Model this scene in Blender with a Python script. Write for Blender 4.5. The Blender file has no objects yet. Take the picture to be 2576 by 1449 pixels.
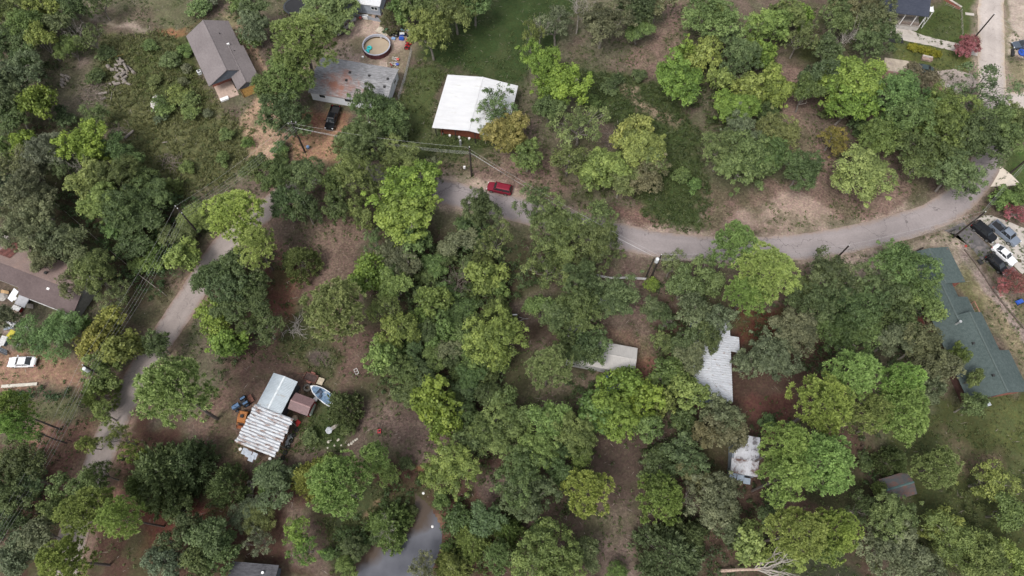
import bpy, math, random
import numpy as np
from mathutils import Matrix, Vector

SC = bpy.context.scene
COL = SC.collection
R = math.radians

# ------------------------------------------------------------------ camera
CAM_H = 113.0
TILT, ROLL = R(24.3), R(1.7)
FPX = 1717.3                     # focal length for a picture 2576 units wide
cam = bpy.data.cameras.new("camera")
cam.lens = 24.0
cam.sensor_width = 36.0
cam.clip_start = 0.5
cam.clip_end = 9000.0
cam_o = bpy.data.objects.new("camera", cam)
COL.objects.link(cam_o)
cam_o.matrix_world = Matrix.Translation((0, 0, CAM_H)) @ Matrix.Rotation(TILT, 4, 'X') @ Matrix.Rotation(ROLL, 4, 'Z')
SC.camera = cam_o

# ------------------------------------------------------------------ sky, sun, exposure
SUN_EL, SUN_AZ = R(58), R(215)   # azimuth of the sun, clockwise from +Y
w = bpy.data.worlds.new("World")
SC.world = w
w.use_nodes = True
nt = w.node_tree
nt.nodes.clear()
sky = nt.nodes.new("ShaderNodeTexSky")
sky.sky_type = 'NISHITA'
sky.sun_disc = False
sky.sun_elevation = SUN_EL
sky.sun_rotation = SUN_AZ
sky.air_density = 1.0
sky.dust_density = 4.0
hs = nt.nodes.new("ShaderNodeHueSaturation")
hs.inputs["Saturation"].default_value = 0.30
bg = nt.nodes.new("ShaderNodeBackground")
bg.inputs["Strength"].default_value = 0.15
wo = nt.nodes.new("ShaderNodeOutputWorld")
nt.links.new(sky.outputs[0], hs.inputs["Color"])
nt.links.new(hs.outputs[0], bg.inputs["Color"])
nt.links.new(bg.outputs[0], wo.inputs["Surface"])
sun = bpy.data.lights.new("sun", 'SUN')
sun.energy = 1.4
sun.angle = R(15)
sun.color = (1.0, 0.95, 0.88)
sun_o = bpy.data.objects.new("sun", sun)
COL.objects.link(sun_o)
sd = Vector((math.sin(SUN_AZ) * math.cos(SUN_EL), math.cos(SUN_AZ) * math.cos(SUN_EL), math.sin(SUN_EL)))
sun_o.rotation_euler = sd.to_track_quat('Z', 'Y').to_euler()
SC.view_settings.view_transform = 'Standard'
SC.view_settings.look = 'None'
SC.view_settings.gamma = 1.0
SC.view_settings.use_curve_mapping = False
SC.view_settings.exposure = 0.5
SC.cycles.max_bounces = 6
SC.cycles.diffuse_bounces = 3
SC.cycles.transmission_bounces = 4

# ------------------------------------------------------------------ survey helper: sight line -> ground point
def G(px, py, z=0.0):
    x, y = px - 1288.0, -(py - 724.5)
    c, s = math.cos(ROLL), math.sin(ROLL)
    x, y = c * x - s * y, s * x + c * y
    c, s = math.cos(TILT), math.sin(TILT)
    wy, wz = c * y + s * FPX, s * y - c * FPX
    t = (z - CAM_H) / wz
    return (x * t, wy * t)

def to_px(X, Y, Z):
    v = Vector((X, Y, Z - CAM_H))
    v = Matrix.Rotation(-ROLL, 3, 'Z') @ (Matrix.Rotation(-TILT, 3, 'X') @ v)
    return 1288 + FPX * v.x / -v.z, 724.5 - FPX * v.y / -v.z

TX = {'1': 0.0, '2': 621.2, '3': 1242.4, '4': 1907.9}
TY = {'A': 0.0, 'B': 479.2, 'C': 961.1}
def T(t, x, y):                  # enlarged survey sheets -> picture units
    return TX[t[1]] + .3368 * x, TY[t[0]] + .3368 * y

# ------------------------------------------------------------------ objects
def tag(o, label=None, cat=None, group=None, kind=None):
    if label: o['label'] = label
    if cat: o['category'] = cat
    if group: o['group'] = group
    if kind: o['kind'] = kind
    return o

def thing(name, label, cat, loc=(0, 0, 0), rz=0.0, group=None):
    o = bpy.data.objects.new(name, None)
    o.empty_display_size = 0.3
    COL.objects.link(o)
    o.location = loc
    o.rotation_euler = (0, 0, rz)
    return tag(o, label, cat, group)

def dup(root, loc=None, rz=None, label=None, group=None):
    m = {}
    def cp(o, par):
        c = o.copy()
        COL.objects.link(c)
        if par: c.parent = par
        for ch in o.children: cp(ch, c)
        return c
    r = cp(root, None)
    if loc is not None: r.location = loc
    if rz is not None: r.rotation_euler = (0, 0, rz)
    if label: r['label'] = label
    if group: r['group'] = group
    return r

class MB:
    """collects faces, builds ONE mesh object"""
    def __init__(s): s.v, s.f, s.m = [], [], []
    def add(s, vs, fs, mi=0):
        n = len(s.v)
        s.v += [tuple(v) for v in vs]
        s.f += [tuple(i + n for i in f) for f in fs]
        s.m += [mi] * len(fs)
    def quad(s, a, b, c, d, mi=0): s.add([a, b, c, d], [(0, 1, 2, 3)], mi)
    def box(s, x0, y0, z0, x1, y1, z1, mi=0):
        s.add([(x0, y0, z0), (x1, y0, z0), (x1, y1, z0), (x0, y1, z0), (x0, y0, z1), (x1, y0, z1), (x1, y1, z1), (x0, y1, z1)],
              [(0, 3, 2, 1), (4, 5, 6, 7), (0, 1, 5, 4), (1, 2, 6, 5), (2, 3, 7, 6), (3, 0, 4, 7)], mi)
    def cbox(s, cx, cy, z0, lx, ly, h, rz=0.0, mi=0, taper=1.0):
        c, n = math.cos(rz), math.sin(rz)
        P = []
        for z, k in ((z0, 1.0), (z0 + h, taper)):
            for a, b in ((-1, -1), (1, -1), (1, 1), (-1, 1)):
                x, y = a * lx * k / 2, b * ly * k / 2
                P.append((cx + c * x - n * y, cy + n * x + c * y, z))
        s.add(P, [(0, 3, 2, 1), (4, 5, 6, 7), (0, 1, 5, 4), (1, 2, 6, 5), (2, 3, 7, 6), (3, 0, 4, 7)], mi)
    def tube(s, pts, rad, n=6, mi=0, cap=True):
        pts = [Vector(p) for p in pts]
        if not hasattr(rad, '__len__'): rad = [rad] * len(pts)
        vs, fs = [], []
        for i, p in enumerate(pts):
            d = (pts[min(i + 1, len(pts) - 1)] - pts[max(i - 1, 0)])
            d = d.normalized() if d.length > 1e-9 else Vector((0, 0, 1))
            a = d.cross(Vector((0, 0, 1)) if abs(d.z) < .9 else Vector((1, 0, 0))).normalized()
            b = d.cross(a)
            for k in range(n):
                t = 2 * math.pi * k / n
                vs.append(p + (a * math.cos(t) + b * math.sin(t)) * rad[i])
        for i in range(len(pts) - 1):
            for k in range(n):
                fs.append((i * n + k, i * n + (k + 1) % n, (i + 1) * n + (k + 1) % n, (i + 1) * n + k))
        if cap:
            fs.append(tuple(range(n - 1, -1, -1)))
            fs.append(tuple(range((len(pts) - 1) * n, len(pts) * n)))
        s.add(vs, fs, mi)
    def lathe(s, prof, n=24, cx=0, cy=0, mi=0, closed=False):
        vs, fs = [], []
        for r, z in prof:
            for k in range(n):
                t = 2 * math.pi * k / n
                vs.append((cx + r * math.cos(t), cy + r * math.sin(t), z))
        m = len(prof)
        for i in range(m if closed else m - 1):
            j = (i + 1) % m
            for k in range(n):
                fs.append((i * n + k, i * n + (k + 1) % n, j * n + (k + 1) % n, j * n + k))
        s.add(vs, fs, mi)
    def prism(s, poly, z0, z1, mi=0):
        n = len(poly)
        vs = [(x, y, z0) for x, y in poly] + [(x, y, z1) for x, y in poly]
        fs = [tuple(range(n - 1, -1, -1)), tuple(range(n, 2 * n))] + [(i, (i + 1) % n, n + (i + 1) % n, n + i) for i in range(n)]
        s.add(vs, fs, mi)
    def mesh(s, name, mats, smooth=False):
        me = bpy.data.meshes.new(name)
        me.from_pydata(s.v, [], s.f)
        for m in (mats if isinstance(mats, (list, tuple)) else [mats]): me.materials.append(m)
        if any(s.m): me.polygons.foreach_set("material_index", s.m)
        if smooth: me.polygons.foreach_set("use_smooth", [True] * len(s.f))
        me.update()
        return me
    def build(s, name, mats, parent=None, smooth=False, loc=None):
        o = bpy.data.objects.new(name, s.mesh(name, mats, smooth))
        COL.objects.link(o)
        if parent: o.parent = parent
        if loc: o.location = loc
        return o

def np_mesh(name, V, F, mat, smooth=False, attrs=None):
    """V (n,3); F (m,k) constant k"""
    me = bpy.data.meshes.new(name)
    n, (m, k) = len(V), F.shape
    me.vertices.add(n); me.vertices.foreach_set("co", np.ascontiguousarray(V, np.float32).ravel())
    me.loops.add(m * k); me.loops.foreach_set("vertex_index", np.ascontiguousarray(F, np.int32).ravel())
    me.polygons.add(m)
    me.polygons.foreach_set("loop_start", np.arange(0, m * k, k, dtype=np.int32))
    if smooth: me.polygons.foreach_set("use_smooth", np.ones(m, bool))
    for an, (ty, data) in (attrs or {}).items():
        a = me.attributes.new(an, ty, 'POINT')
        a.data.foreach_set('value' if ty == 'FLOAT' else 'color', np.ascontiguousarray(data, np.float32).ravel())
    me.materials.append(mat)
    me.update(calc_edges=True)
    return me

def link(name, me, parent=None):
    o = bpy.data.objects.new(name, me)
    COL.objects.link(o)
    if parent: o.parent = parent
    return o

# ------------------------------------------------------------------ materials
def N(nt, t, **kw):
    n = nt.nodes.new(t)
    for k, v in kw.items():
        if k in n.inputs: n.inputs[k].default_value = v
        else: setattr(n, k, v)
    return n

_M = {}
def mat(name, col, rough=.6, metal=0.0, var=.15, scale=2.0, stain=None, stain_amt=.5, stain_scale=.6, bump=0.0, spec=.4, stretch=(1, 1, 1)):
    if name in _M: return _M[name]
    m = bpy.data.materials.new(name)
    m.use_nodes = True
    nt = m.node_tree
    b = nt.nodes["Principled BSDF"]
    b.inputs["Roughness"].default_value = rough
    b.inputs["Metallic"].default_value = metal
    b.inputs["Specular IOR Level"].default_value = spec
    tc = N(nt, "ShaderNodeTexCoord")
    mp = N(nt, "ShaderNodeMapping"); mp.inputs["Scale"].default_value = stretch
    nt.links.new(tc.outputs["Object"], mp.inputs["Vector"])
    no = N(nt, "ShaderNodeTexNoise", Scale=scale, Detail=6.0, Roughness=.65)
    nt.links.new(mp.outputs[0], no.inputs["Vector"])
    mx = N(nt, "ShaderNodeMix", data_type='RGBA')
    lo = tuple(max(0, c * (1 - var * 1.6)) for c in col) + (1,)
    hi = tuple(min(1, c * (1 + var * 1.3)) for c in col) + (1,)
    rp = N(nt, "ShaderNodeMapRange"); rp.inputs[1].default_value = .3; rp.inputs[2].default_value = .7
    nt.links.new(no.outputs[0], rp.inputs[0])
    nt.links.new(rp.outputs[0], mx.inputs[0])
    mx.inputs[6].default_value, mx.inputs[7].default_value = lo, hi
    out = mx.outputs[2]
    if stain:
        n2 = N(nt, "ShaderNodeTexNoise", Scale=stain_scale, Detail=8.0, Roughness=.7)
        nt.links.new(mp.outputs[0], n2.inputs["Vector"])
        r2 = N(nt, "ShaderNodeMapRange"); r2.inputs[1].default_value = .62 - .22 * stain_amt; r2.inputs[2].default_value = .68 - .16 * stain_amt
        nt.links.new(n2.outputs[0], r2.inputs[0])
        m2 = N(nt, "ShaderNodeMix", data_type='RGBA')
        nt.links.new(r2.outputs[0], m2.inputs[0]); nt.links.new(out, m2.inputs[6])
        m2.inputs[7].default_value = tuple(stain) + (1,)
        out = m2.outputs[2]
    nt.links.new(out, b.inputs["Base Color"])
    if bump:
        bp = N(nt, "ShaderNodeBump", Strength=bump, Distance=.05)
        nt.links.new(no.outputs[0], bp.inputs["Height"]); nt.links.new(bp.outputs[0], b.inputs["Normal"])
    _M[name] = m
    return m

def shingle_mat(name, col, col2, tab=(1.0, .3), streak=.5, patch=None, patch_lo=.5, patch_scale=.35, bounds=None, axis='XY', fine=6.0):
    """tabs laid in courses; optional coloured weathering patches inside bounds (object x range)"""
    if name in _M: return _M[name]
    m = bpy.data.materials.new(name); m.use_nodes = True
    nt = m.node_tree; b = nt.nodes["Principled BSDF"]
    b.inputs["Roughness"].default_value = .9; b.inputs["Specular IOR Level"].default_value = .2
    tc = N(nt, "ShaderNodeTexCoord")
    mp = N(nt, "ShaderNodeMapping"); mp.inputs["Scale"].default_value = (1 / tab[0], 1 / tab[1], .01)
    nt.links.new(tc.outputs["Object"], mp.inputs["Vector"])
    n1 = N(nt, "ShaderNodeTexNoise", Scale=1.0, Detail=3.0, Roughness=.6); nt.links.new(mp.outputs[0], n1.inputs["Vector"])
    n2 = N(nt, "ShaderNodeTexNoise", Scale=fine, Detail=5.0, Roughness=.7); nt.links.new(tc.outputs["Object"], n2.inputs["Vector"])
    n3 = N(nt, "ShaderNodeTexNoise", Scale=.25, Detail=3.0); nt.links.new(tc.outputs["Object"], n3.inputs["Vector"])
    a = N(nt, "ShaderNodeMath", operation='MULTIPLY_ADD'); nt.links.new(n1.outputs[0], a.inputs[0]); a.inputs[1].default_value = streak * 2; a.inputs[2].default_value = -.15 - streak
    a2 = N(nt, "ShaderNodeMath", operation='ADD'); nt.links.new(n2.outputs[0], a2.inputs[0]); nt.links.new(a.outputs[0], a2.inputs[1])
    a3 = N(nt, "ShaderNodeMath", operation='MULTIPLY_ADD'); nt.links.new(n3.outputs[0], a3.inputs[0]); a3.inputs[1].default_value = .6; nt.links.new(a2.outputs[0], a3.inputs[2])
    rp = N(nt, "ShaderNodeMapRange"); rp.inputs[1].default_value = .25; rp.inputs[2].default_value = 1.0
    nt.links.new(a3.outputs[0], rp.inputs[0])
    mx = N(nt, "ShaderNodeMix", data_type='RGBA'); nt.links.new(rp.outputs[0], mx.inputs[0])
    mx.inputs[6].default_value = tuple(col) + (1,); mx.inputs[7].default_value = tuple(col2) + (1,)
    out = mx.outputs[2]
    if patch:
        n4 = N(nt, "ShaderNodeTexNoise", Scale=patch_scale, Detail=9.0, Roughness=.78); nt.links.new(tc.outputs["Object"], n4.inputs["Vector"])
        src = n4.outputs[0]
        if bounds:
            sp = N(nt, "ShaderNodeSeparateXYZ"); nt.links.new(tc.outputs["Object"], sp.inputs[0])
            for ax, c, wd in bounds:
                q = N(nt, "ShaderNodeMath", operation='SUBTRACT'); nt.links.new(sp.outputs[ax], q.inputs[0]); q.inputs[1].default_value = c
                q1 = N(nt, "ShaderNodeMath", operation='ABSOLUTE'); nt.links.new(q.outputs[0], q1.inputs[0])
                q2 = N(nt, "ShaderNodeMath", operation='MULTIPLY'); nt.links.new(q1.outputs[0], q2.inputs[0]); q2.inputs[1].default_value = -.3 / wd
                q3 = N(nt, "ShaderNodeMath", operation='ADD'); nt.links.new(src, q3.inputs[0]); nt.links.new(q2.outputs[0], q3.inputs[1]); src = q3.outputs[0]
        rq = N(nt, "ShaderNodeMapRange"); rq.inputs[1].default_value = patch_lo - .1; rq.inputs[2].default_value = patch_lo + .12
        rq.inputs[4].default_value = .85
        nt.links.new(src, rq.inputs[0])
        m2 = N(nt, "ShaderNodeMix", data_type='RGBA'); nt.links.new(rq.outputs[0], m2.inputs[0]); nt.links.new(out, m2.inputs[6])
        m2.inputs[7].default_value = tuple(patch) + (1,); out = m2.outputs[2]
    nt.links.new(out, b.inputs["Base Color"])
    bp = N(nt, "ShaderNodeBump", Strength=.4, Distance=.02); nt.links.new(n2.outputs[0], bp.inputs["Height"]); nt.links.new(bp.outputs[0], b.inputs["Normal"])
    _M[name] = m
    return m

def leaf_mat():
    m = bpy.data.materials.new("foliage"); m.use_nodes = True
    nt = m.node_tree; b = nt.nodes["Principled BSDF"]
    b.inputs["Roughness"].default_value = .52; b.inputs["Specular IOR Level"].default_value = .3
    oi = N(nt, "ShaderNodeObjectInfo"); at = N(nt, "ShaderNodeAttribute", attribute_name="tint")
    mr = N(nt, "ShaderNodeMapRange"); mr.inputs[3].default_value = .45; mr.inputs[4].default_value = 1.6
    nt.links.new(at.outputs["Fac"], mr.inputs[0])
    mu = N(nt, "ShaderNodeVectorMath", operation='SCALE'); nt.links.new(oi.outputs["Color"], mu.inputs[0]); nt.links.new(mr.outputs[0], mu.inputs["Scale"])
    hs = N(nt, "ShaderNodeHueSaturation")
    h = N(nt, "ShaderNodeMapRange"); h.inputs[3].default_value = .508; h.inputs[4].default_value = .484
    nt.links.new(at.outputs["Fac"], h.inputs[0]); nt.links.new(h.outputs[0], hs.inputs["Hue"])
    nt.links.new(mu.outputs[0], hs.inputs["Color"])
    nt.links.new(hs.outputs[0], b.inputs["Base Color"])
    tr = N(nt, "ShaderNodeBsdfTranslucent"); nt.links.new(hs.outputs[0], tr.inputs["Color"])
    mx = N(nt, "ShaderNodeMixShader"); mx.inputs[0].default_value = .34
    nt.links.new(b.outputs[0], mx.inputs[1]); nt.links.new(tr.outputs[0], mx.inputs[2])
    nt.links.new(mx.outputs[0], nt.nodes["Material Output"].inputs["Surface"])
    return m
LEAF = leaf_mat()
BARK = mat("bark", (.20, .18, .16), .9, var=.3, scale=5, bump=.5)
PBARK = mat("pine_bark", (.12, .1, .092), .9, var=.35, scale=4, bump=.6)
DEADW = mat("dead_wood", (.34, .31, .28), .85, var=.25, scale=6)
# ------------------------------------------------------------------ noise + polygons
def vnoise(x, y, cell, seed):
    rs = np.random.RandomState(seed)
    g = rs.rand(128, 128)
    fx, fy = x / cell + 1000.3, y / cell + 1000.7
    ix, iy = np.floor(fx).astype(int), np.floor(fy).astype(int)
    tx, ty = fx - ix, fy - iy
    tx, ty = tx * tx * (3 - 2 * tx), ty * ty * (3 - 2 * ty)
    a = g[ix % 128, iy % 128] * (1 - tx) + g[(ix + 1) % 128, iy % 128] * tx
    b = g[ix % 128, (iy + 1) % 128] * (1 - tx) + g[(ix + 1) % 128, (iy + 1) % 128] * tx
    return a * (1 - ty) + b * ty
def fbm(x, y, cell, seed, o=4):
    s, a, t = 0, 1.0, 0
    for i in range(o):
        s = s + a * vnoise(x, y, cell / 2 ** i, seed + i * 17); t += a; a *= .6
    return s / t
def sdf(x, y, poly):
    """signed distance, positive inside"""
    P = np.array(poly, float)
    d = np.full(x.shape, 1e9); ins = np.zeros(x.shape, bool)
    for i in range(len(P)):
        ax, ay = P[i - 1]; bx, by = P[i]
        ex, ey = bx - ax, by - ay
        t = np.clip(((x - ax) * ex + (y - ay) * ey) / (ex * ex + ey * ey + 1e-9), 0, 1)
        d = np.minimum(d, np.hypot(x - ax - t * ex, y - ay - t * ey))
        c = ((ay > y) != (by > y)) & (x < (bx - ax) * (y - ay) / (by - ay + 1e-12) + ax)
        ins ^= c
    return np.where(ins, d, -d)
def sstep(a, b, x):
    t = np.clip((x - a) / (b - a), 0, 1)
    return t * t * (3 - 2 * t)
def WP(pts, z=0): return [G(a, b, z) for a, b in pts]
def TP(t, pts): return [T(t, a, b) for a, b in pts]

# ------------------------------------------------------------------ roads (centre lines in picture units)
ROAD_N = [(2494, -60), (2492, 60), (2494, 180), (2500, 300), (2488, 400), (2440, 482), (2350, 545), (2200, 591), (2050, 618), (1900, 629), (1750, 627),
          (1620, 610), (1480, 575), (1330, 533), (1150, 494), (1000, 448), (850, 436)]
ROAD_W = [(800, 436), (745, 466), (680, 520), (600, 580), (545, 642), (500, 712), (430, 822), (335, 960), (270, 1100), (228, 1210), (190, 1320), (160, 1449), (140, 1600)]
ROAD_E = [(2500, 275), (2545, 258), (2640, 250)]
def smooth_line(pts, step=1.0):
    P = np.array(WP(pts))
    for _ in range(3):
        Q = [P[0]]
        for a, b in zip(P[:-1], P[1:]): Q += [a * .75 + b * .25, a * .25 + b * .75]
        P = np.array(Q + [P[-1]])
    s = np.r_[0, np.cumsum(np.hypot(*np.diff(P, axis=0).T))]
    u = np.arange(0, s[-1], step)
    return np.c_[np.interp(u, s, P[:, 0]), np.interp(u, s, P[:, 1])]
LN, LW, LE = smooth_line(ROAD_N), smooth_line(ROAD_W), smooth_line(ROAD_E)
def line_dist(x, y, L):
    d = np.full(x.shape, 1e9)
    for (ax, ay), (bx, by) in zip(L[:-1:3], L[3::3]):
        ex, ey = bx - ax, by - ay
        t = np.clip(((x - ax) * ex + (y - ay) * ey) / (ex * ex + ey * ey), 0, 1)
        d = np.minimum(d, np.hypot(x - ax - t * ex, y - ay - t * ey))
    return d

POND = WP(TP('C2', [(1262, 775), (1300, 835), (1395, 925), (1430, 1000), (1482, 1095), (1482, 1220), (1435, 1330), (1405, 1400), (1420, 1560), (1100, 1600), (800, 1520),
                    (785, 1340), (800, 1225), (950, 1150), (1090, 1150), (1175, 1070), (1205, 970), (1235, 890), (1225, 830)]))
for _ in range(2):                       # rounded banks
    POND = [(a[0] * w0 + b[0] * (1 - w0), a[1] * w0 + b[1] * (1 - w0)) for a, b in zip(POND, POND[1:] + POND[:1]) for w0 in (.75, .25)]

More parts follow.
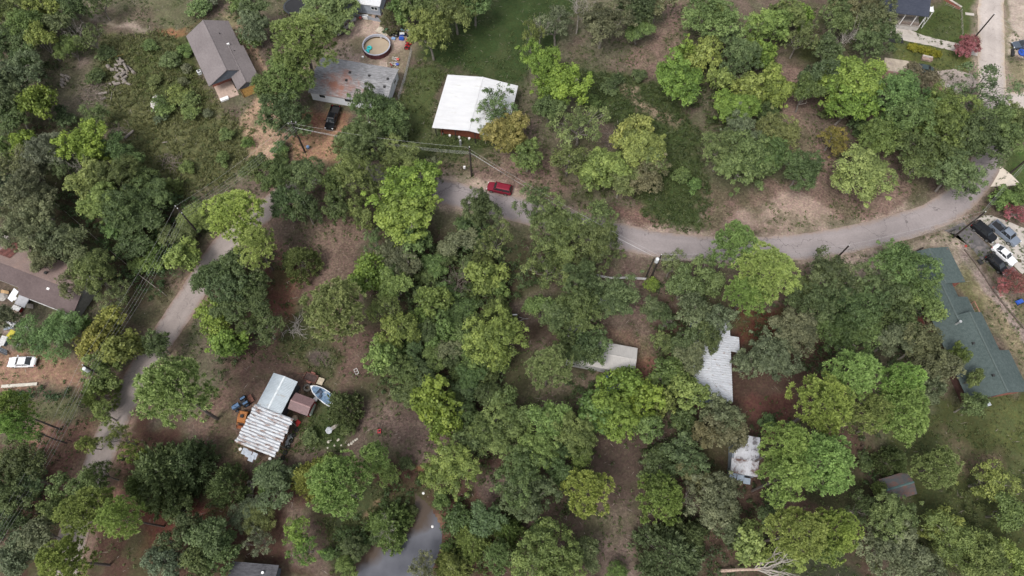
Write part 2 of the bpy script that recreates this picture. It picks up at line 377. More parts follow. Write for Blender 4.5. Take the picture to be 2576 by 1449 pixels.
# ------------------------------------------------------------------ ground cover zones: (albedo, fleck contrast, edge softness m, amount, polygon)
LITTER = (.215, .15, .115)
ZN = [
 # broad tones of the woodland floor
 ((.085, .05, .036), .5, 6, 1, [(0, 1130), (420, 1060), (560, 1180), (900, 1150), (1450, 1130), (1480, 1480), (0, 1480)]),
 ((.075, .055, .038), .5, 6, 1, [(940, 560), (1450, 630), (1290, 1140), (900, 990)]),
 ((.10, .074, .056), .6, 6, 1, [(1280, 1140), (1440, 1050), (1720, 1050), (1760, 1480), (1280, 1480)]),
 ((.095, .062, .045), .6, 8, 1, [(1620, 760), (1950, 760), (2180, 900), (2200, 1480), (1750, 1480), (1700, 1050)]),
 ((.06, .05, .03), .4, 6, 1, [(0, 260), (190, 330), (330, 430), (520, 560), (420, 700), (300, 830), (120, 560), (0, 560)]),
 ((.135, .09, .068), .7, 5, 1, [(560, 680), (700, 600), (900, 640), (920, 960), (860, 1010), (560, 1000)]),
 # grass and weeds
 ((.044, .068, .022), .5, 4, 1, [(1050, 150), (1100, -30), (1480, -30), (1400, 100), (1320, 215), (1290, 225), (1130, 183)]),
 ((.075, .095, .034), .6, 3, 1, [(1000, 250), (1050, 150), (1130, 185), (1085, 325), (1110, 400), (1060, 440), (980, 330)]),
 ((.062, .082, .03), .6, 3, 1, [(1100, 320), (1240, 345), (1250, 390), (1180, 440), (1080, 430)]),
 ((.12, .125, .052), .8, 5, 1, [(250, 90), (430, 80), (500, 180), (560, 270), (640, 330), (610, 420), (540, 470), (470, 500), (340, 420), (270, 340)]),
 ((.085, .10, .036), .8, 3, 1, [(330, 110), (470, 100), (520, 230), (520, 300), (430, 290), (350, 240)]),
 ((.14, .135, .075), .6, 4, 1, [(350, -20), (480, -20), (470, 60), (390, 75)]),
 ((.26, .22, .12), .7, 2, .8, [(535, 30), (610, 40), (640, 110), (600, 110)]),
 ((.06, .082, .028), .7, 3, 1, [(1440, 175), (1560, 185), (1690, 215), (1760, 330), (1790, 500), (1770, 585), (1650, 590), (1600, 520), (1560, 330), (1470, 270)]),
 ((.075, .10, .03), .5, 2, 1, [(2200, 80), (2330, 50), (2400, -30), (2458, -30), (2457, 185), (2240, 120)]),
 ((.11, .125, .038), .6, 2, 1, [(2240, 100), (2400, 130), (2456, 150), (2450, 190), (2250, 165)]),
 ((.055, .06, .022), .5, 6, 1, [(1960, 100), (2060, 60), (2080, 190), (1990, 170)]),
 ((.24, .21, .125), .7, 3, 1, [(2522, 150), (2640, 160), (2640, 300), (2545, 265)]),
 ((.07, .11, .03), .5, 2, 1, [(2480, 440), (2540, 370), (2640, 380), (2640, 480), (2570, 470), (2520, 420)]),
 ((.066, .075, .027), .5, 5, 1, [(2180, 1030), (2420, 990), (2640, 960), (2640, 1480), (2420, 1480), (2260, 1300)]),
 ((.105, .12, .04), .5, 4, .8, [(2470, 1010), (2640, 990), (2640, 1190), (2540, 1190)]),
 ((.15, .11, .075), .7, 4, .8, [(2340, 1080), (2380, 1110), (2360, 1180), (2480, 1210), (2560, 1160), (2420, 1110)]),
 ((.055, .055, .027), .4, 2, 1, [(2020, 1240), (2150, 1150), (2200, 1290), (2100, 1330)]),
 ((.045, .05, .028), .4, 3, 1, [(1940, 1370), (2130, 1360), (2180, 1480), (1920, 1480)]),
 ((.075, .082, .034), .6, 3, .9, [(700, 760), (790, 760), (860, 900), (800, 960), (720, 880)]),
 ((.062, .085, .03), .6, 2, 1, [(760, 1010), (800, 990), (870, 1060), (850, 1130), (760, 1120), (715, 1170), (700, 1140), (760, 1060)]),
 ((.11, .115, .055), .6, 3, .9, [(60, 1010), (210, 990), (200, 1060), (120, 1080)]),
 ((.06, .075, .03), .5, 4, .9, [(800, 1270), (900, 1190), (1040, 1250), (1020, 1340), (900, 1400), (830, 1430), (840, 1330)]),
 ((.045, .055, .025), .5, 2, .9, [(800, 1290), (850, 1300), (900, 1449), (830, 1449)]),
 # leaf litter
 (LITTER, 1, 4, 1, [(1000, 420), (1120, 400), (1240, 380), (1360, 350), (1440, 480), (1330, 520), (1200, 480), (1060, 460)]),
 (LITTER, 1, 4, 1, [(1660, -30), (1740, -30), (1725, 110), (1700, 180), (1600, 185), (1580, 150), (1660, 80)]),
 (LITTER, 1, 4, 1, [(1960, 165), (2000, 155), (2040, 210), (2030, 290), (2090, 400), (2250, 440), (2320, 480), (2210, 575), (1990, 585), (1790, 590), (1770, 470), (1860, 480), (2000, 440), (1960, 300)]),
 ((.19, .145, .115), 1, 3, 1, [(1300, 270), (1350, 280), (1380, 360), (1340, 420), (1300, 380)]),
 ((.2, .13, .1), 1, 3, 1, [(1480, 540), (1600, 510), (1690, 585), (1560, 600)]),
 ((.19, .135, .1), 1, 3, 1, [(785, 540), (880, 515), (920, 590), (880, 690), (850, 760), (800, 700)]),
 ((.17, .12, .095), 1, 3, 1, [(1575, 650), (1640, 690), (1660, 800), (1640, 960), (1600, 930), (1590, 840), (1560, 700)]),
 ((.19, .13, .09), 1, 3, 1, [(1500, 820), (1600, 830), (1650, 900), (1640, 960), (1580, 900)]),
 ((.18, .14, .105), 1, 2, 1, [(1280, 770), (1360, 730), (1410, 700), (1380, 790), (1320, 830)]),
 ((.165, .12, .095), 1, 3, 1, [(890, 1020), (960, 1000), (1130, 1080), (1180, 1120), (1150, 1190), (1080, 1170), (960, 1120), (900, 1080)]),
 ((.15, .11, .088), .9, 3, 1, [(1170, 1180), (1290, 1200), (1290, 1290), (1200, 1290)]),
 ((.17, .115, .085), .9, 4, 1, [(480, 1000), (620, 960), (760, 930), (800, 980), (740, 1160), (620, 1180), (560, 1170), (500, 1110)]),
 ((.26, .18, .12), .9, 2, .9, [(560, 1100), (600, 1110), (640, 1160), (610, 1190), (575, 1150)]),
 ((.2, .15, .11), .8, 2, .8, [(720, 1160), (800, 1140), (870, 1130), (860, 1150), (760, 1180)]),
 ((.185, .14, .11), .9, 3, .9, [(1530, 1280), (1600, 1260), (1620, 1480), (1520, 1480)]),
 ((.17, .125, .095), .9, 3, .9, [(700, 1270), (790, 1260), (830, 1449), (810, 1480), (720, 1400)]),
 # red pine straw
 ((.11, .045, .03), .5, 3, 1, [(1830, 775), (1985, 770), (1970, 860), (1850, 870)]),
 ((.15, .075, .052), .6, 3, 1, [(650, 690), (730, 650), (760, 720), (740, 790), (670, 790)]),
 ((.13, .055, .038), .6, 3, 1, [(340, 1270), (480, 1260), (580, 1300), (460, 1340), (420, 1400), (350, 1390)]),
 ((.12, .06, .045), .6, 3, 1, [(1870, 1010), (1990, 1000), (2010, 1090), (1900, 1090)]),
 ((.19, .10, .07), .7, 2, 1, [(1500, 930), (1650, 900), (1660, 940), (1640, 960)]),
 # sand and bare dirt
 ((.36, .29, .225), .6, 1.5, 1, [(202, 5), (300, 55), (380, 72), (360, 86), (290, 66), (228, 44)]),
 ((.27, .21, .165), 1, 2.5, 1, [(185, 145), (212, 150), (232, 250), (215, 285), (150, 275), (186, 220)]),
 ((.35, .17, .09), .6, 1.2, .9, [(384, 64), (440, 82), (508, 50), (480, 68), (445, 98), (400, 85)]),
 ((.42, .29, .19), .7, 1.6, 1, [(585, 48), (640, 80), (668, 160), (712, 188), (716, 300), (706, 398), (632, 406), (603, 290), (648, 246), (650, 205), (596, 120)]),
 ((.4, .28, .18), .6, 1, .8, [(540, 250), (566, 248), (566, 262), (545, 262)]),
 ((.38, .27, .18), .6, 1, .8, [(480, 275), (510, 272), (505, 298), (488, 292)]),
 ((.42, .32, .25), .6, 1.5, 1, [(700, 170), (850, 110), (880, 40), (900, 30), (1040, 75), (1010, 240), (860, 205), (750, 200)]),
 ((.16, .15, .075), .6, 1.5, .7, [(880, 100), (915, 85), (905, 140), (885, 135)]),
 ((.15, .135, .075), .6, 2, .7, [(985, 140), (1040, 120), (1010, 240), (970, 165)]),
 ((.27, .145, .09), .8, 2, 1, [(745, 290), (830, 270), (880, 280), (870, 330), (800, 345), (740, 330)]),
 ((.38, .23, .14), .7, 2, 1, [(705, 345), (770, 325), (880, 330), (870, 440), (790, 425), (740, 410)]),
 ((.3, .2, .14), .8, 2, .9, [(930, 325), (980, 330), (985, 390), (950, 395)]),
 ((.42, .33, .25), .6, 2, 1, [(1050, 440), (1180, 430), (1260, 465), (1330, 500), (1300, 515), (1180, 480), (1080, 462)]),
 ((.36, .27, .19), .8, 2, .8, [(1560, 215), (1600, 215), (1640, 260), (1720, 300), (1700, 320), (1610, 265), (1570, 240)]),
 ((.36, .27, .21), .7, 2.5, 1, [(1830, 560), (2000, 470), (2130, 570), (1990, 590)]),
 ((.42, .33, .26), .7, 2, 1, [(2040, 655), (2300, 610), (2400, 590), (2425, 640), (2300, 700), (2200, 760), (2130, 760), (2050, 720)]),
 ((.40, .32, .25), .9, 1.5, 1, [(2370, 590), (2405, 580), (2440, 640), (2450, 720), (2430, 730), (2390, 650)]),
 ((.25, .21, .125), .9, 3, 1, [(2400, 720), (2440, 660), (2576, 800), (2640, 900), (2640, 1000), (2540, 880), (2470, 780)]),
 ((.12, .12, .05), .6, 2, .8, [(2405, 715), (2440, 710), (2480, 780), (2440, 780)]),
 ((.3, .24, .2), 1, 1, 1, [(2405, 590), (2440, 620), (2530, 760), (2620, 880), (2600, 890), (2510, 770), (2430, 660)]),
 ((.47, .39, .31), .5, 2, 1, [(2518, -30), (2640, -30), (2640, 150), (2532, 140)]),
 ((.11, .13, .04), .5, 1, .9, [(2519, -30), (2535, -30), (2540, 160), (2528, 160)]),
 ((.30, .19, .125), .7, 2.5, 1, [(-40, 880), (120, 885), (250, 900), (230, 960), (60, 985), (-40, 970)]),
 ((.3, .24, .19), .8, 1.5, .9, [(30, 780), (80, 800), (75, 860), (20, 880)]),
 ((.15, .115, .08), .8, 3, 1, [(300, 830), (440, 690), (480, 720), (380, 880), (320, 890)]),
 ((.24, .14, .1), .8, 2.5, 1, [(60, 1090), (240, 1040), (300, 990), (250, 1200), (190, 1240), (150, 1180)]),
 ((.26, .15, .11), .9, 1.5, 1, [(300, 1130), (330, 1120), (290, 1250), (260, 1260)]),
 ((.3, .15, .075), .5, 1, 1, [(1040, 1168), (1110, 1180), (1150, 1205), (1120, 1215), (1060, 1180)]),
 ((.3, .2, .12), .6, 1, .9, TP('C2', [(930, 890), (1010, 880), (980, 960), (930, 940)])),
 ((.32, .21, .13), .6, 1, .9, TP('C2', [(840, 1020), (930, 990), (900, 1060), (850, 1060)])),
 ((.2, .12, .075), .6, 1.5, .9, [(1105, 1290), (1130, 1300), (1130, 1420), (1100, 1420), (1122, 1340)]),
 ((.2, .16, .13), .8, 1.5, .8, TP('C3', [(380, 1010), (480, 1060), (400, 1090)])),
 ((.13, .1, .085), .8, 2, .9, TP('B2', [(480, 1220), (600, 1200), (620, 1290), (520, 1310)])),
]
# ------------------------------------------------------------------ ground sheet
def axis(a, b, st, far):
    inn = np.arange(a, b + st / 2, st)
    ext = [4, 10, 25, 60, 150, 400, 1000, 2500]
    return np.r_[[a - e for e in ext[::-1]], inn, [b + e for e in ext]]
xs, ys = axis(-124, 124, .42, 0), axis(-4, 134, .42, 0)
GX, GY = np.meshgrid(xs, ys)
def cover(x, y):
    wx = x + 3.2 * (fbm(x, y, 7, 5) - .5) + 1.2 * (fbm(x, y, 1.6, 9, 2) - .5)
    wy = y + 3.2 * (fbm(x, y, 7, 31) - .5) + 1.2 * (fbm(x, y, 1.6, 37, 2) - .5)
    t = fbm(x, y, 18, 3)[..., None]
    c = np.array((.150, .115, .085)) * (.75 + .5 * t) + np.array((-.02, .006, -.01)) * sstep(.5, .62, t)
    fl = np.full(x.shape, .8)
    mot = fbm(x, y, 3.0, 77, 4)
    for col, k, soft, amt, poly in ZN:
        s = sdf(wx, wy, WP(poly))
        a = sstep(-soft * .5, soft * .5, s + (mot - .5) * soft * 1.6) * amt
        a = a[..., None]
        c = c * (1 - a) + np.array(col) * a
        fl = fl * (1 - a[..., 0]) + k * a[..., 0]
    # pale gritty shoulders beside the roads
    for L, wd, col in ((LN, 2.7, (.36, .28, .22)), (LW, 2.3, (.27, .19, .14)), (LE, 2.6, (.36, .3, .23))):
        d = line_dist(wx, wy, L)
        a = sstep(1.5, -.6, d - wd - 1.0 * (mot - .2)) * .85
        c = c * (1 - a[..., None]) + np.array(col) * a[..., None]
    # patchy mixing of bare soil, litter and moss at metre scale
    m = fbm(x, y, 2.2, 91, 5)
    c = c * (.62 + .76 * m[..., None])
    g = sstep(.47, .68, fbm(x, y, 5.0, 131, 5))[..., None]
    c = c * (1 - .5 * g) + np.array((.085, .098, .042)) * .5 * g
    return np.clip(c * np.array((.83, .83, .885)), .01, .6), fl
def ground_z(x, y):
    s = sdf(x, y, POND)
    near = sstep(120, 60, np.abs(x)) * sstep(-5, 5, y + 4)
    h = .35 * (fbm(x, y, 14, 201, 2) - .5) * near
    return np.where(s > -3, h * 0, h * sstep(3, 8, -s)) - 1.3 * sstep(-.6, 2.5, s)
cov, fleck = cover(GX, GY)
out_ = sstep(0, 12, np.maximum(np.maximum(np.abs(GX) - 124, GY - 134), -4 - GY))[..., None]
cov = cov * (1 - out_) + np.array((.105, .098, .058)) * out_
GZ = ground_z(GX, GY)
rd = np.minimum(np.minimum(line_dist(GX, GY, LN), line_dist(GX, GY, LW)), line_dist(GX, GY, LE))
FLAT = []                               # building pads: filled below, heights are kept gentle everywhere
GZ = GZ * sstep(2.5, 8, rd) * 0.45 + np.minimum(GZ, -.5) * (GZ < -.5) * .55
ny, nx = GX.shape
idx = np.arange(nx * ny).reshape(ny, nx)
F = np.stack([idx[:-1, :-1], idx[:-1, 1:], idx[1:, 1:], idx[1:, :-1]], -1).reshape(-1, 4)
def ground_mat():
    m = bpy.data.materials.new("ground_cover"); m.use_nodes = True
    nt = m.node_tree; b = nt.nodes["Principled BSDF"]
    b.inputs["Roughness"].default_value = .95; b.inputs["Specular IOR Level"].default_value = .1
    at = N(nt, "ShaderNodeAttribute", attribute_name="cover"); fk = N(nt, "ShaderNodeAttribute", attribute_name="fleck")
    tc = N(nt, "ShaderNodeTexCoord")
    n1 = N(nt, "ShaderNodeTexNoise", Scale=2.6, Detail=7.0, Roughness=.75); nt.links.new(tc.outputs["Object"], n1.inputs["Vector"])
    n2 = N(nt, "ShaderNodeTexVoronoi", Scale=3.2); nt.links.new(tc.outputs["Object"], n2.inputs["Vector"])
    r1 = N(nt, "ShaderNodeMapRange"); r1.inputs[1].default_value = .28; r1.inputs[2].default_value = .72; r1.inputs[3].default_value = .52; r1.inputs[4].default_value = 1.42
    nt.links.new(n1.outputs[0], r1.inputs[0])
    sp = N(nt, "ShaderNodeSeparateColor"); nt.links.new(n2.outputs["Color"], sp.inputs[0])
    r2 = N(nt, "ShaderNodeMapRange"); r2.inputs[3].default_value = .72; r2.inputs[4].default_value = 1.26; nt.links.new(sp.outputs[0], r2.inputs[0])
    mm = N(nt, "ShaderNodeMath", operation='MULTIPLY'); nt.links.new(r1.outputs[0], mm.inputs[0]); nt.links.new(r2.outputs[0], mm.inputs[1])
    # fleck contrast
    lp = N(nt, "ShaderNodeMix", data_type='FLOAT'); nt.links.new(fk.outputs["Fac"], lp.inputs[0]); lp.inputs[2].default_value = 1.0; nt.links.new(mm.outputs[0], lp.inputs[3])
    sc = N(nt, "ShaderNodeVectorMath", operation='SCALE'); nt.links.new(at.outputs["Color"], sc.inputs[0]); nt.links.new(lp.outputs[0], sc.inputs["Scale"])
    hs = N(nt, "ShaderNodeHueSaturation"); hr = N(nt, "ShaderNodeMapRange"); hr.inputs[3].default_value = .48; hr.inputs[4].default_value = .52
    nt.links.new(sp.outputs[1], hr.inputs[0]); nt.links.new(hr.outputs[0], hs.inputs["Hue"]); nt.links.new(sc.outputs[0], hs.inputs["Color"])
    nt.links.new(hs.outputs[0], b.inputs["Base Color"])
    bp = N(nt, "ShaderNodeBump", Strength=.5, Distance=.12); nt.links.new(mm.outputs[0], bp.inputs["Height"]); nt.links.new(bp.outputs[0], b.inputs["Normal"])
    return m
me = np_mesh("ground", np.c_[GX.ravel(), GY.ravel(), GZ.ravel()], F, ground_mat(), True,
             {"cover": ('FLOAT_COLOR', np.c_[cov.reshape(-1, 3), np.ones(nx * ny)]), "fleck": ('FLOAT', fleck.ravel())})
tag(link("ground", me), kind='structure')

def gz(x, y):
    j, i = np.abs(ys - y).argmin(), np.abs(xs - x).argmin()
    return float(GZ[j, i])

# ------------------------------------------------------------------ road sheets
def ribbon(name, L, half, z, m, seed, wob=.35):
    d = np.gradient(L, axis=0); d /= np.hypot(*d.T)[:, None]
    n = np.c_[-d[:, 1], d[:, 0]]
    k = 7
    u = np.linspace(-1, 1, k)
    l = half + wob * (fbm(L[:, 0], L[:, 1], 4, seed) - .5) * 2 + .25 * (fbm(L[:, 0], L[:, 1], 1.2, seed + 3) - .5)
    r = half + wob * (fbm(L[:, 0] + 99, L[:, 1], 4, seed + 7) - .5) * 2 + .25 * (fbm(L[:, 0] + 50, L[:, 1], 1.2, seed + 5) - .5)
    V = []
    for i in range(len(L)):
        for t in u:
            o = n[i] * (l[i] * t if t > 0 else r[i] * t)
            V.append((L[i, 0] + o[0], L[i, 1] + o[1], z + .05 * (1 - t * t)))
    ac = np.tile(u, len(L)); V = np.array(V); ii = np.arange(len(L) * k).reshape(len(L), k)
    F = np.stack([ii[:-1, :-1], ii[1:, :-1], ii[1:, 1:], ii[:-1, 1:]], -1).reshape(-1, 4)[:, ::-1]
    return tag(link(name, np_mesh(name, V, F, m, True, {"across": ('FLOAT', ac)})), kind='structure')
def road_mat(name, col, edge, crack):
    m = bpy.data.materials.new(name); m.use_nodes = True
    nt = m.node_tree; b = nt.nodes["Principled BSDF"]
    b.inputs["Roughness"].default_value = .92; b.inputs["Specular IOR Level"].default_value = .2
    L_ = lambda a, o: nt.links.new(a, o)
    def mth(op, a, b_=None, c=None):
        n = N(nt, "ShaderNodeMath", operation=op)
        for i, v in enumerate((a, b_, c)):
            if v is None: continue
            if isinstance(v, (int, float)): n.inputs[i].default_value = v
            else: L_(v, n.inputs[i])
        return n.outputs[0]
    def rng(v, a, b_, lo=0.0, hi=1.0):
        n = N(nt, "ShaderNodeMapRange"); L_(v, n.inputs[0])
        for i, x in enumerate((a, b_, lo, hi)): n.inputs[1 + i].default_value = x
        return n.outputs[0]
    tc = N(nt, "ShaderNodeTexCoord"); at = N(nt, "ShaderNodeAttribute", attribute_name="across")
    def noise(sc, det=5.0, rg=.65):
        n = N(nt, "ShaderNodeTexNoise", Scale=sc, Detail=det, Roughness=rg); L_(tc.outputs["Object"], n.inputs["Vector"]); return n.outputs[0]
    ax = mth('ABSOLUTE', at.outputs["Fac"])
    wheel = rng(mth('ABSOLUTE', mth('SUBTRACT', ax, .42)), 0.0, .22, 1.0, 0.0)            # two polished wheel paths each side
    v = mth('ADD', rng(noise(.09, 3.0), .35, .65, .86, 1.10), mth('MULTIPLY', wheel, .07))
    v = mth('MULTIPLY', v, rng(noise(3.5, 6.0), .3, .7, .90, 1.09))
    v = mth('MULTIPLY', v, rng(noise(.55, 6.0, .7), .60, .66, 1.0, .86))                    # oil and damp stains
    vo = N(nt, "ShaderNodeTexVoronoi", Scale=.22); vo.feature = 'DISTANCE_TO_EDGE'; 
    wv = N(nt, "ShaderNodeVectorMath", operation='ADD'); nn = N(nt, "ShaderNodeTexNoise", Scale=.8, Detail=4.0); L_(tc.outputs["Object"], nn.inputs["Vector"]); L_(tc.outputs["Object"], wv.inputs[0])
    ws = N(nt, "ShaderNodeVectorMath", operation='SCALE'); L_(nn.outputs["Color"], ws.inputs[0]); ws.inputs["Scale"].default_value = 2.2; L_(ws.outputs[0], wv.inputs[1]); L_(wv.outputs[0], vo.inputs["Vector"])
    ck = rng(vo.outputs["Distance"], .003, .014, 1.0 - crack, 1.0)
    v = mth('MULTIPLY', v, mth('MAXIMUM', ck, rng(noise(.12, 2.0), .48, .56)))
    mx = N(nt, "ShaderNodeMix", data_type='RGBA'); mx.inputs[6].default_value = tuple(col) + (1,); mx.inputs[7].default_value = tuple(edge) + (1,)
    L_(rng(mth('ADD', ax, mth('MULTIPLY', noise(.7, 7.0, .75), .9)), 1.15, 1.5, 0.0, .9), mx.inputs[0])   # drifted sand and litter along the edges
    sc = N(nt, "ShaderNodeVectorMath", operation='SCALE'); L_(mx.outputs[2], sc.inputs[0]); L_(v, sc.inputs["Scale"]); L_(sc.outputs[0], b.inputs["Base Color"])
    return m
ASPH = road_mat("weathered_asphalt", (.262, .232, .232), (.27, .205, .165), .45)
CHIP = road_mat("chip_seal", (.285, .245, .23), (.235, .16, .125), .25)
DUST = road_mat("dusty_pavement", (.40, .355, .33), (.39, .31, .23), .2)
i_up = int(np.argmin(np.hypot(LN[:, 0] - G(2496, 330)[0], LN[:, 1] - G(2496, 330)[1])))
ribbon("road", LN[i_up - 3:], 2.75, .06, ASPH, 11)
ribbon("road", LN[:i_up], 2.9, .064, DUST, 15)
ribbon("road", LW, 2.35, .068, CHIP, 21)
ribbon("road", LE, 2.6, .072, DUST, 29)
def sheet(name, poly, z, m, edge=.4, seed=1, step=.6):
    P = np.array(poly); Q = []
    for a, b in zip(P, np.roll(P, -1, 0)):
        k = max(1, int(np.hypot(*(b - a)) / step)); Q += [a + (b - a) * t / k for t in range(k)]
    Q = np.array(Q); c = Q.mean(0)
    j = (fbm(Q[:, 0], Q[:, 1], 1.5, seed, 3) - .5) * edge * 2
    dv = Q - c; dv /= np.hypot(*dv.T)[:, None] + 1e-9
    Q = Q + dv * j[:, None]
    bm_v = [(q[0], q[1], z) for q in Q]
    me = bpy.data.meshes.new(name)
    import bmesh
    b = bmesh.new(); vs = [b.verts.new(v) for v in bm_v]; f = b.faces.new(vs); 
    if f.normal.z < 0 or sum((Q[i - 1][0] * Q[i][1] - Q[i][0] * Q[i - 1][1]) for i in range(len(Q))) < 0: f.normal_flip()
    bmesh.ops.triangulate(b, faces=[f]); b.to_mesh(me); b.free()
    me.materials.append(m)
    return tag(link(name, me), kind='structure')
CONC = mat("old_concrete", (.42, .385, .35), .9, var=.12, scale=.8, stain=(.3, .27, .24), stain_amt=.35, stain_scale=.4)
BLACKT = mat("blacktop", (.105, .098, .1), .9, var=.2, scale=1.2, stain=(.16, .14, .135), stain_amt=.4)
zc = lambda x, y: (2342.8 + .1838 * x, 514.7 + .1838 * y)
sheet("driveway", WP([zc(470, 290), zc(720, 150), zc(820, 150), zc(1300, 330), zc(1500, 820), zc(1240, 940), zc(1000, 720), zc(800, 540)]), .02, CONC, .3, 3)
sheet("driveway", WP([zc(170, 360), zc(440, 240), zc(870, 640), zc(1200, 930), zc(1000, 1000), zc(680, 740), zc(370, 420)]), .03, BLACKT, .25, 5)
sheet("driveway", WP([(2205, 70), (2255, 62), (2330, 92), (2470, 122), (2462, 142), (2340, 115), (2240, 95)]), .025, CONC, .3, 7)
sheet("driveway", WP([(2345, 182), (2400, 172), (2440, 186), (2470, 215), (2400, 235), (2370, 215)]), .03, mat("gravel_drive", (.32, .27, .24), .9, var=.15), .4, 9)
sheet("driveway", WP([(2486, 470), (2511, 412), (2545, 440), (2570, 466)]), .035, mat("pale_concrete", (.6, .53, .45), .9, var=.06), .15, 13)

# ------------------------------------------------------------------ pond
def water_mat():
    m = bpy.data.materials.new("pond_water"); m.use_nodes = True
    nt = m.node_tree; b = nt.nodes["Principled BSDF"]
    b.inputs["Roughness"].default_value = .06; b.inputs["IOR"].default_value = 1.33
    tc = N(nt, "ShaderNodeTexCoord")
    n = N(nt, "ShaderNodeTexNoise", Scale=.18, Detail=5.0); nt.links.new(tc.outputs["Object"], n.inputs["Vector"])
    r = N(nt, "ShaderNodeMapRange"); r.inputs[1].default_value = .35; r.inputs[2].default_value = .65; nt.links.new(n.outputs[0], r.inputs[0])
    mx = N(nt, "ShaderNodeMix", data_type='RGBA'); nt.links.new(r.outputs[0], mx.inputs[0])
    mx.inputs[6].default_value = (.07, .073, .088, 1); mx.inputs[7].default_value = (.125, .128, .148, 1)
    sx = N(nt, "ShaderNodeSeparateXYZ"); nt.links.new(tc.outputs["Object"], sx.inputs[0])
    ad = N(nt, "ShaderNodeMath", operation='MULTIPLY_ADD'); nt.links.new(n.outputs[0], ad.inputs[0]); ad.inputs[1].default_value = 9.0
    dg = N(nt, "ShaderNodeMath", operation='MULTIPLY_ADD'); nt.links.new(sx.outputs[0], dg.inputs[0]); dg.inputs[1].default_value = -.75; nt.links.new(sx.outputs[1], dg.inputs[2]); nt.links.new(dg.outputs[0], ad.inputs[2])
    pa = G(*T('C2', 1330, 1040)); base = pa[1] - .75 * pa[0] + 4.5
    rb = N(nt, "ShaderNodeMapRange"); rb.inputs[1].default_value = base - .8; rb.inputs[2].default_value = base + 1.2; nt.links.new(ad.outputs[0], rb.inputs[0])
    m3 = N(nt, "ShaderNodeMix", data_type='RGBA'); nt.links.new(rb.outputs[0], m3.inputs[0]); nt.links.new(mx.outputs[2], m3.inputs[6]); m3.inputs[7].default_value = (.075, .055, .042, 1)  # brown murk plus dark tree reflection, painted into the far-left water colour
    nt.links.new(m3.outputs[2], b.inputs["Base Color"])
    n2 = N(nt, "ShaderNodeTexNoise", Scale=2.5, Detail=3.0); nt.links.new(tc.outputs["Object"], n2.inputs["Vector"])
    bp = N(nt, "ShaderNodeBump", Strength=.05, Distance=.05); nt.links.new(n2.outputs[0], bp.inputs["Height"]); nt.links.new(bp.outputs[0], b.inputs["Normal"])
    return m
c = np.mean(POND, 0)
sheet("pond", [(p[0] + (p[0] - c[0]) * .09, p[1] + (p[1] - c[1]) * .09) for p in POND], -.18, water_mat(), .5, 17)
# ================================================================== buildings
def frame(A, B, he):
    a, b = Vector(G(*A, he)), Vector(G(*B, he))
    return a, math.atan2(b.y - a.y, b.x - a.x), (b - a).length
def slope(mb, x0, x1, ye, ze, yr, zr, style, mi=0, th=.12):
    """one roof plane, eave (ye,ze) to ridge (yr,zr); courses or ribs as geometry"""
    W = math.hypot(yr - ye, zr - ze)
    if style == 'shingle':
        n = max(2, int(W / .24))
        for i in range(n):
            t0, t1 = i / n, (i + 1) / n
            ya, yb = ye + (yr - ye) * t0, ye + (yr - ye) * t1
            za, zb = ze + (zr - ze) * t0, ze + (zr - ze) * t1
            q = [(x0, ya, za + .022), (x1, ya, za + .022), (x1, yb, zb), (x0, yb, zb)]
            s = [(x0, ya, za), (x1, ya, za), (x1, ya, za + .022), (x0, ya, za + .022)]
            if yr < ye: q, s = q[::-1], s[::-1]
            mb.quad(*q, mi); mb.quad(*s, mi)
    else:
        pitch, h, wd = style
        L = x1 - x0; n = max(2, int(round(L / pitch)))
        xs = []
        for i in range(n):
            c = x0 + L * (i + .5) / n
            xs += [(c - wd / 2, 0), (c - wd / 4, h), (c + wd / 4, h), (c + wd / 2, 0)]
        xs = [(x0, 0)] + xs + [(x1, 0)]
        for (xa, ha), (xb, hb) in zip(xs[:-1], xs[1:]):
            q = [(xa, ye, ze + ha), (xb, ye, ze + hb), (xb, yr, zr + hb), (xa, yr, zr + ha)]
            mb.quad(*(q if yr > ye else q[::-1]), mi)
    # underside and edges
    u = [(x0, ye, ze - th), (x1, ye, ze - th), (x1, yr, zr - th), (x0, yr, zr - th)]
    t = [(x0, ye, ze), (x1, ye, ze), (x1, yr, zr), (x0, yr, zr)]
    if yr < ye: u, t = u[::-1], t[::-1]
    mb.quad(*u[::-1], mi)
    for i in range(4):
        j = (i + 1) % 4
        mb.quad(u[i], u[j], t[j], t[i], mi)
def gable_roof(root, x0, x1, y0, y1, ym, he, zr, m, style, capm=None, ylo=None, name='roof'):
    r = MB()
    slope(r, x0, x1, y0, he, ym, zr, style)
    slope(r, x0, x1, y1, he if ylo is None else ylo, ym, zr, style)
    o = r.build(name, m, root)
    c = MB()
    k0 = (zr - he) / max(.1, abs(ym - y0)); k1 = (zr - (he if ylo is None else ylo)) / max(.1, abs(ym - y1))
    c.quad((x0, ym - .16, zr + .045 - .16 * k0), (x1, ym - .16, zr + .045 - .16 * k0), (x1, ym, zr + .07), (x0, ym, zr + .07))
    c.quad((x0, ym, zr + .07), (x1, ym, zr + .07), (x1, ym + .16, zr + .045 - .16 * k1), (x0, ym + .16, zr + .045 - .16 * k1))
    if y0 < y1: pass
    c.build('ridge_cap', capm or m, o)
    return o
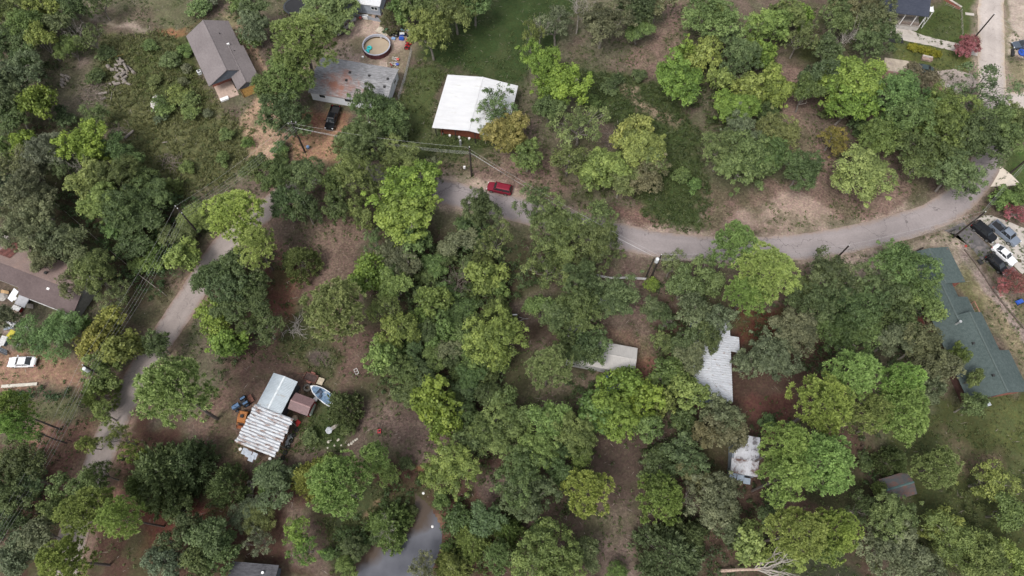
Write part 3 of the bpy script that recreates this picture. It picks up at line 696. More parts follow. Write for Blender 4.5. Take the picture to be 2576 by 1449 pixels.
def walls(root, x0, x1, y0, y1, z0, he, ym, zr, m, name='wall', ov=.35, ends=True):
    """wall ring with gable ends, set in from the eaves"""
    sy = 1 if y1 > y0 else -1
    a, b, c, d = x0 + ov, x1 - ov, y0 + sy * ov, y1 - sy * ov
    k = (zr - he) / abs(ym - y0)
    zt = he + ov * k - .14
    w = MB()
    w.quad((a, c, z0), (b, c, z0), (b, c, zt), (a, c, zt)); w.quad((b, d, z0), (a, d, z0), (a, d, zt), (b, d, zt))
    for x, f in ((a, 1), (b, -1)):
        P = [(x, c, z0), (x, c, zt), (x, ym, zr - .16), (x, d, zt), (x, d, z0)]
        w.add(P if f > 0 else P[::-1], [(0, 1, 2, 3, 4)])
    return w.build(name, m, root)
GLASS = mat("dark_glass", (.03, .035, .04), .08, var=.1, spec=.6)
WHITE = mat("white_paint", (.74, .74, .74), .55, var=.06)
def window(root, p, q, z0, z1, n, fm=None, panes=2, name='window'):
    """window on a wall from p to q (local xy); n outward normal"""
    fm = fm or WHITE
    p, q, n = Vector(p + (0,)), Vector(q + (0,)), Vector(n + (0,))
    d = (q - p); L = d.length; d.normalize()
    fr = MB()
    def bar(u0, u1, a, b, out=.07):
        c = [p + d * u0, p + d * u1]
        vs = []
        for o in (-.02, out):
            for (u, z) in ((0, a), (1, a), (1, b), (0, b)):
                v = c[u] + n * o; vs.append((v.x, v.y, z))
        fr.add(vs, [(0, 3, 2, 1), (4, 5, 6, 7), (0, 1, 5, 4), (1, 2, 6, 5), (2, 3, 7, 6), (3, 0, 4, 7)])
    bar(0, L, z0, z0 + .08); bar(0, L, z1 - .08, z1); bar(0, .08, z0 + .08, z1 - .08); bar(L - .08, L, z0 + .08, z1 - .08)
    for k in range(1, panes): bar(L * k / panes - .03, L * k / panes + .03, z0 + .08, z1 - .08)
    o = fr.build(name, fm, root)
    for k in range(panes):
        a, b = p + d * (L * k / panes + .08) + n * .02, p + d * (L * (k + 1) / panes - .08) + n * .02
        g = MB(); g.quad((a.x, a.y, z0 + .08), (b.x, b.y, z0 + .08), (b.x, b.y, z1 - .08), (a.x, a.y, z1 - .08))
        g.build('pane', GLASS, o)
    return o
def pipe(root, x, y, z, h=.45, r=.06, m=None, name='vent_pipe'):
    p = MB(); p.tube([(x, y, z - .1), (x, y, z + h)], r, 8)
    return p.build(name, m or DKMET, root)
DKMET = mat("dark_metal", (.03, .03, .03), .5, var=.2)
GALV = mat("galvanised_metal", (.45, .46, .48), .45, .6, var=.1)
WOOD = mat("raw_lumber", (.42, .28, .15), .8, var=.2, scale=3)
GREYW = mat("weathered_boards", (.26, .235, .21), .9, var=.25, scale=3)
BRICKR = mat("red_brick", (.26, .1, .075), .9, var=.3, scale=5)
BLUEGREY = mat("slate_siding", (.10, .115, .14), .7, var=.1)

# ---- 1 new house with grey-brown shingles
a, rz, L = frame((468, 91), (525.4, 217), 2.9)
h = thing('house', 'grey-brown gabled house with a front wing, still unfinished, beside the bare sand track', 'house', (a.x, a.y, 0), rz)
SH1 = shingle_mat("greybrown_shingles", (.115, .10, .102), (.225, .20, .20), (.5, .35), .35)
gable_roof(h, 0, 15.2, 0, 9.25, 4.62, 2.9, 5.25, SH1, 'shingle')
o = walls(h, -.1, 13.3, 0, 9.25, 0, 2.9, 4.62, 5.25, BLUEGREY, ov=.5)
p = MB(); p.add([(15.02, .25, 2.8), (15.02, 7.2, 2.8), (15.02, 7.0, 3.9), (15.02, 4.62, 5.08), (14.9, .25, 2.8), (14.9, 7.2, 2.8), (14.9, 7.0, 3.9), (14.9, 4.62, 5.08)], [(0, 1, 2, 3), (7, 6, 5, 4), (0, 4, 5, 1)]); p.build('front_gable', BLUEGREY, h)
# porch recess under the front gable: brick wall, slab, post
p = MB(); p.box(12.96, .7, 0, 17.3, 4.6, .14); p.build('porch_slab', mat("pinkish_concrete", (.4, .3, .25), .9, var=.12), h)
p = MB(); p.box(12.82, .55, .02, 12.95, 4.6, 2.3); p.build('brick_wall', BRICKR, h)
p = MB(); p.box(15.2, 4.45, 0, 15.35, 4.6, 2.8); p.build('porch_post', DKMET, h)
p = MB(); p.cbox(17.2, 1.6, .14, .75, 1.7, .4); p.build('bench_step', WHITE, h)
gable_roof(h, 8.0, 18.8, 4.75, 9.75, 7.0, 2.9, 4.1, SH1, 'shingle')
walls(h, 8.6, 18.8, 4.75, 9.75, 0, 2.9, 7.0, 4.1, BLUEGREY, ov=.45)
p = MB(); p.box(18.32, 5.4, .05, 18.42, 9.0, 2.3); p.build('plywood_panel', mat("osb_panel", (.5, .3, .1), .85, var=.2, scale=3), h)
for y in (5.25, 9.15):
    p = MB(); p.box(18.4, y - .08, 0, 18.55, y + .08, 2.6); p.build('door_post', WOOD, h)
for x, y in ((4.3, 6.5), (9.6, 7.6)): pipe(h, x, y, 5.25 - abs(y - 4.62) * .508 + 0, .3, .09)
p = MB(); p.cbox(7.6, 7.1, 4.0, .3, .5, .35); p.build('roof_vent', WHITE, h)
aw = MB(); aw.box(-.4, -.4, .05, .4, .4, .8); aw.tube([(0, 0, .8), (0, 0, .86)], .32, 16)
ac = aw.build('air_conditioner', mat("ac_white", (.6, .61, .63), .5, var=.08)); g0 = G(*T('A1', 1490, 540), .4); ac.location = (g0[0], g0[1], 0); ac.rotation_euler.z = rz
fan = MB(); fan.lathe([(.05, .87), (.26, .87), (.26, .9), (.05, .9)], 16, closed=True); fan.build('fan_grille', DKMET, ac)
tag(ac, 'white boxed air conditioner unit against the long left wall of the grey-brown gabled house', 'air conditioner')

# ---- 2 low grey house with rust-stained shingles
a, rz, L = frame((810.5, 238), (973.4, 266), 2.7)
h = thing('house', 'low white-walled house under a grey shingle roof stained with rust-red patches', 'house', (a.x, a.y, 0), rz)
SH2 = shingle_mat("rust_stained_shingles", (.135, .135, .14), (.345, .345, .36), (1.3, .22), 1.0, patch=(.27, .115, .075), patch_lo=.36, patch_scale=.5, bounds=(('X', 3.0, 7.5), ('Y', 2.5, 7)))
gable_roof(h, -3, 13.4, 0, 9.6, 4.8, 2.7, 3.75, SH2, 'shingle')
walls(h, -3, 13.4, 0, 9.6, .1, 2.7, 4.8, 3.75, mat("white_siding", (.62, .64, .68), .6, var=.06), ov=.3)
window(h, (4.4, .3), (7.4, .3), 1.35, 2.4, (0, -1), panes=2)
window(h, (-1.0, .3), (.4, .3), 1.3, 2.3, (0, -1), panes=1)
window(h, (13.1, 6.4), (13.1, 7.6), 1.3, 2.3, (1, 0), panes=1)
for x, y in ((4.2, 5.9), (4.1, 3.8), (8.3, 5.9), (8.2, 3.8), (12.2, 5.9), (12.1, 3.8)):
    z = 3.75 - abs(y - 4.8) * .219
    p = MB(); p.cbox(x, y, z, .42, .42, .3); p.build('roof_vent', DKMET, h)

# ---- 3 white metal roofed barn
a, rz, L = frame((1126, 187.6), (1087.7, 318), 3.4)
h = thing('barn', 'open barn with a bright white ribbed metal roof and red-brown walls on the lawn', 'barn', (a.x, a.y, 0), rz)
WMET = mat("white_metal_roof", (.56, .565, .58), .45, var=.05, scale=.8, stain=(.47, .465, .45), stain_amt=.12, stain_scale=.9, stretch=(1.6, .25, 1))
gable_roof(h, 0, 13.6, 0, 14.7, 7.4, 3.4, 4.35, WMET, (.3, .03, .08))
REDW = mat("red_brown_boards", (.15, .045, .025), .8, var=.25)
p = MB(); p.box(12.0, 1.6, .1, 12.15, 13.6, 3.2); p.build('back_wall', REDW, h)
p = MB(); p.box(.6, 1.4, .1, 12.7, 1.55, 3.3); p.build('side_wall', REDW, h)
for y in (.5, 4.5, 8.5, 12.5, 14.3):
    for x in (.5, 13.1):
        p = MB(); p.box(x - .08, y - .08, 0, x + .08, y + .08, 3.42); p.build('post', DKMET, h)
for x in (4.7, 8.8):
    p = MB(); p.box(x - .08, .42, 0, x + .08, .58, 3.42); p.build('post', DKMET, h)

# ---- 4 dark blue roofed house with porch
a, rz, L = frame((2180, 25.1), (2337.3, 42.1), 4.3)
h = thing('house', 'house with a dark navy shingle roof and a raised front porch on slanting white posts', 'house', (a.x, a.y, 0), rz)
SH3 = shingle_mat("navy_shingles", (.028, .034, .052), (.06, .067, .09), (.7, .3), .5)
r = MB(); slope(r, 0, 13.3, 0, 4.3, 9, 7.6, 'shingle'); slope(r, 0, 13.3, 18, 4.3, 9, 7.6, 'shingle'); r.build('roof', SH3, h)
TAN = mat("bare_plywood", (.43, .36, .3), .85, var=.15, scale=2)
w_ = MB()
for x in (.4, 13.0):
    P = [(x, 3, .2), (x, 3, 5.3), (x, 9, 7.4), (x, 15, 5.3), (x, 15, .2)]
    w_.add(P, [(0, 1, 2, 3, 4)])
w_.quad((.4, 3, .2), (13, 3, .2), (13, 3, 5.3), (.4, 3, 5.3)); w_.quad((.4, 15, .2), (13, 15, .2), (13, 15, 5.3), (.4, 15, 5.3))
w_.build('wall', TAN, h)
p = MB(); p.box(.4, .2, 1.05, 13.0, 2.95, 1.2); p.build('porch_floor', GREYW, h)
BLK = mat("painted_block", (.42, .4, .38), .9, var=.1)
for i in range(12):
    p = MB(); p.box(.45 + i * 1.05, .22, 0, .45 + i * 1.05 + 1.0, .42, 1.04); p.build('foundation_block', BLK, h)
p = MB(); p.box(12.6, .45, 0, 12.95, 2.9, 1.04); p.build('foundation_block', BLK, h)
for x in (.6, 3.4, 6.0, 8.6, 11.0, 12.85):
    p = MB(); p.box(x - .07, .3, 1.2, x + .07, .44, 4.28); p.build('porch_post', WHITE, h)
for i in range(4):
    p = MB(); p.box(6.3, 2.7 - i * .32, 1.2, 7.6, 2.95 - i * .32, 1.9 - i * .18); p.build('step', WOOD, h)
for k in range(3):
    p = MB(); p.box(8.7, .33, 1.45 + k * .25, 12.8, .38, 1.5 + k * .25); p.build('railing', mat("brown_rail", (.12, .06, .04), .8), h)
# white scaffold frames at the right gable
for i, (x, y) in enumerate(((14.1, 1.2), (14.1, 5.0))):
    s = MB()
    for yy in (y, y + 1.4): s.tube([(x, yy, 0), (x, yy, 4.9)], .06, 6)
    for z in (1.2, 2.6, 4.0, 4.8): s.tube([(x, y, z), (x, y + 1.4, z)], .05, 6)
    s.tube([(x, y, .2), (x, y + 1.4, 2.6)], .04, 6)
    s.box(x - .9, y, 4.6, x + .1, y + 1.4, 4.66)
    o = s.build('scaffold', WHITE)
    o.matrix_world = Matrix.Translation((a.x, a.y, 0)) @ Matrix.Rotation(rz, 4, 'Z')
    tag(o, ('white scaffold frame at the near corner of the navy-roofed house' if i == 0 else 'white scaffold frame further back along the gable of the navy-roofed house'), 'scaffold', 'scaffold frames at the navy-roofed house')
# two low brick garden walls beside it
for i, (p0, p1) in enumerate((((2366, -6), (2414, 24)), ((2480, 30), (2490, 36)))):
    if i: break
    A_, B_ = Vector(G(*p0)), Vector(G(*p1)); d = (B_ - A_); L_ = d.length
    o = thing('garden_wall', 'low brick garden wall with a pale coping beside the navy-roofed house', 'wall', (A_.x, A_.y, 0), math.atan2(d.y, d.x))
    p = MB(); p.box(0, -.15, 0, L_, .15, .7); p.build('brickwork', BRICKR, o)
    p = MB(); p.box(-.05, -.22, .7, L_ + .05, .22, .8); p.build('coping', CONC, o)

# ---- 5 green shingled carport and house
SHG = shingle_mat("green_shingles", (.042, .060, .058), (.094, .120, .117), (.5, .5), .5)
CAPG = mat("green_ridge", (.085, .108, .104), .9, var=.1)
zg = lambda x, y: (2271.7 + .2941 * x, 603.4 + .2941 * y)
a, rz, L = frame(zg(385, 60), zg(530, 350), 2.8)
h = thing('carport', 'carport under a green shingle gable roof at the roadside end of the green house', 'carport', (a.x, a.y, 0), rz)
gable_roof(h, 0, 7.2, -8.5, 0, -4.3, 2.8, 3.75, SHG, 'shingle', CAPG)
for x in (.4, 6.8):
    for y in (-8.1, -4.3, -.4):
        p = MB(); p.box(x - .08, y - .08, 0, x + .08, y + .08, 2.9); p.build('post', BRICKR, h)
p = MB(); p.box(6.6, -8.1, .02, 6.75, -.5, 2.7); p.build('back_wall', BRICKR, h)
a, rz, L = frame(zg(560, 655), zg(875, 1315), 4.3)
h = thing('house', 'long green-shingled house with staggered ridges and a deck facing the dry lawn', 'house', (a.x, a.y, 0), rz)
# lower front roof
r = MB(); slope(r, -7.2, .6, -5.4, 2.7, -2.0, 4.3, 'shingle'); slope(r, -7.2, -4.2, 1.1, 2.75, -2.0, 4.3, 'shingle'); slope(r, -4.2, .2, 3.2, 2.1, -2.0, 4.3, 'shingle')
o = r.build('front_roof', SHG, h)
c = MB(); c.box(-7.2, -2.12, 4.28, .3, -1.88, 4.38); c.build('ridge_cap', CAPG, o)
# main roof: deep left slope, right slope stepped
r = MB(); slope(r, -.6, 13.9, -5.4, 2.65, 0, 5.0, 'shingle'); slope(r, -.6, 6.5, 3.1, 3.6, 0, 5.0, 'shingle'); slope(r, 6.5, 13.9, 5.6, 2.5, 0, 5.0, 'shingle')
o = r.build('main_roof', SHG, h)
c = MB(); c.box(-.6, -.12, 4.98, 13.9, .12, 5.08); c.build('ridge_cap', CAPG, o)
w_ = MB(); w_.box(-6.8, -4.9, .1, 13.5, .7, 2.6); w_.build('wall', mat('dark_brown_siding', (.09, .045, .04), .85, var=.2), h)
w_ = MB(); w_.box(-3.9, .72, .1, 6.3, 2.7, 2.2); w_.build('wall', BRICKR, h)
w_ = MB(); w_.box(6.9, .72, .1, 13.5, 5.2, 2.3); w_.build('wall', BRICKR, h)
w_ = MB(); w_.add([(13.5, -5, 2.5), (13.5, 5.2, 2.3), (13.5, 0, 4.75)], [(0, 1, 2)]); w_.build('gable', mat("grey_siding", (.3, .3, .3), .8), h)
FLUE = mat("flue_metal", (.6, .6, .6), .4, .5)
p = MB(); p.tube([(.9, -2.5, 3.6), (.9, -2.5, 5.1)], .14, 10); p.tube([(.9, -2.5, 5.1), (.9, -2.5, 5.3)], .24, 10); p.build('flue', FLUE, h)
for x, y in ((-.9, -3.7), (4.8, -1.5), (10.0, -2.2), (10.7, -.9)): 
    p = MB(); p.cbox(x, y, 5.0 + y * .435 - .02, .36, .36, .3); p.build('roof_vent', DKMET, h)
DECKR = mat("red_brown_deck", (.115, .035, .03), .8, var=.25, scale=3)
for i in range(6):
    p = MB(); p.box(-2.6, -6.6 + i * .2, .5, 3.0, -6.6 + i * .2 + .185, .55); p.build('deck_board', DECKR, h)
DECKB = mat("faded_red_board", (.3, .15, .11), .8, var=.25, scale=3)
for i in range(7):
    p = MB(); p.box(-3.4, 3.35 + i * .17, .5, 5.6, 3.35 + i * .17 + .15, .55); p.build('deck_board', DECKB if i % 3 else GREYW, h)
for i in range(9):
    x = -3.3 + i * 1.1
    p = MB(); p.box(x - .05, 4.52, 0, x + .05, 4.62, 1.5); p.build('deck_post', DECKB, h)
p = MB(); p.box(-3.4, 4.5, 1.5, 5.6, 4.64, 1.56); p.build('handrail', DECKB, h)

# ---- 6 long white barn: ribbed upper roof, rusty corrugated lower roof
zs = lambda x, y: (.8874 * (640 + x / 4.675), .8874 * (1030 + y / 4.675))
a, rz, L = frame(zs(635, 125), zs(415, 540), 3.0)
h = thing('barn', 'long low barn with a ribbed pale roof joined to a rusty corrugated near end', 'barn', (a.x, a.y, 0), rz)
PMET = mat("pale_metal_roof", (.43, .48, .52), .45, .1, var=.08, scale=1.0, stain=(.36, .35, .34), stain_amt=.12, stain_scale=1.2, stretch=(1, .4, 1))
gable_roof(h, 0, 5.8, 0, 4.45, 2.25, 3.0, 3.6, PMET, (.24, .035, .1), mat("bright_cap", (.66, .7, .73), .4))
walls(h, 0, 5.8, 0, 4.45, 0, 3.0, 2.25, 3.6, mat("dark_tin", (.06, .065, .075), .6, var=.2), ov=.25)
RUST = mat("rusting_corrugated", (.43, .45, .48), .5, .1, var=.10, scale=2, stain=(.17, .105, .085), stain_amt=.5, stain_scale=1.1, stretch=(2.4, .6, 1))
n = 13; x0, x1 = 5.82, 12.35; y0, y1 = -.15, 6.75
for i in range(n):
    xa, wd = x0 + (x1 - x0) * i / n, (x1 - x0) / n
    s = MB(); K = 8
    prof = [(xa + wd * k / K, .13 * math.sin(math.pi * k / K) ** 1.4) for k in range(K + 1)]
    yb = y1 + .12 * math.sin(i * 2.1); ya = y0 - .1 * math.sin(i * 1.7)
    for (u, hu), (v, hv) in zip(prof[:-1], prof[1:]):
        s.quad((u, ya, 3.36 + hu), (v, ya, 3.36 + hv), (v, yb, 3.05 + hv), (u, yb, 3.05 + hu))
    s.quad((xa, ya, 3.3), (xa, yb, 2.99), (xa + wd, yb, 2.99), (xa + wd, ya, 3.3))
    s.build('roof_sheet', RUST, h)
w_ = MB(); w_.box(6.0, .3, 0, 6.15, 6.3, 2.95); w_.box(6.15, .3, 0, 12.1, .45, 3.1); w_.build('wall', mat("dark_tin", (.05, .05, .05)), h)
for x in (6.3, 8.3, 10.3, 12.1):
    p = MB(); p.box(x - .08, 6.4, 0, x + .08, 6.56, 2.95); p.build('post', GREYW, h)
for i, x in enumerate((6.9, 7.9, 8.9, 9.9, 10.9, 11.8)):
    p = MB(); p.lathe([(.16, .0), (.34, .0), (.4, .12), (.34, .26), (.16, .26)], 14, closed=True)
    o = p.build('tyre', mat("black_rubber", (.02, .02, .02), .8, var=.2), None)
    o.matrix_world = Matrix.Translation((a.x, a.y, 0)) @ Matrix.Rotation(rz, 4, 'Z') @ Matrix.Translation((x, 6.95, 0.0))
    tag(o, 'black tyre in the row lying under the right eave of the long low barn', 'tyre', 'tyres along the barn eave')
zt = [(1.2, 13.2), (2.0, 13.6), (2.8, 13.35)]
for i, (y, x) in enumerate(((1.6, 12.6), (2.4, 12.75), (3.1, 13.2), (3.4, 12.7))):
    s = MB(); s.add([(x, y - .45, 2.4), (x + 1.0, y - .45, 2.2), (x + 1.0, y + .4, 2.2), (x, y + .4, 2.4)], [(0, 1, 2, 3)]); s.add([(x, y - .45, 2.37), (x, y + .4, 2.37), (x + 1.0, y + .4, 2.17), (x + 1.0, y - .45, 2.17)], [(0, 1, 2, 3)])
    s.build('awning_sheet', mat("grey_tin", (.27, .30, .35), .5, .2, var=.2), h)

# ---- 7 brown roofed red shed
a, rz, L = frame(zs(820, 600), zs(1075, 695), 2.2)
h = thing('shed', 'small red shed under a faded maroon metal roof beside the long low barn', 'shed', (a.x, a.y, 0), rz)
gable_roof(h, 0, 3.6, 0, 2.9, 1.4, 2.2, 2.75, mat("maroon_roof", (.17, .108, .11), .6, var=.10, scale=2), (.22, .025, .08), mat("maroon_cap", (.24, .15, .15), .6))
walls(h, 0, 3.6, 0, 2.9, 0, 2.2, 1.4, 2.75, mat("barn_red", (.24, .03, .035), .7, var=.25), ov=.2)
p = MB(); p.box(1.9, .1, .1, 2.7, .19, 1.9); p.build('door', mat("door_dark", (.05, .04, .045), .7), h)

# ---- 8 brown roofed house at the left edge
zl = lambda x, y: (.294 * x, .8874 * 640 + .294 * y)
a, rz, L = frame(zl(0, 475), zl(640, 725), 2.6)
h = thing('house', 'old house with a sagging brown roof at the left edge, clutter along its front', 'house', (a.x, a.y, 0), rz)
SHB = shingle_mat("brown_roll_roof", (.08, .06, .06), (.145, .112, .11), (2.5, 1.2), .4, fine=3.0)
SHB2 = shingle_mat("leafy_brown_roof", (.16, .115, .105), (.29, .22, .2), (2, 1.5), .4, patch=(.30, .2, .16), patch_lo=.62, fine=4.0)
# near slope with a notch at the left, far slope littered with leaves
r = MB(); slope(r, -6, 3.9, 0.2, 2.65, 2.9, 3.7, 'shingle'); slope(r, 3.9, 15.6, -.9, 2.35, 2.9, 3.7, 'shingle'); r.build('near_roof', SHB, h)
r = MB(); slope(r, -6, 13.5, 7.2, 2.5, 2.9, 3.7, 'shingle'); r.build('far_roof', SHB2, h)
w_ = MB(); w_.box(-5.8, .5, 0, 3.8, 6.8, 2.5); w_.build('wall', mat("grey_clapboard", (.3, .29, .28), .8, var=.15), h)
w_ = MB(); w_.box(3.85, -.5, 0, 15.2, 6.8, 2.3); w_.build('wall', mat("grey_clapboard", (.3, .29, .28)), h)
p = MB(); p.box(6.8, -1.02, 2.1, 15.6, -.92, 2.34); p.build('fascia', mat("peeling_white", (.5, .5, .5), .8, var=.25), h)
RED = mat("rusty_red_tin", (.16, .065, .055), .7, var=.35, scale=2)
for i in range(3):
    p = MB(); x = -3.3 + i * .95; p.add([(x, 4.2, 3.46), (x + .88, 4.2, 3.46), (x + .88, 7.4, 2.58), (x, 7.4, 2.58), (x + .44, 4.2, 3.54), (x + .44, 7.4, 2.66)], [(0, 4, 5, 3), (4, 1, 2, 5)]); p.build('tin_sheet', RED, h)
for x, y in ((5.6, 4.2), (7.2, 4.1)):
    p = MB(); p.cbox(x, y, 3.2, .55, .5, .4); p.build('roof_vent', DKMET, h)
p = MB(); p.cbox(9.3, 1.7, 3.1, .5, .4, .25); p.build('roof_vent', WHITE, h)
p = MB(); p.add([(3.1, -.2, 2.6), (4.3, -.5, 2.6), (4.1, -2.5, 2.15), (2.9, -2.2, 2.15)], [(0, 3, 2, 1)]); p.build('awning_sheet', mat("white_sheet_metal", (.62, .64, .67), .4, var=.06), h)
p = MB(); slope(p, 4.5, 6.6, -2.6, 1.95, -.92, 2.3, (.2, .03, .1)); p.build('awning_sheet', mat("pale_tin", (.36, .36, .38), .5, .2, var=.1), h)

# ---- 9 pale metal trailer home
zm = lambda x, y: (.8874 * (1560 + x / 4.2933), .8874 * (900 + y / 4.2933))
a, rz, L = frame(zm(240, 220), zm(1058, 372), 2.8)
h = thing('mobile_home', 'mobile home with a plain beige ribbed metal roof half hidden by oaks', 'mobile home', (a.x, a.y, 0), rz)
BMET = mat("beige_metal_roof", (.40, .385, .37), .5, .05, var=.05, scale=.8, stain=(.3, .28, .27), stain_amt=.05)
gable_roof(h, 0, 11.7, -4.75, 0, -2.25, 2.8, 3.25, BMET, (.28, .03, .07))
walls(h, 0, 11.7, 0, -4.75, .3, 2.8, -2.25, 3.25, mat("beige_siding", (.4, .4, .4), .7), ov=.15)

# ---- 10 white ribbed mobile home
a, rz, L = frame(zm(2190, 250), zm(2222, 1020), 2.9)
h = thing('mobile_home', 'mobile home with a leaf-stained white ribbed roof and a porch roof on its right', 'mobile home', (a.x, a.y, 0), rz)
RMET = mat("white_ribbed_roof", (.50, .52, .56), .45, .05, var=.10, scale=1.5, stain=(.24, .19, .17), stain_amt=.2, stain_scale=1.6, stretch=(1.8, .7, 1))
gable_roof(h, -3.2, 11.3, -6.5, 0, -3.6, 2.9, 3.5, RMET, (.42, .11, .2))
walls(h, -3.2, 11.3, 0, -6.5, .3, 2.9, -3.6, 3.5, mat("blue_grey_siding", (.2, .25, .34), .7, var=.1), ov=.25)
p = MB(); slope(p, -.4, 2.4, 1.6, 2.62, -.3, 2.97, (.4, .05, .16)); p.build('porch_roof', RMET, h)
for x in (-.2, 2.2):
    p = MB(); p.box(x - .06, 1.35, 0, x + .06, 1.47, 2.6); p.build('porch_post', GREYW, h)
p = MB(); p.box(5.0, -6.62, 1.1, 6.5, -6.55, 2.1); p.build('shutter', WHITE, h)

# ---- 11 rusty white shed
zr_ = lambda x, y: (.8874 * (2040 + x / 8.05), .8874 * (1220 + y / 8.05))
a, rz, L = frame(zr_(250, 960), zr_(650, 1030), 2.2)
h = thing('shed', 'small shed roofed with peeling white and rust-brown metal sheets under the pines', 'shed', (a.x, a.y, 0), rz)
PEEL = mat("peeling_white_roof", (.50, .51, .55), .5, .05, var=.15, scale=2, stain=(.12, .07, .06), stain_amt=.75, stain_scale=.5)
PEEL2 = mat("mouldy_white_roof", (.50, .51, .55), .5, .05, var=.15, scale=2, stain=(.16, .15, .16), stain_amt=.55, stain_scale=1.0)
p = MB(); slope(p, 0, 4.3, 0, 2.2, 2.35, 2.5, (.3, .03, .1)); p.build('near_roof', PEEL, h)
p = MB(); slope(p, .3, 4.3, 2.3, 2.7, 6.2, 2.95, (.3, .03, .1)); p.build('far_roof', PEEL2, h)
w_ = MB(); w_.box(.15, .2, 0, 4.1, 6.0, 2.15); w_.build('wall', mat("shed_wall", (.26, .30, .36), .7, var=.15), h)
for i, (x, y) in enumerate(((.0, -.5), (1.2, -.55), (2.2, -.9))):
    p = MB(); p.add([(x, y + .55, 1.9), (x, y - .35, 1.6), (x + 1.1, y - .35, 1.6), (x + 1.1, y + .55, 1.9)], [(0, 1, 2, 3)]); p.build('awning_sheet', mat("blue_tin", (.24, .29, .36), .5, .1, var=.15), h)

# ---- 12 shed with fallen leaves on the roof
zf = lambda x, y: (.8874 * (2440 + x / 8.05), .8874 * (1300 + y / 8.05))
a, rz, L = frame(zf(690, 985), zf(1270, 810), 2.3)
h = thing('shed', 'small dark green shed roof scattered with fallen red leaves', 'shed', (a.x, a.y, 0), rz)
SHL = shingle_mat("leaf_strewn_roof", (.05, .06, .066), (.095, .10, .105), (.6, .3), .4, patch=(.17, .075, .055), patch_lo=.55, patch_scale=1.2, fine=7.0)
gable_roof(h, -.3, 4.6, 0, 3.6, 1.8, 2.3, 3.0, SHL, 'shingle', mat("teal_cap", (.07, .12, .12), .8))
walls(h, -.3, 4.6, 0, 3.6, 0, 2.3, 1.8, 3.0, mat("shed_brown", (.07, .04, .035), .8), ov=.3)

# ---- 13 grey mobile home at the top
zq = lambda x, y: (.8874 * (930 + x / 6.9), .8874 * y / 6.9)
a, rz, L = frame(zq(580, 70), zq(990, 125), 2.9)
h = thing('mobile_home', 'grey-blue sided mobile home end with a white metal roof at the top edge', 'mobile home', (a.x, a.y, 0), rz)
GS = mat("grey_blue_siding", (.30, .33, .38), .6, var=.06)
gable_roof(h, -1.0, 4.9, 0, 14, 7, 2.9, 4.1, WMET, (.35, .03, .08))
walls(h, -4.6, 4.9, 0, 14, .7, 2.85, 7, 4.0, GS, ov=.25)
p = MB(); slope(p, -4.9, -1.02, 0, 2.85, 7, 4.05, (.35, .03, .08)); p.build('roof', WMET, h)
p = MB(); p.box(-4.4, .3, .05, 4.6, 13.6, .69); p.build('skirting', mat("skirting_grey", (.36, .39, .45), .6, var=.08), h)
window(h, (2.7, .25), (4.2, .25), 1.45, 2.4, (0, -1), panes=2)
p = MB(); p.box(.3, .19, .75, .4, .25, 2.8); p.build('downpipe', WHITE, h)
# grey board fence leaning in front
A_, B_ = Vector(G(*zq(390, 290))), Vector(G(*zq(1050, 440))); d = B_ - A_; Lf = d.length
f_ = thing('fence', 'weathered grey sheet fence in front of the grey-blue mobile home', 'fence', (A_.x, A_.y, 0), math.atan2(d.y, d.x))
k = int(Lf / 1.1)
for i in range(k):
    p = MB(); x = i * Lf / k; t = .12 * math.sin(i * 2.3)
    p.box(x + .02, -.03 + t * .3, .02, x + Lf / k - .02, .03 + t * .3, 1.0 + t); p.build('fence_panel', mat("grey_fence_sheet", (.30, .32, .36), .7, var=.15), f_)

# ---- 14 grey roof at the bottom edge
a, rz, L = frame((585, 1412), (705, 1422), 2.8)
h = thing('house', 'dark grey shingle roof corner with a white vent at the bottom edge', 'house', (a.x, a.y, 0), rz)
SHD = shingle_mat("charcoal_shingles", (.045, .045, .052), (.11, .11, .122), (1.0, .28), .8)
r = MB(); slope(r, 0, 7.0, 0, 2.8, -4.5, 4.0, 'shingle'); slope(r, 0, 7.0, -9, 2.8, -4.5, 4.0, 'shingle'); r.build('roof', SHD, h)
walls(h, 0, 7.0, 0, -9, 0, 2.8, -4.5, 4.0, BLUEGREY, ov=.4)
p = MB(); p.tube([(5.0, -1.2, 3.0), (5.0, -1.2, 3.5)], .2, 10); p.build('vent_pipe', WHITE, h)

# ---- 15 red-roofed cottage half hidden by the oaks, upper right
a, rz, L = frame((2195, 236), (2345, 262), 2.6)
h = thing('house', 'cottage with a dull red-brown roof almost hidden under oaks near the yellow hedge', 'house', (a.x, a.y, 0), rz)
RB = mat("dull_red_roof", (.2, .105, .095), .8, var=.15, scale=1.5)
gable_roof(h, 0, 13.5, 0, 7.0, 3.5, 2.6, 3.7, RB, 'shingle')
walls(h, 0, 13.5, 0, 7.0, 0, 2.6, 3.5, 3.7, mat("cottage_wall", (.35, .33, .3), .8), ov=.4)
a, rz, L = frame((2226, 177), (2288, 186), 2.5)
h = thing('open_shed', 'small open shed with a flat tan metal roof below the yellow hedge', 'shed', (a.x, a.y, 0), rz)
p = MB(); slope(p, 0, 5.4, 0, 2.4, 3.4, 2.65, (.3, .03, .1)); p.build('roof', mat("tan_tin_roof", (.36, .31, .25), .7, var=.15, scale=.8, stain=(.26, .22, .19), stain_amt=.4), h)
for x in (.2, 5.2):
    for y in (.2, 3.2):
        p = MB(); p.box(x - .06, y - .06, 0, x + .06, y + .06, 2.45); p.build('post', GREYW, h)

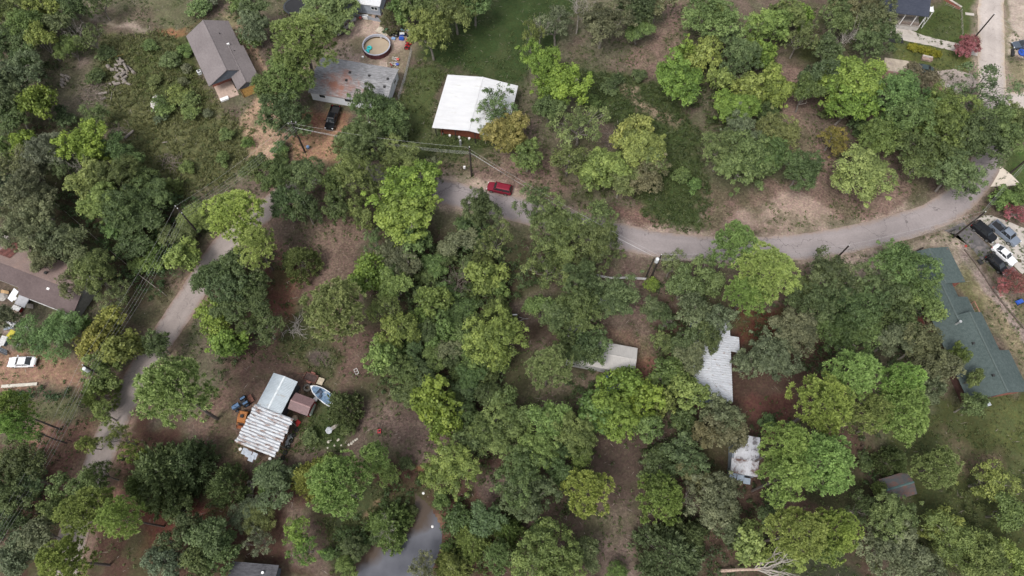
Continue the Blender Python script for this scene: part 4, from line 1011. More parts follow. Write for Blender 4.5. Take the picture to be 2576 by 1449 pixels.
# ---- 16 white trailer glimpsed under the oaks in the middle
for i, (p0, p1, w_m, hh, lab) in enumerate((((1425, 835), (1466, 845), 2.3, 2.5, 'white box trailer glimpsed through the oaks behind the beige mobile home'),
                                    ((1505, 765), (1542, 778), 2.2, 2.4, 'white camper roof glimpsed through the oaks below the rail fence'))):
    A_, B_ = Vector(G(*p0, hh)), Vector(G(*p1, hh)); d = B_ - A_
    o = thing('trailer', lab, 'trailer', (A_.x, A_.y, 0), math.atan2(d.y, d.x))
    p = MB(); p.box(0, 0, .5, d.length, w_m, hh); p.build('body', WHITE, o)
    for y in (-.02, w_m - .18):
        p = MB(); vs = []
        p.tube([(d.length * .5, y, .36), (d.length * .5, y + .2, .36)], .36, 14); p.build('wheel', mat("black_rubber", (.02, .02, .02)), o)
    p = MB(); p.cbox(d.length * .6, w_m / 2, hh, .5, .5, .18); p.build('roof_vent', GALV, o)
    p = MB(); p.box(d.length, w_m / 2 - .05, .5, d.length + 1.0, w_m / 2 + .05, .6); p.build('tow_bar', DKMET, o)
# ================================================================== vehicles
def paint(name, col, rough=.22, metal=.35):
    return mat(name, col, rough, metal, var=.04, scale=1, spec=.6)
RUB = mat("black_rubber", (.02, .02, .02), .85)
RIM = mat("alloy_rim", (.35, .36, .37), .35, .8, var=.05)
LAMP = mat("lamp_lens", (.7, .72, .74), .1, var=.02)
TAIL = mat("tail_lens", (.35, .01, .01), .2, var=.05)
TRIM = mat("black_trim", (.02, .02, .022), .6, var=.1)
CARG = mat("car_glass", (.02, .024, .028), .04, var=.1, spec=.9)
def loft(mb, secs, mi=0):
    """secs: list of closed rings with equal point counts"""
    n = len(secs[0]); vs = [p for s in secs for p in s]; fs = []
    for i in range(len(secs) - 1):
        for k in range(n):
            fs.append((i * n + k, i * n + (k + 1) % n, (i + 1) * n + (k + 1) % n, (i + 1) * n + k))
    fs.append(tuple(range(n - 1, -1, -1))); fs.append(tuple(range((len(secs) - 1) * n, len(secs) * n)))
    mb.add(vs, fs, mi)
def ring(x, w, zb, zt, crown=.03):
    return [(x, -w * .93, zb), (x, -w, zb + .18), (x, -w, zt - .16), (x, -w * .95, zt - .04), (x, -w * .75, zt), (x, 0, zt + crown), (x, w * .75, zt), (x, w * .95, zt - .04), (x, w, zt - .16), (x, w, zb + .18), (x, w * .93, zb)]
SPECS = {   # body stations (x, halfwidth, bottom, top), cabin: (x windscreen base, x roof front, x roof rear, x rear base), roof z, belt z
 'sedan': dict(L=4.75, W=.91, body=[(2.37, .70, .38, .62), (2.25, .82, .26, .74), (1.6, .9, .22, .86), (.85, .91, .2, .93), (0, .91, .2, .94), (-1.2, .91, .2, .97), (-1.6, .9, .22, .98), (-2.2, .84, .26, .95), (-2.37, .72, .4, .82)],
               cab=(1.0, .3, -.95, -1.75), roof=1.43, belt=.93, wb=(1.4, -1.4), wr=.33),
 'suv': dict(L=4.85, W=.97, body=[(2.42, .76, .42, .8), (2.3, .88, .3, .95), (1.6, .96, .28, 1.06), (.9, .97, .26, 1.1), (0, .97, .26, 1.1), (-1.5, .97, .26, 1.12), (-2.25, .92, .3, 1.12), (-2.42, .82, .42, 1.0)],
             cab=(1.15, .55, -2.0, -2.36), roof=1.76, belt=1.09, wb=(1.45, -1.4), wr=.38),
 'pickup': dict(L=5.8, W=1.0, body=[(2.9, .8, .48, .9), (2.78, .93, .36, 1.08), (2.1, .99, .32, 1.16), (1.3, 1.0, .32, 1.18), (.3, 1.0, .32, 1.18), (-.75, 1.0, .32, 1.18)],
                cab=(1.55, .95, -.45, -.72), roof=1.86, belt=1.17, wb=(1.8, -1.75), wr=.42),
 'hatch': dict(L=4.3, W=.89, body=[(2.15, .7, .4, .7), (2.02, .82, .28, .8), (1.5, .88, .24, .92), (.8, .89, .22, .97), (-.5, .89, .22, 1.0), (-1.5, .88, .24, 1.02), (-2.02, .84, .28, 1.02), (-2.15, .76, .42, .9)],
               cab=(1.1, .35, -1.35, -2.05), roof=1.5, belt=.98, wb=(1.28, -1.28), wr=.33),
}
def car(name, kind, label, cat, px, heading, m, group=None, extra=None):
    """px = picture position of the car's middle; heading = picture direction of its nose"""
    S = SPECS[kind]
    c = Vector(G(px[0], px[1], .8)); f = Vector(G(px[0] + heading[0], px[1] + heading[1], .8)) - c
    t = thing(name, label, cat, (c.x, c.y, gz(c.x, c.y) + .02), math.atan2(f.y, f.x), group)
    b = MB(); loft(b, [ring(*s) for s in S['body']])
    if kind == 'pickup':       # open bed
        x0, x1, w, zb, zt = -2.88, -.75, 1.0, .34, 1.16
        b.box(x0, -w, zb, x1, -w + .09, zt); b.box(x0, w - .09, zb, x1, w, zt); b.box(x0, -w + .09, zb, x0 + .1, w - .09, zt - .02)
    b.build('body', m, t)
    if kind == 'pickup':
        q = MB(); q.box(-2.78, -.91, .6, -.76, .91, .68); q.build('bed_floor', TRIM, t)
    a, rf, rr, d = S['cab']; zr, zb, W = S['roof'], S['belt'], S['W']
    wb_, wr_ = W * .93, W * .72
    P = lambda x, y, z: (x, y, z)
    bl = [(a, -wb_ * .9, zb), (a, wb_ * .9, zb), (d, wb_ * .92, zb), (d, -wb_ * .92, zb)]
    tl = [(rf, -wr_, zr - .04), (rf, wr_, zr - .04), (rr, wr_, zr - .02), (rr, -wr_, zr - .02)]
    r = MB()
    rp = [(rf + .06, -wr_ - .03, zr - .07), (rf + .06, wr_ + .03, zr - .07), (rr - .06, wr_ + .03, zr - .06), (rr - .06, -wr_ - .03, zr - .06)]
    mid = [(rf - .1, -wr_ * .7, zr), (rf - .1, wr_ * .7, zr), (rr + .1, wr_ * .7, zr + .01), (rr + .1, -wr_ * .7, zr + .01)]
    r.add(rp + mid, [(4, 7, 6, 5)[::-1], (0, 1, 5, 4), (1, 2, 6, 5), (2, 3, 7, 6), (3, 0, 4, 7)])
    for i in range(4):   # pillars
        lo, hi = Vector(bl[i]), Vector(rp[i]); r.tube([lo + Vector((0, 0, -.03)), hi], .055, 5)
    for s in (-1, 1):
        xm = (rf + rr) / 2
        r.tube([((a + d) / 2, s * wb_ * .95, zb), (xm, s * (wr_ + .02), zr - .06)], .045, 5)
    r.build('roof', m, t)
    def glass(nm, q):
        g = MB(); g.quad(*q); return g.build(nm, CARG, t)
    ins = lambda p, k=.03: p
    glass('windscreen', [bl[0], bl[1], tl[1], tl[0]])
    glass('rear_window', [bl[2], bl[3], tl[3], tl[2]])
    for s, (i, j) in ((-1, (3, 0)), (1, (1, 2))):
        A0, A1, B1, B0 = Vector(bl[i]), Vector(bl[j]), Vector(tl[j]), Vector(tl[i])
        mA, mB = (A0 + A1) / 2, (B0 + B1) / 2
        glass('side_window', [A0, mA, mB, B0]); glass('side_window', [mA, A1, B1, mB])
    for x in S['wb']:
        for s in (-1, 1):
            wq = MB(); y = s * (W - .1); wq.tube([(x, y - .11, S['wr']), (x, y + .11, S['wr'])], S['wr'], 16)
            o = wq.build('wheel', RUB, t)
            k = MB(); k.tube([(x, y + s * .1, S['wr']), (x, y + s * .125, S['wr'])], S['wr'] * .62, 12); k.build('rim', RIM, o)
    fx, fw, fzb, fzt = S['body'][1]
    for s in (-1, 1):
        k = MB(); k.cbox(fx + .02, s * fw * .78, fzt - .19, .22, .34, .13, -s * .35); k.build('headlight', LAMP, t)
        xx = -S['L'] / 2 + .08
        k = MB(); k.cbox(xx, s * W * .8, zb - .28, .12, .22, .22); k.build('taillight', TAIL, t)
        k = MB(); k.cbox(a - .25, s * (W + .1), zb + .02, .14, .22, .14); k.build('mirror', m, t)
    k = MB(); k.cbox(S['L'] / 2 - .06, 0, .36, .14, W * 1.3, .2); k.build('bumper', TRIM, t)
    k = MB(); k.cbox(-S['L'] / 2 + .05, 0, .4, .14, W * 1.5, .18); k.build('bumper', TRIM, t)
    return t
PBLACK, PWHITE = paint("black_paint", (.012, .013, .016)), paint("white_car_paint", (.72, .73, .76), .25, .05)
zc = lambda x, y: (2342.8 + .1838 * x, 514.7 + .1838 * y)
PG = 'cars parked on the concrete beside the green house'
car('parked_car', 'suv', 'black boxy off-roader, left of the two vehicles nearest the road', 'car', zc(725, 370), (26, 21), PBLACK, PG)
car('pickup_truck', 'pickup', 'blue-grey pickup truck with its open bed towards the road beside the black off-roader', 'pickup truck', zc(1010, 392), (31, 27), paint("bluegrey_paint", (.20, .235, .29), .3, .3), PG)
car('parked_car', 'sedan', 'white sedan parked between the blue-grey pickup and a black car', 'car', zc(1005, 680), (23, 20), PWHITE, PG)
car('parked_car', 'hatch', 'black car tucked under the red crape myrtle beside the basketball hoop', 'car', zc(905, 808), (21, 20), PBLACK, PG)
car('parked_car', 'suv', 'dark red estate car parked on the sandy verge below the utility pole', 'car', (1257, 473.5), (-30, -6.5), paint("red_paint", (.23, .012, .03), .25, .3))
car('parked_car', 'sedan', 'white sedan with a dark sunroof on the orange dirt drive at the left edge', 'car', (55, 910), (-30, .5), PWHITE)
car('pickup_truck', 'pickup', 'black pickup truck on the red dirt in front of the rust-stained grey house', 'pickup truck', (837, 296), (-11, 33), PBLACK)
car('pickup_truck', 'pickup', 'silver pickup truck with an empty dark bed beside the round pool yard', 'pickup truck', (866, 62), (20, -17), paint("silver_paint", (.46, .46, .47), .3, .4))
car('parked_car', 'sedan', 'dark blue-black sedan on the sandy lot at the upper right edge', 'car', (2576, 111), (-30, 1), paint("navy_paint", (.10, .125, .16), .25, .4))
car('parked_car', 'sedan', 'dark green sedan half hidden by oak branches near the tan porch roof', 'car', (2321, 172), (-30, -6), paint("green_paint", (.06, .085, .085), .25, .4))

# ---- boat on the ground
zs = lambda x, y: (.8874 * (640 + x / 4.675), .8874 * (1030 + y / 4.675))
bow, stern = Vector(G(*zs(1125, 300), .9)), Vector(G(*zs(1440, 530), .7))
d = stern - bow; L = d.length
t = thing('boat', 'white motorboat with a peeling blue deck lying beside the maroon-roofed shed', 'boat', (bow.x, bow.y, 0), math.atan2(d.y, d.x))
hull = MB(); secs = []
for u, w, zb, zt in ((0, .03, .75, 1.05), (.06, .3, .5, 1.02), (.18, .68, .3, .98), (.4, .98, .2, .93), (.7, 1.05, .2, .88), (1, .98, .24, .86)):
    x = u * L; secs.append([(x, 0, zb), (x, w * .7, zb + .12), (x, w, zt - .12), (x, w, zt), (x, -w, zt), (x, -w, zt - .12), (x, -w * .7, zb + .12)])
loft(hull, secs); hull.build('hull', mat("boat_white", (.66, .68, .7), .4, var=.12, stain=(.3, .32, .34), stain_amt=.15, stain_scale=1.5), t)
dk = MB(); pts = [(.08, .22, 1.03), (.2, .58, 1.0), (.42, .84, .96), (.72, .9, .91), (.9, .85, .9)]
for (u, w, z), (u2, w2, z2) in zip(pts[:-1], pts[1:]):
    dk.quad((u * L, -w, z), (u2 * L, -w2, z2), (u2 * L, w2, z2), (u * L, w, z))
dk.build('deck', mat("faded_blue_deck", (.12, .19, .29), .7, var=.3, scale=2, stain=(.42, .45, .48), stain_amt=.25, stain_scale=1.2), t)
for u, v, s in ((.42, .1, .5), (.5, -.45, .42)):
    k = MB(); k.cbox(u * L, v, .95, s, s, .3); k.build('seat', mat("boat_seat", (.05, .065, .1), .7), t)
k = MB(); k.add([(.3 * L, -.6, .98), (.3 * L, .6, .98), (.37 * L, .5, 1.35), (.37 * L, -.5, 1.35)], [(0, 1, 2, 3)]); k.build('windscreen', CARG, t)
k = MB(); k.cbox(L - .1, 0, .5, .35, .4, .9); k.build('outboard_motor', DKMET, t)

# ---- blue tractor
c = Vector(G(*zs(205, 535), .6)); f = Vector(G(*zs(115, 590), .6)) - c
t = thing('tractor', 'small blue tractor with black wheels left of the long low barn', 'tractor', (c.x, c.y, 0), math.atan2(f.y, f.x))
TB = paint("tractor_blue", (.09, .17, .30), .45, .1)
k = MB(); loft(k, [[(x, -w, zb), (x, -w, zt - .1), (x, -w * .6, zt), (x, w * .6, zt), (x, w, zt - .1), (x, w, zb)] for x, w, zb, zt in ((1.55, .26, .6, 1.05), (1.4, .3, .5, 1.15), (.3, .32, .5, 1.25))]); k.build('bonnet', TB, t)
k = MB(); k.box(-.9, -.25, .5, .35, .25, .8); k.build('chassis', DKMET, t)
k = MB(); k.cbox(-.65, 0, .9, .5, .5, .12); k.cbox(-.88, 0, 1.0, .08, .5, .4); k.build('seat', TRIM, t)
k = MB(); k.lathe([(.19, 0), (.22, 0), (.22, .03), (.19, .03)], 14, closed=True); o = k.build('steering_wheel', TRIM, t); o.location = (-.1, 0, 1.35); o.rotation_euler = (0, -.5, 0)
for x, r_, wd, y in ((-.7, .62, .34, .68), (1.1, .36, .2, .55)):
    for s in (-1, 1):
        k = MB(); k.tube([(x, s * y - wd / 2, r_), (x, s * y + wd / 2, r_)], r_, 18); o = k.build('wheel', RUB, t)
        k = MB(); k.tube([(x, s * (y + wd / 2) - .01, r_), (x, s * (y + wd / 2) + .03, r_)], r_ * .5, 12); k.build('rim', TB, o)
for s in (-1, 1):
    k = MB(); k.cbox(-.7, s * .5, 1.2, .8, .34, .06); k.build('fender', TB, t)
k = MB(); k.tube([(.9, .2, 1.2), (.9, .2, 1.7)], .04, 6); k.build('exhaust', DKMET, t)
k = MB(); k.box(-2.0, -.7, .4, -1.25, .7, .5); k.tube([(-1.3, -.6, .45), (-.8, -.3, .6)], .04, 5); k.build('rear_implement', mat("rust_iron", (.16, .07, .05), .8, var=.3), t)

# ---- orange loader
c = Vector(G(*zs(228, 728), .6)); f = Vector(G(*zs(205, 800), .6)) - c
t = thing('compact_loader', 'orange compact loader at the foot of the leaning pine trunk by the barn', 'loader', (c.x, c.y, 0), math.atan2(f.y, f.x))
OR = paint("loader_orange", (.34, .125, .028), .6, .05)
k = MB(); loft(k, [[(x, -.72, .35), (x, -.72, zt - .1), (x, -.6, zt), (x, .6, zt), (x, .72, zt - .1), (x, .72, .35)] for x, zt in ((-1.15, .95), (-1.0, 1.15), (.5, 1.2), (.75, .95))]); k.build('body', OR, t)
k = MB(); k.cbox(-.2, 0, 1.2, .5, .5, .25); k.build('seat', TRIM, t)
for y in (-.66, .66):
    k = MB(); k.tube([(-.6, y, 1.25), (.4, y, 1.1), (1.2, y, .5)], .08, 6); k.build('lift_arm', OR, t)
k = MB(); k.add([(1.2, -.75, .1), (1.7, -.75, .1), (1.2, -.75, .6), (1.2, .75, .1), (1.7, .75, .1), (1.2, .75, .6)], [(0, 1, 2), (3, 5, 4), (0, 3, 4, 1), (0, 2, 5, 3)]); k.build('bucket', mat("bucket_orange", (.22, .07, .025), .7, var=.3), t)
for x in (-.65, .45):
    for s in (-1, 1):
        k = MB(); k.tube([(x, s * .72, .38), (x, s * .98, .38)], .38, 16); k.build('wheel', RUB, t)

# ---- trailers
def flat_trailer(label, pc, pn, Lb, Wb, col, boards, tail=None):
    c = Vector(G(*pc, .6)); f = Vector(G(*pn, .6)) - c
    t = thing('utility_trailer', label, 'trailer', (c.x, c.y, 0), math.atan2(f.y, f.x))
    m = mat("trailer_iron_%s" % label[:4], col, .7, .1, var=.3)
    for i in range(boards):
        k = MB(); y = -Wb / 2 + Wb * i / boards; k.box(-Lb / 2, y + .015, .55, Lb / 2, y + Wb / boards - .015, .6); k.build('board', mat("dark_board_%s" % label[:4], (.07, .045, .04), .9, var=.3), t)
    k = MB()
    for y in (-Wb / 2 - .04, Wb / 2): k.box(-Lb / 2, y, .5, Lb / 2, y + .06, .85)
    k.box(-Lb / 2 - .06, -Wb / 2, .5, -Lb / 2 - .005, Wb / 2, .95); k.box(Lb / 2 + .005, -Wb / 2, .5, Lb / 2 + .06, Wb / 2, .85); k.build('side_rail', m, t)
    for s in (-1, 1):
        k = MB(); k.tube([(0, s * (Wb / 2 + .15), .33), (0, s * (Wb / 2 + .33), .33)], .33, 16); k.build('wheel', RUB, t)
        k = MB(); k.cbox(0, s * (Wb / 2 + .22), .7, .85, .26, .05); k.build('mudguard', WHITE if tail is None else m, t)
    k = MB(); k.tube([(Lb / 2, -Wb / 2 + .1, .5), (Lb / 2 + 1.0, 0, .5), (Lb / 2, Wb / 2 - .1, .5)], .05, 6); k.tube([(Lb / 2 + .9, 0, .5), (Lb / 2 + 1.7, 0, .5)], .05, 6); k.build('tow_bar', GALV if tail is None else m, t)
    if tail:
        k = MB(); k.box(-Lb / 2 - 1.15, -Wb / 2 + .05, .45, -Lb / 2 - .1, Wb / 2 - .05, .5); k.build('tailgate', mat("pale_plywood", (.42, .36, .27), .85, var=.2), t)
    return t
zt_ = lambda x, y: T('B3', x, y)
flat_trailer('small black utility trailer with white mudguards on the bare leaf litter in the woodland', zt_(158, 960), zt_(230, 957), 1.3, 1.1, (.03, .03, .03), 5)
flat_trailer('rusty brown trailer with a pale tailgate behind the boat', zs(1130, 190), zs(1060, 165), 2.2, 1.3, (.16, .065, .05), 5, tail=True)
# ================================================================== poles and wires
POLEW = mat("dark_pole_wood", (.035, .028, .025), .9, var=.3, scale=4)
PORC = mat("porcelain", (.6, .6, .6), .3, var=.05)
WIREM = mat("wire_alloy", (.42, .42, .42), .5, .3, var=.05)
XF = mat("transformer_grey", (.62, .64, .66), .4, .1, var=.06)
POLES = {}
def pole(key, label, base, H, arm=None, xf=False, armdir=0.0):
    b = G(*base); z0 = gz(*b)
    t = thing('utility_pole', label, 'utility pole', (b[0], b[1], z0), 0, 'utility poles')
    k = MB(); k.tube([(0, 0, -.2), (0, 0, H)], [.19, .13], 10); k.build('post', POLEW, t)
    c, s = math.cos(armdir), math.sin(armdir)
    if arm:
        k = MB(); k.cbox(0, 0, H - .55, arm, .12, .14, armdir); k.build('crossarm', POLEW, t)
        xs_ = [-arm / 2 + .1, 0, arm / 2 - .1]
    else: xs_ = [0]
    for x in xs_:
        k = MB(); z = H if (x == 0) else H - .4; k.lathe([(.0, z + .24), (.07, z + .22), (.09, z + .1), (.05, z)], 8, c * x, s * x); k.build('insulator', PORC, t)
    if xf:
        k = MB(); x, y = -.42, -.2; k.lathe([(0, H - 1.05), (.3, H - 1.1), (.33, H - 1.4), (.33, H - 2.3), (.0, H - 2.35)], 14, x, y); k.build('transformer', XF, t)
    POLES[key] = (Vector((b[0], b[1], z0)), H, arm, c, s)
    return t
pole('a', 'dark pole standing in the orange dirt in front of the rust-stained grey house', (768, 384), 9.6, 1.6, armdir=.3)
pole('b', 'dark pole on the sandy verge just behind the red estate car', (1186.4, 443), 9.4)
pole('c', 'dark pole carrying a white transformer beside the curved road and the rail fence', (1637, 699), 9.2, xf=True)
pole('d', 'thin pole between the curved road and the oak left of the carport', (2098, 656), 6.0)
pole('e', 'leaning dark pole beside the cars parked at the green house', (2397, 598), 9.5)
pole('f', 'dark pole behind the red crape myrtle next to the straight pale road', (2441, 107), 8.0)
pole('g', 'pole with a crossarm rising from the trees of the left thicket', to_px(*G(445, 522, 10.4), 0), 10, 2.2, armdir=-.75)
pole('h', 'pole topped by a pale transformer at the mouth of the orange dirt drive', to_px(*G(208, 918, 9.6), 0), 9.5, xf=True)
pole('i', 'dark pole at the right edge beside the pale concrete slab', (2541, 436), 9.5)
k = MB(); k.tube([(0, 0, 0), (0, 0, 8.5)], [.17, .11], 8); o = k.build('utility_pole', POLEW); b = G(1622, 703); o.location = (b[0], b[1], 0)
tag(o, 'second, plain pole standing close beside the transformer pole', 'utility pole', 'utility poles')
def wires(k0, k1, n, label, group, sag=.9, end=None, low=True):
    a, H0 = POLES[k0][0], POLES[k0][1]
    for i in range(n):
        off = (i - (n - 1) / 2) * .42
        if i == 0: z0, o0 = H0 + .1, 0
        else: z0, o0 = H0 - 1.0 - .28 * i, 0
        p0 = a + Vector((POLES[k0][3] * off * .8, POLES[k0][4] * off * .8, z0))
        if end is not None: p1 = Vector(end) + Vector((off, 0, 0))
        else:
            b, H1 = POLES[k1][0], POLES[k1][1]
            p1 = b + Vector((POLES[k1][3] * off * .8, POLES[k1][4] * off * .8, (H1 + .1) if i == 0 else H1 - 1.0 - .28 * i))
        pts = []
        for q in range(13):
            u = q / 12; p = p0.lerp(p1, u); p.z -= sag * 4 * u * (1 - u) * (1 + .1 * i); pts.append(p)
        w_ = MB(); w_.tube(pts, .010 if i else .012, 4); o = w_.build('overhead_wire', WIREM)
        tag(o, label, 'wire', group)
wires('a', 'b', 5, 'overhead wire between the dirt drive pole and the pole by the red car', 'wires from the drive to the red car')
wires('b', 'c', 5, 'overhead wire from the red car pole across the road to the transformer pole', 'wires across the curved road')
wires('c', 'd', 5, 'overhead wire in the span along the near edge of the curved road', 'wires along the curved road')
wires('d', 'e', 5, 'overhead wire from the thin verge pole to the leaning pole by the parked cars', 'wires to the leaning pole')
wires('e', 'i', 4, 'overhead wire in the span beside the road at the right edge', 'wires at the right edge')
wires('a', 'g', 5, 'overhead wire from the dirt drive pole to the crossarm pole in the thicket', 'wires over the weedy clearing')
wires('g', 'h', 5, 'overhead wire in the span running down over the left road verge', 'wires along the left road')
wires('h', None, 5, 'overhead wire in the long span to the lower left corner', 'wires at the lower left corner', 1.2, end=G(-95, 1480, 9) + (9,))
wires('f', None, 2, 'thin overhead wire crossing the straight pale road at the upper right', 'wires at the upper right', .5, end=G(2680, 118, 7) + (7,))

# ================================================================== fences
def fence(label, pts, z, posts_every, rails, pm, rm, name='fence', cat='fence', r=.06, rr=.025):
    P = [Vector(G(*p) + (0,)) for p in pts]
    t = thing(name, label, cat, P[0])
    for p, q in zip(P[:-1], P[1:]):
        L = (q - p).length; n = max(1, int(round(L / posts_every)))
        for i in range(n):
            a = p.lerp(q, i / n) - P[0]
            k = MB(); k.tube([(a.x, a.y, -.1), (a.x, a.y, z)], r, 6); k.build('fence_post', pm, t)
        for zz in rails:
            k = MB(); k.tube([p - P[0] + Vector((0, 0, zz)), q - P[0] + Vector((0, 0, zz))], rr, 5); k.build('rail', rm, t)
    a = P[-1] - P[0]; k = MB(); k.tube([(a.x, a.y, -.1), (a.x, a.y, z)], r, 6); k.build('fence_post', pm, t)
    return t
WHR = mat("whitewashed_rail", (.58, .57, .57), .7, var=.12)
fence('weathered white two-rail fence along the near roadside left of the transformer pole', [(1472, 690), (1532, 704), (1572, 703), (1622, 706)], 1.15, 2.6, (.55, 1.0), WHR, WHR, r=.08, rr=.085)
fence('dark post and wire fence along the sandy verge behind the red car', [(1072, 402), (1100, 408), (1135, 420), (1190, 436), (1260, 440), (1340, 452)], 1.3, 2.8, (.5, .85, 1.2), DKMET, DKMET, rr=.012)
fence('chain-link fence running beside the rust-stained grey house towards the pool yard', [(1003, 252), (1018, 205), (1036, 130)], 1.3, 2.4, (.1, .65, 1.25), GALV, GALV, r=.035, rr=.03)
fence('grey wire fence along the driveway of the navy-roofed house', [(2377, 14), (2416, 30), (2418, 90)], .8, 2.2, (.4, .75), GREYW, GREYW, rr=.03)
fence('vine-hung wire fence between the dirt drive and the left thicket', [(150, 520), (230, 590), (300, 650), (360, 700), (420, 745)], 1.3, 3.0, (.6, 1.2), GREYW, GREYW, rr=.03)
fence('wire fence with leaning posts across the red verge at the lower left', [(212, 960), (205, 1060), (180, 1110), (150, 1160)], 1.2, 2.6, (.6, 1.1), POLEW, POLEW, rr=.015)
fence('dark boundary fence on the mown strip beside the leaf-strewn shed', [(2158, 1090), (2176, 1190), (2196, 1270)], 1.3, 2.2, (.4, .8, 1.2), POLEW, POLEW, rr=.02)
def beam(name, label, cat, p0, p1, w, h, m, z=0.02, group=None):
    A_, B_ = Vector(G(*p0)), Vector(G(*p1)); d = B_ - A_
    k = MB(); k.box(0, -w / 2, 0, d.length, w / 2, h); o = k.build(name, m)
    o.location = (A_.x, A_.y, z); o.rotation_euler.z = math.atan2(d.y, d.x)
    return tag(o, label, cat, group)
TIMB = mat("edging_timber", (.12, .095, .08), .9, var=.3)
et = ['landscape timber at the road end of the gravel bed beside the parked cars', 'landscape timber in the middle of the gravel bed edge across from the carport', 'landscape timber along the lawn below the basketball hoop',
      'pale landscape timber left of the red crape myrtle', 'landscape timber at the far right end of the gravel bed']
for l, (p, q) in zip(et, [((2425, 628), (2452, 662)), ((2453, 664), (2478, 700)), ((2479, 702), (2490, 720)), ((2491, 722), (2513, 752)), ((2515, 755), (2576, 828))]):
    beam('landscape_timber', l, 'timber', p, q, .22, .25, TIMB, group='timbers edging the gravel bed')

# ================================================================== pool yard
c = G(947, 112, 1.2)
t = thing('swimming_pool', 'round above-ground pool with a maroon outer wall and drained muddy water', 'pool', (c[0], c[1] - .15, 0))
MAR = mat("maroon_pool_wall", (.09, .03, .035), .5, var=.2); LIN = mat("pale_pool_liner", (.42, .43, .50), .4, var=.06)
k = MB(); k.lathe([(2.95, 0), (2.95, 1.28)], 20); k.build('outer_wall', MAR, t)
k = MB(); k.lathe([(2.8, 1.28), (2.8, .75)], 40); k.build('liner', LIN, t)
k = MB(); k.lathe([(2.8, .75), (2.8, .4), (2.5, .3)], 40); k.build('stained_liner', mat("brown_stained_liner", (.10, .065, .03), .4, var=.3, scale=1.5), t)
k = MB(); k.lathe([(2.78, 1.28), (2.78, 1.34), (3.02, 1.34), (3.02, 1.26)], 20); k.build('rim', mat("pool_rim", (.38, .39, .45), .4), t)
for i in range(20):
    an = 2 * math.pi * i / 20
    k = MB(); k.cbox(2.97 * math.cos(an), 2.97 * math.sin(an), 0, .1, .16, 1.27, an); k.build('upright', MAR, t)
k = MB(); k.lathe([(2.79, .42), (0, .42)], 40); k.build('water', mat("muddy_water", (.36, .29, .21), .12, var=.06, scale=.5), t)
k = MB()
for y in (-.2, .2): k.tube([(.6, 2.6 + 0, .4), (.6 + y, 2.68, 1.3)], .03, 5)
for z in (.6, .9): k.tube([(.4, 2.65, z), (.8, 2.65, z)], .03, 5)
k.build('ladder', WHITE, t)
TEAL = mat("turquoise_vinyl", (.03, .50, .50), .25, var=.05)
for i, (x, y, l) in enumerate(((933, 123.5, 'turquoise swim ring floating nearer the pool middle'), (926.5, 133, 'turquoise swim ring floating against the pool wall'))):
    g = G(x - 4, y - 4, .7)
    k = MB(); pr = [(.36 + .22 * math.cos(2 * math.pi * q / 10), .2 + .2 * math.sin(2 * math.pi * q / 10)) for q in range(10)]
    k.lathe(pr, 20, closed=True); o = k.build('swim_ring', TEAL, smooth=True); o.location = (g[0], g[1], .42)
    tag(o, l, 'swim ring', 'swim rings in the pool')
zq = lambda x, y: (.8874 * (930 + x / 6.9), .8874 * y / 6.9)
g = Vector(G(*zq(1075, 610), .1)); e = Vector(G(*zq(1180, 655), .1)); an = math.atan2(e.y - g.y, e.x - g.x)
t = thing('pallet_platform', 'pale wooden platform lying behind the round pool', 'platform', (g.x, g.y, 0), an)
for i in range(6):
    k = MB(); k.box(-1.5 + i * .5, -.85, .1, -1.03 + i * .5, .85, .16); k.build('board', mat("pale_deck_board", (.5, .44, .36), .85, var=.12), t)
for y in (-.7, .6):
    k = MB(); k.box(-1.5, y, .02, 1.45, y + .1, .098); k.build('skid', GREYW, t)
p0, p1 = Vector(G(*zq(1075, 645), .2)), Vector(G(*zq(1165, 560), .9)); d = p1 - p0
k = MB(); L_ = d.length
k.add([(0, -.22, .05), (0, .22, .05), (L_, .22, .75), (L_, -.22, .75), (0, -.26, .2), (0, .26, .2), (L_, .26, .9), (L_, -.26, .9)], [(0, 1, 2, 3), (0, 3, 7, 4), (1, 5, 6, 2)])
o = k.build('toy_slide', mat("green_plastic", (.03, .30, .19), .4, var=.05)); o.location = (p0.x, p0.y, .17); o.rotation_euler.z = math.atan2(d.y, d.x)
tag(o, 'green plastic toy slide resting on the pale platform behind the pool', 'slide')
def lawn_chair(label, px, m, rz):
    g = G(*px); t = thing('lawn_chair', label, 'chair', (g[0], g[1], 0), rz, 'lawn chairs by the grey house')
    for y in (-.26, .26):
        k = MB(); k.tube([(-.3, y, 0), (.15, y, .42)], .025, 5); k.tube([(.3, y, 0), (-.1, y, .42)], .025, 5); k.tube([(-.1, y, .42), (-.85, y, .62)], .025, 5); k.tube([(-.3, y, .62), (.25, y, .62)], .03, 5); k.build('frame_side', WHITE, t)
    for u in (.3, .7, 1.0):
        k = MB(); k.tube([(-.1 - .75 * u, -.26, .42 + .2 * u), (-.1 - .75 * u, .26, .42 + .2 * u)], .022, 5); k.build('crossbar', WHITE, t)
    k = MB(); k.cbox(.28, 0, .4, .62, .56, .05); k.build('seat', m, t)
lawn_chair('white-framed lawn chair with a salmon red seat, the farther of the two', zq(1340, 1180), mat("salmon_cloth", (.5, .10, .08), .8), -.15)
lawn_chair('white-framed lawn chair with a blue seat right behind the grey house', zq(1330, 1280), mat("blue_cloth", (.05, .09, .42), .8), -.1)
g = G(*zq(1240, 1290)); t = thing('tricycle', 'small red tricycle beside the blue-seated lawn chair', 'tricycle', (g[0], g[1], 0), 2.2)
TR = mat("toy_red", (.42, .05, .04), .4)
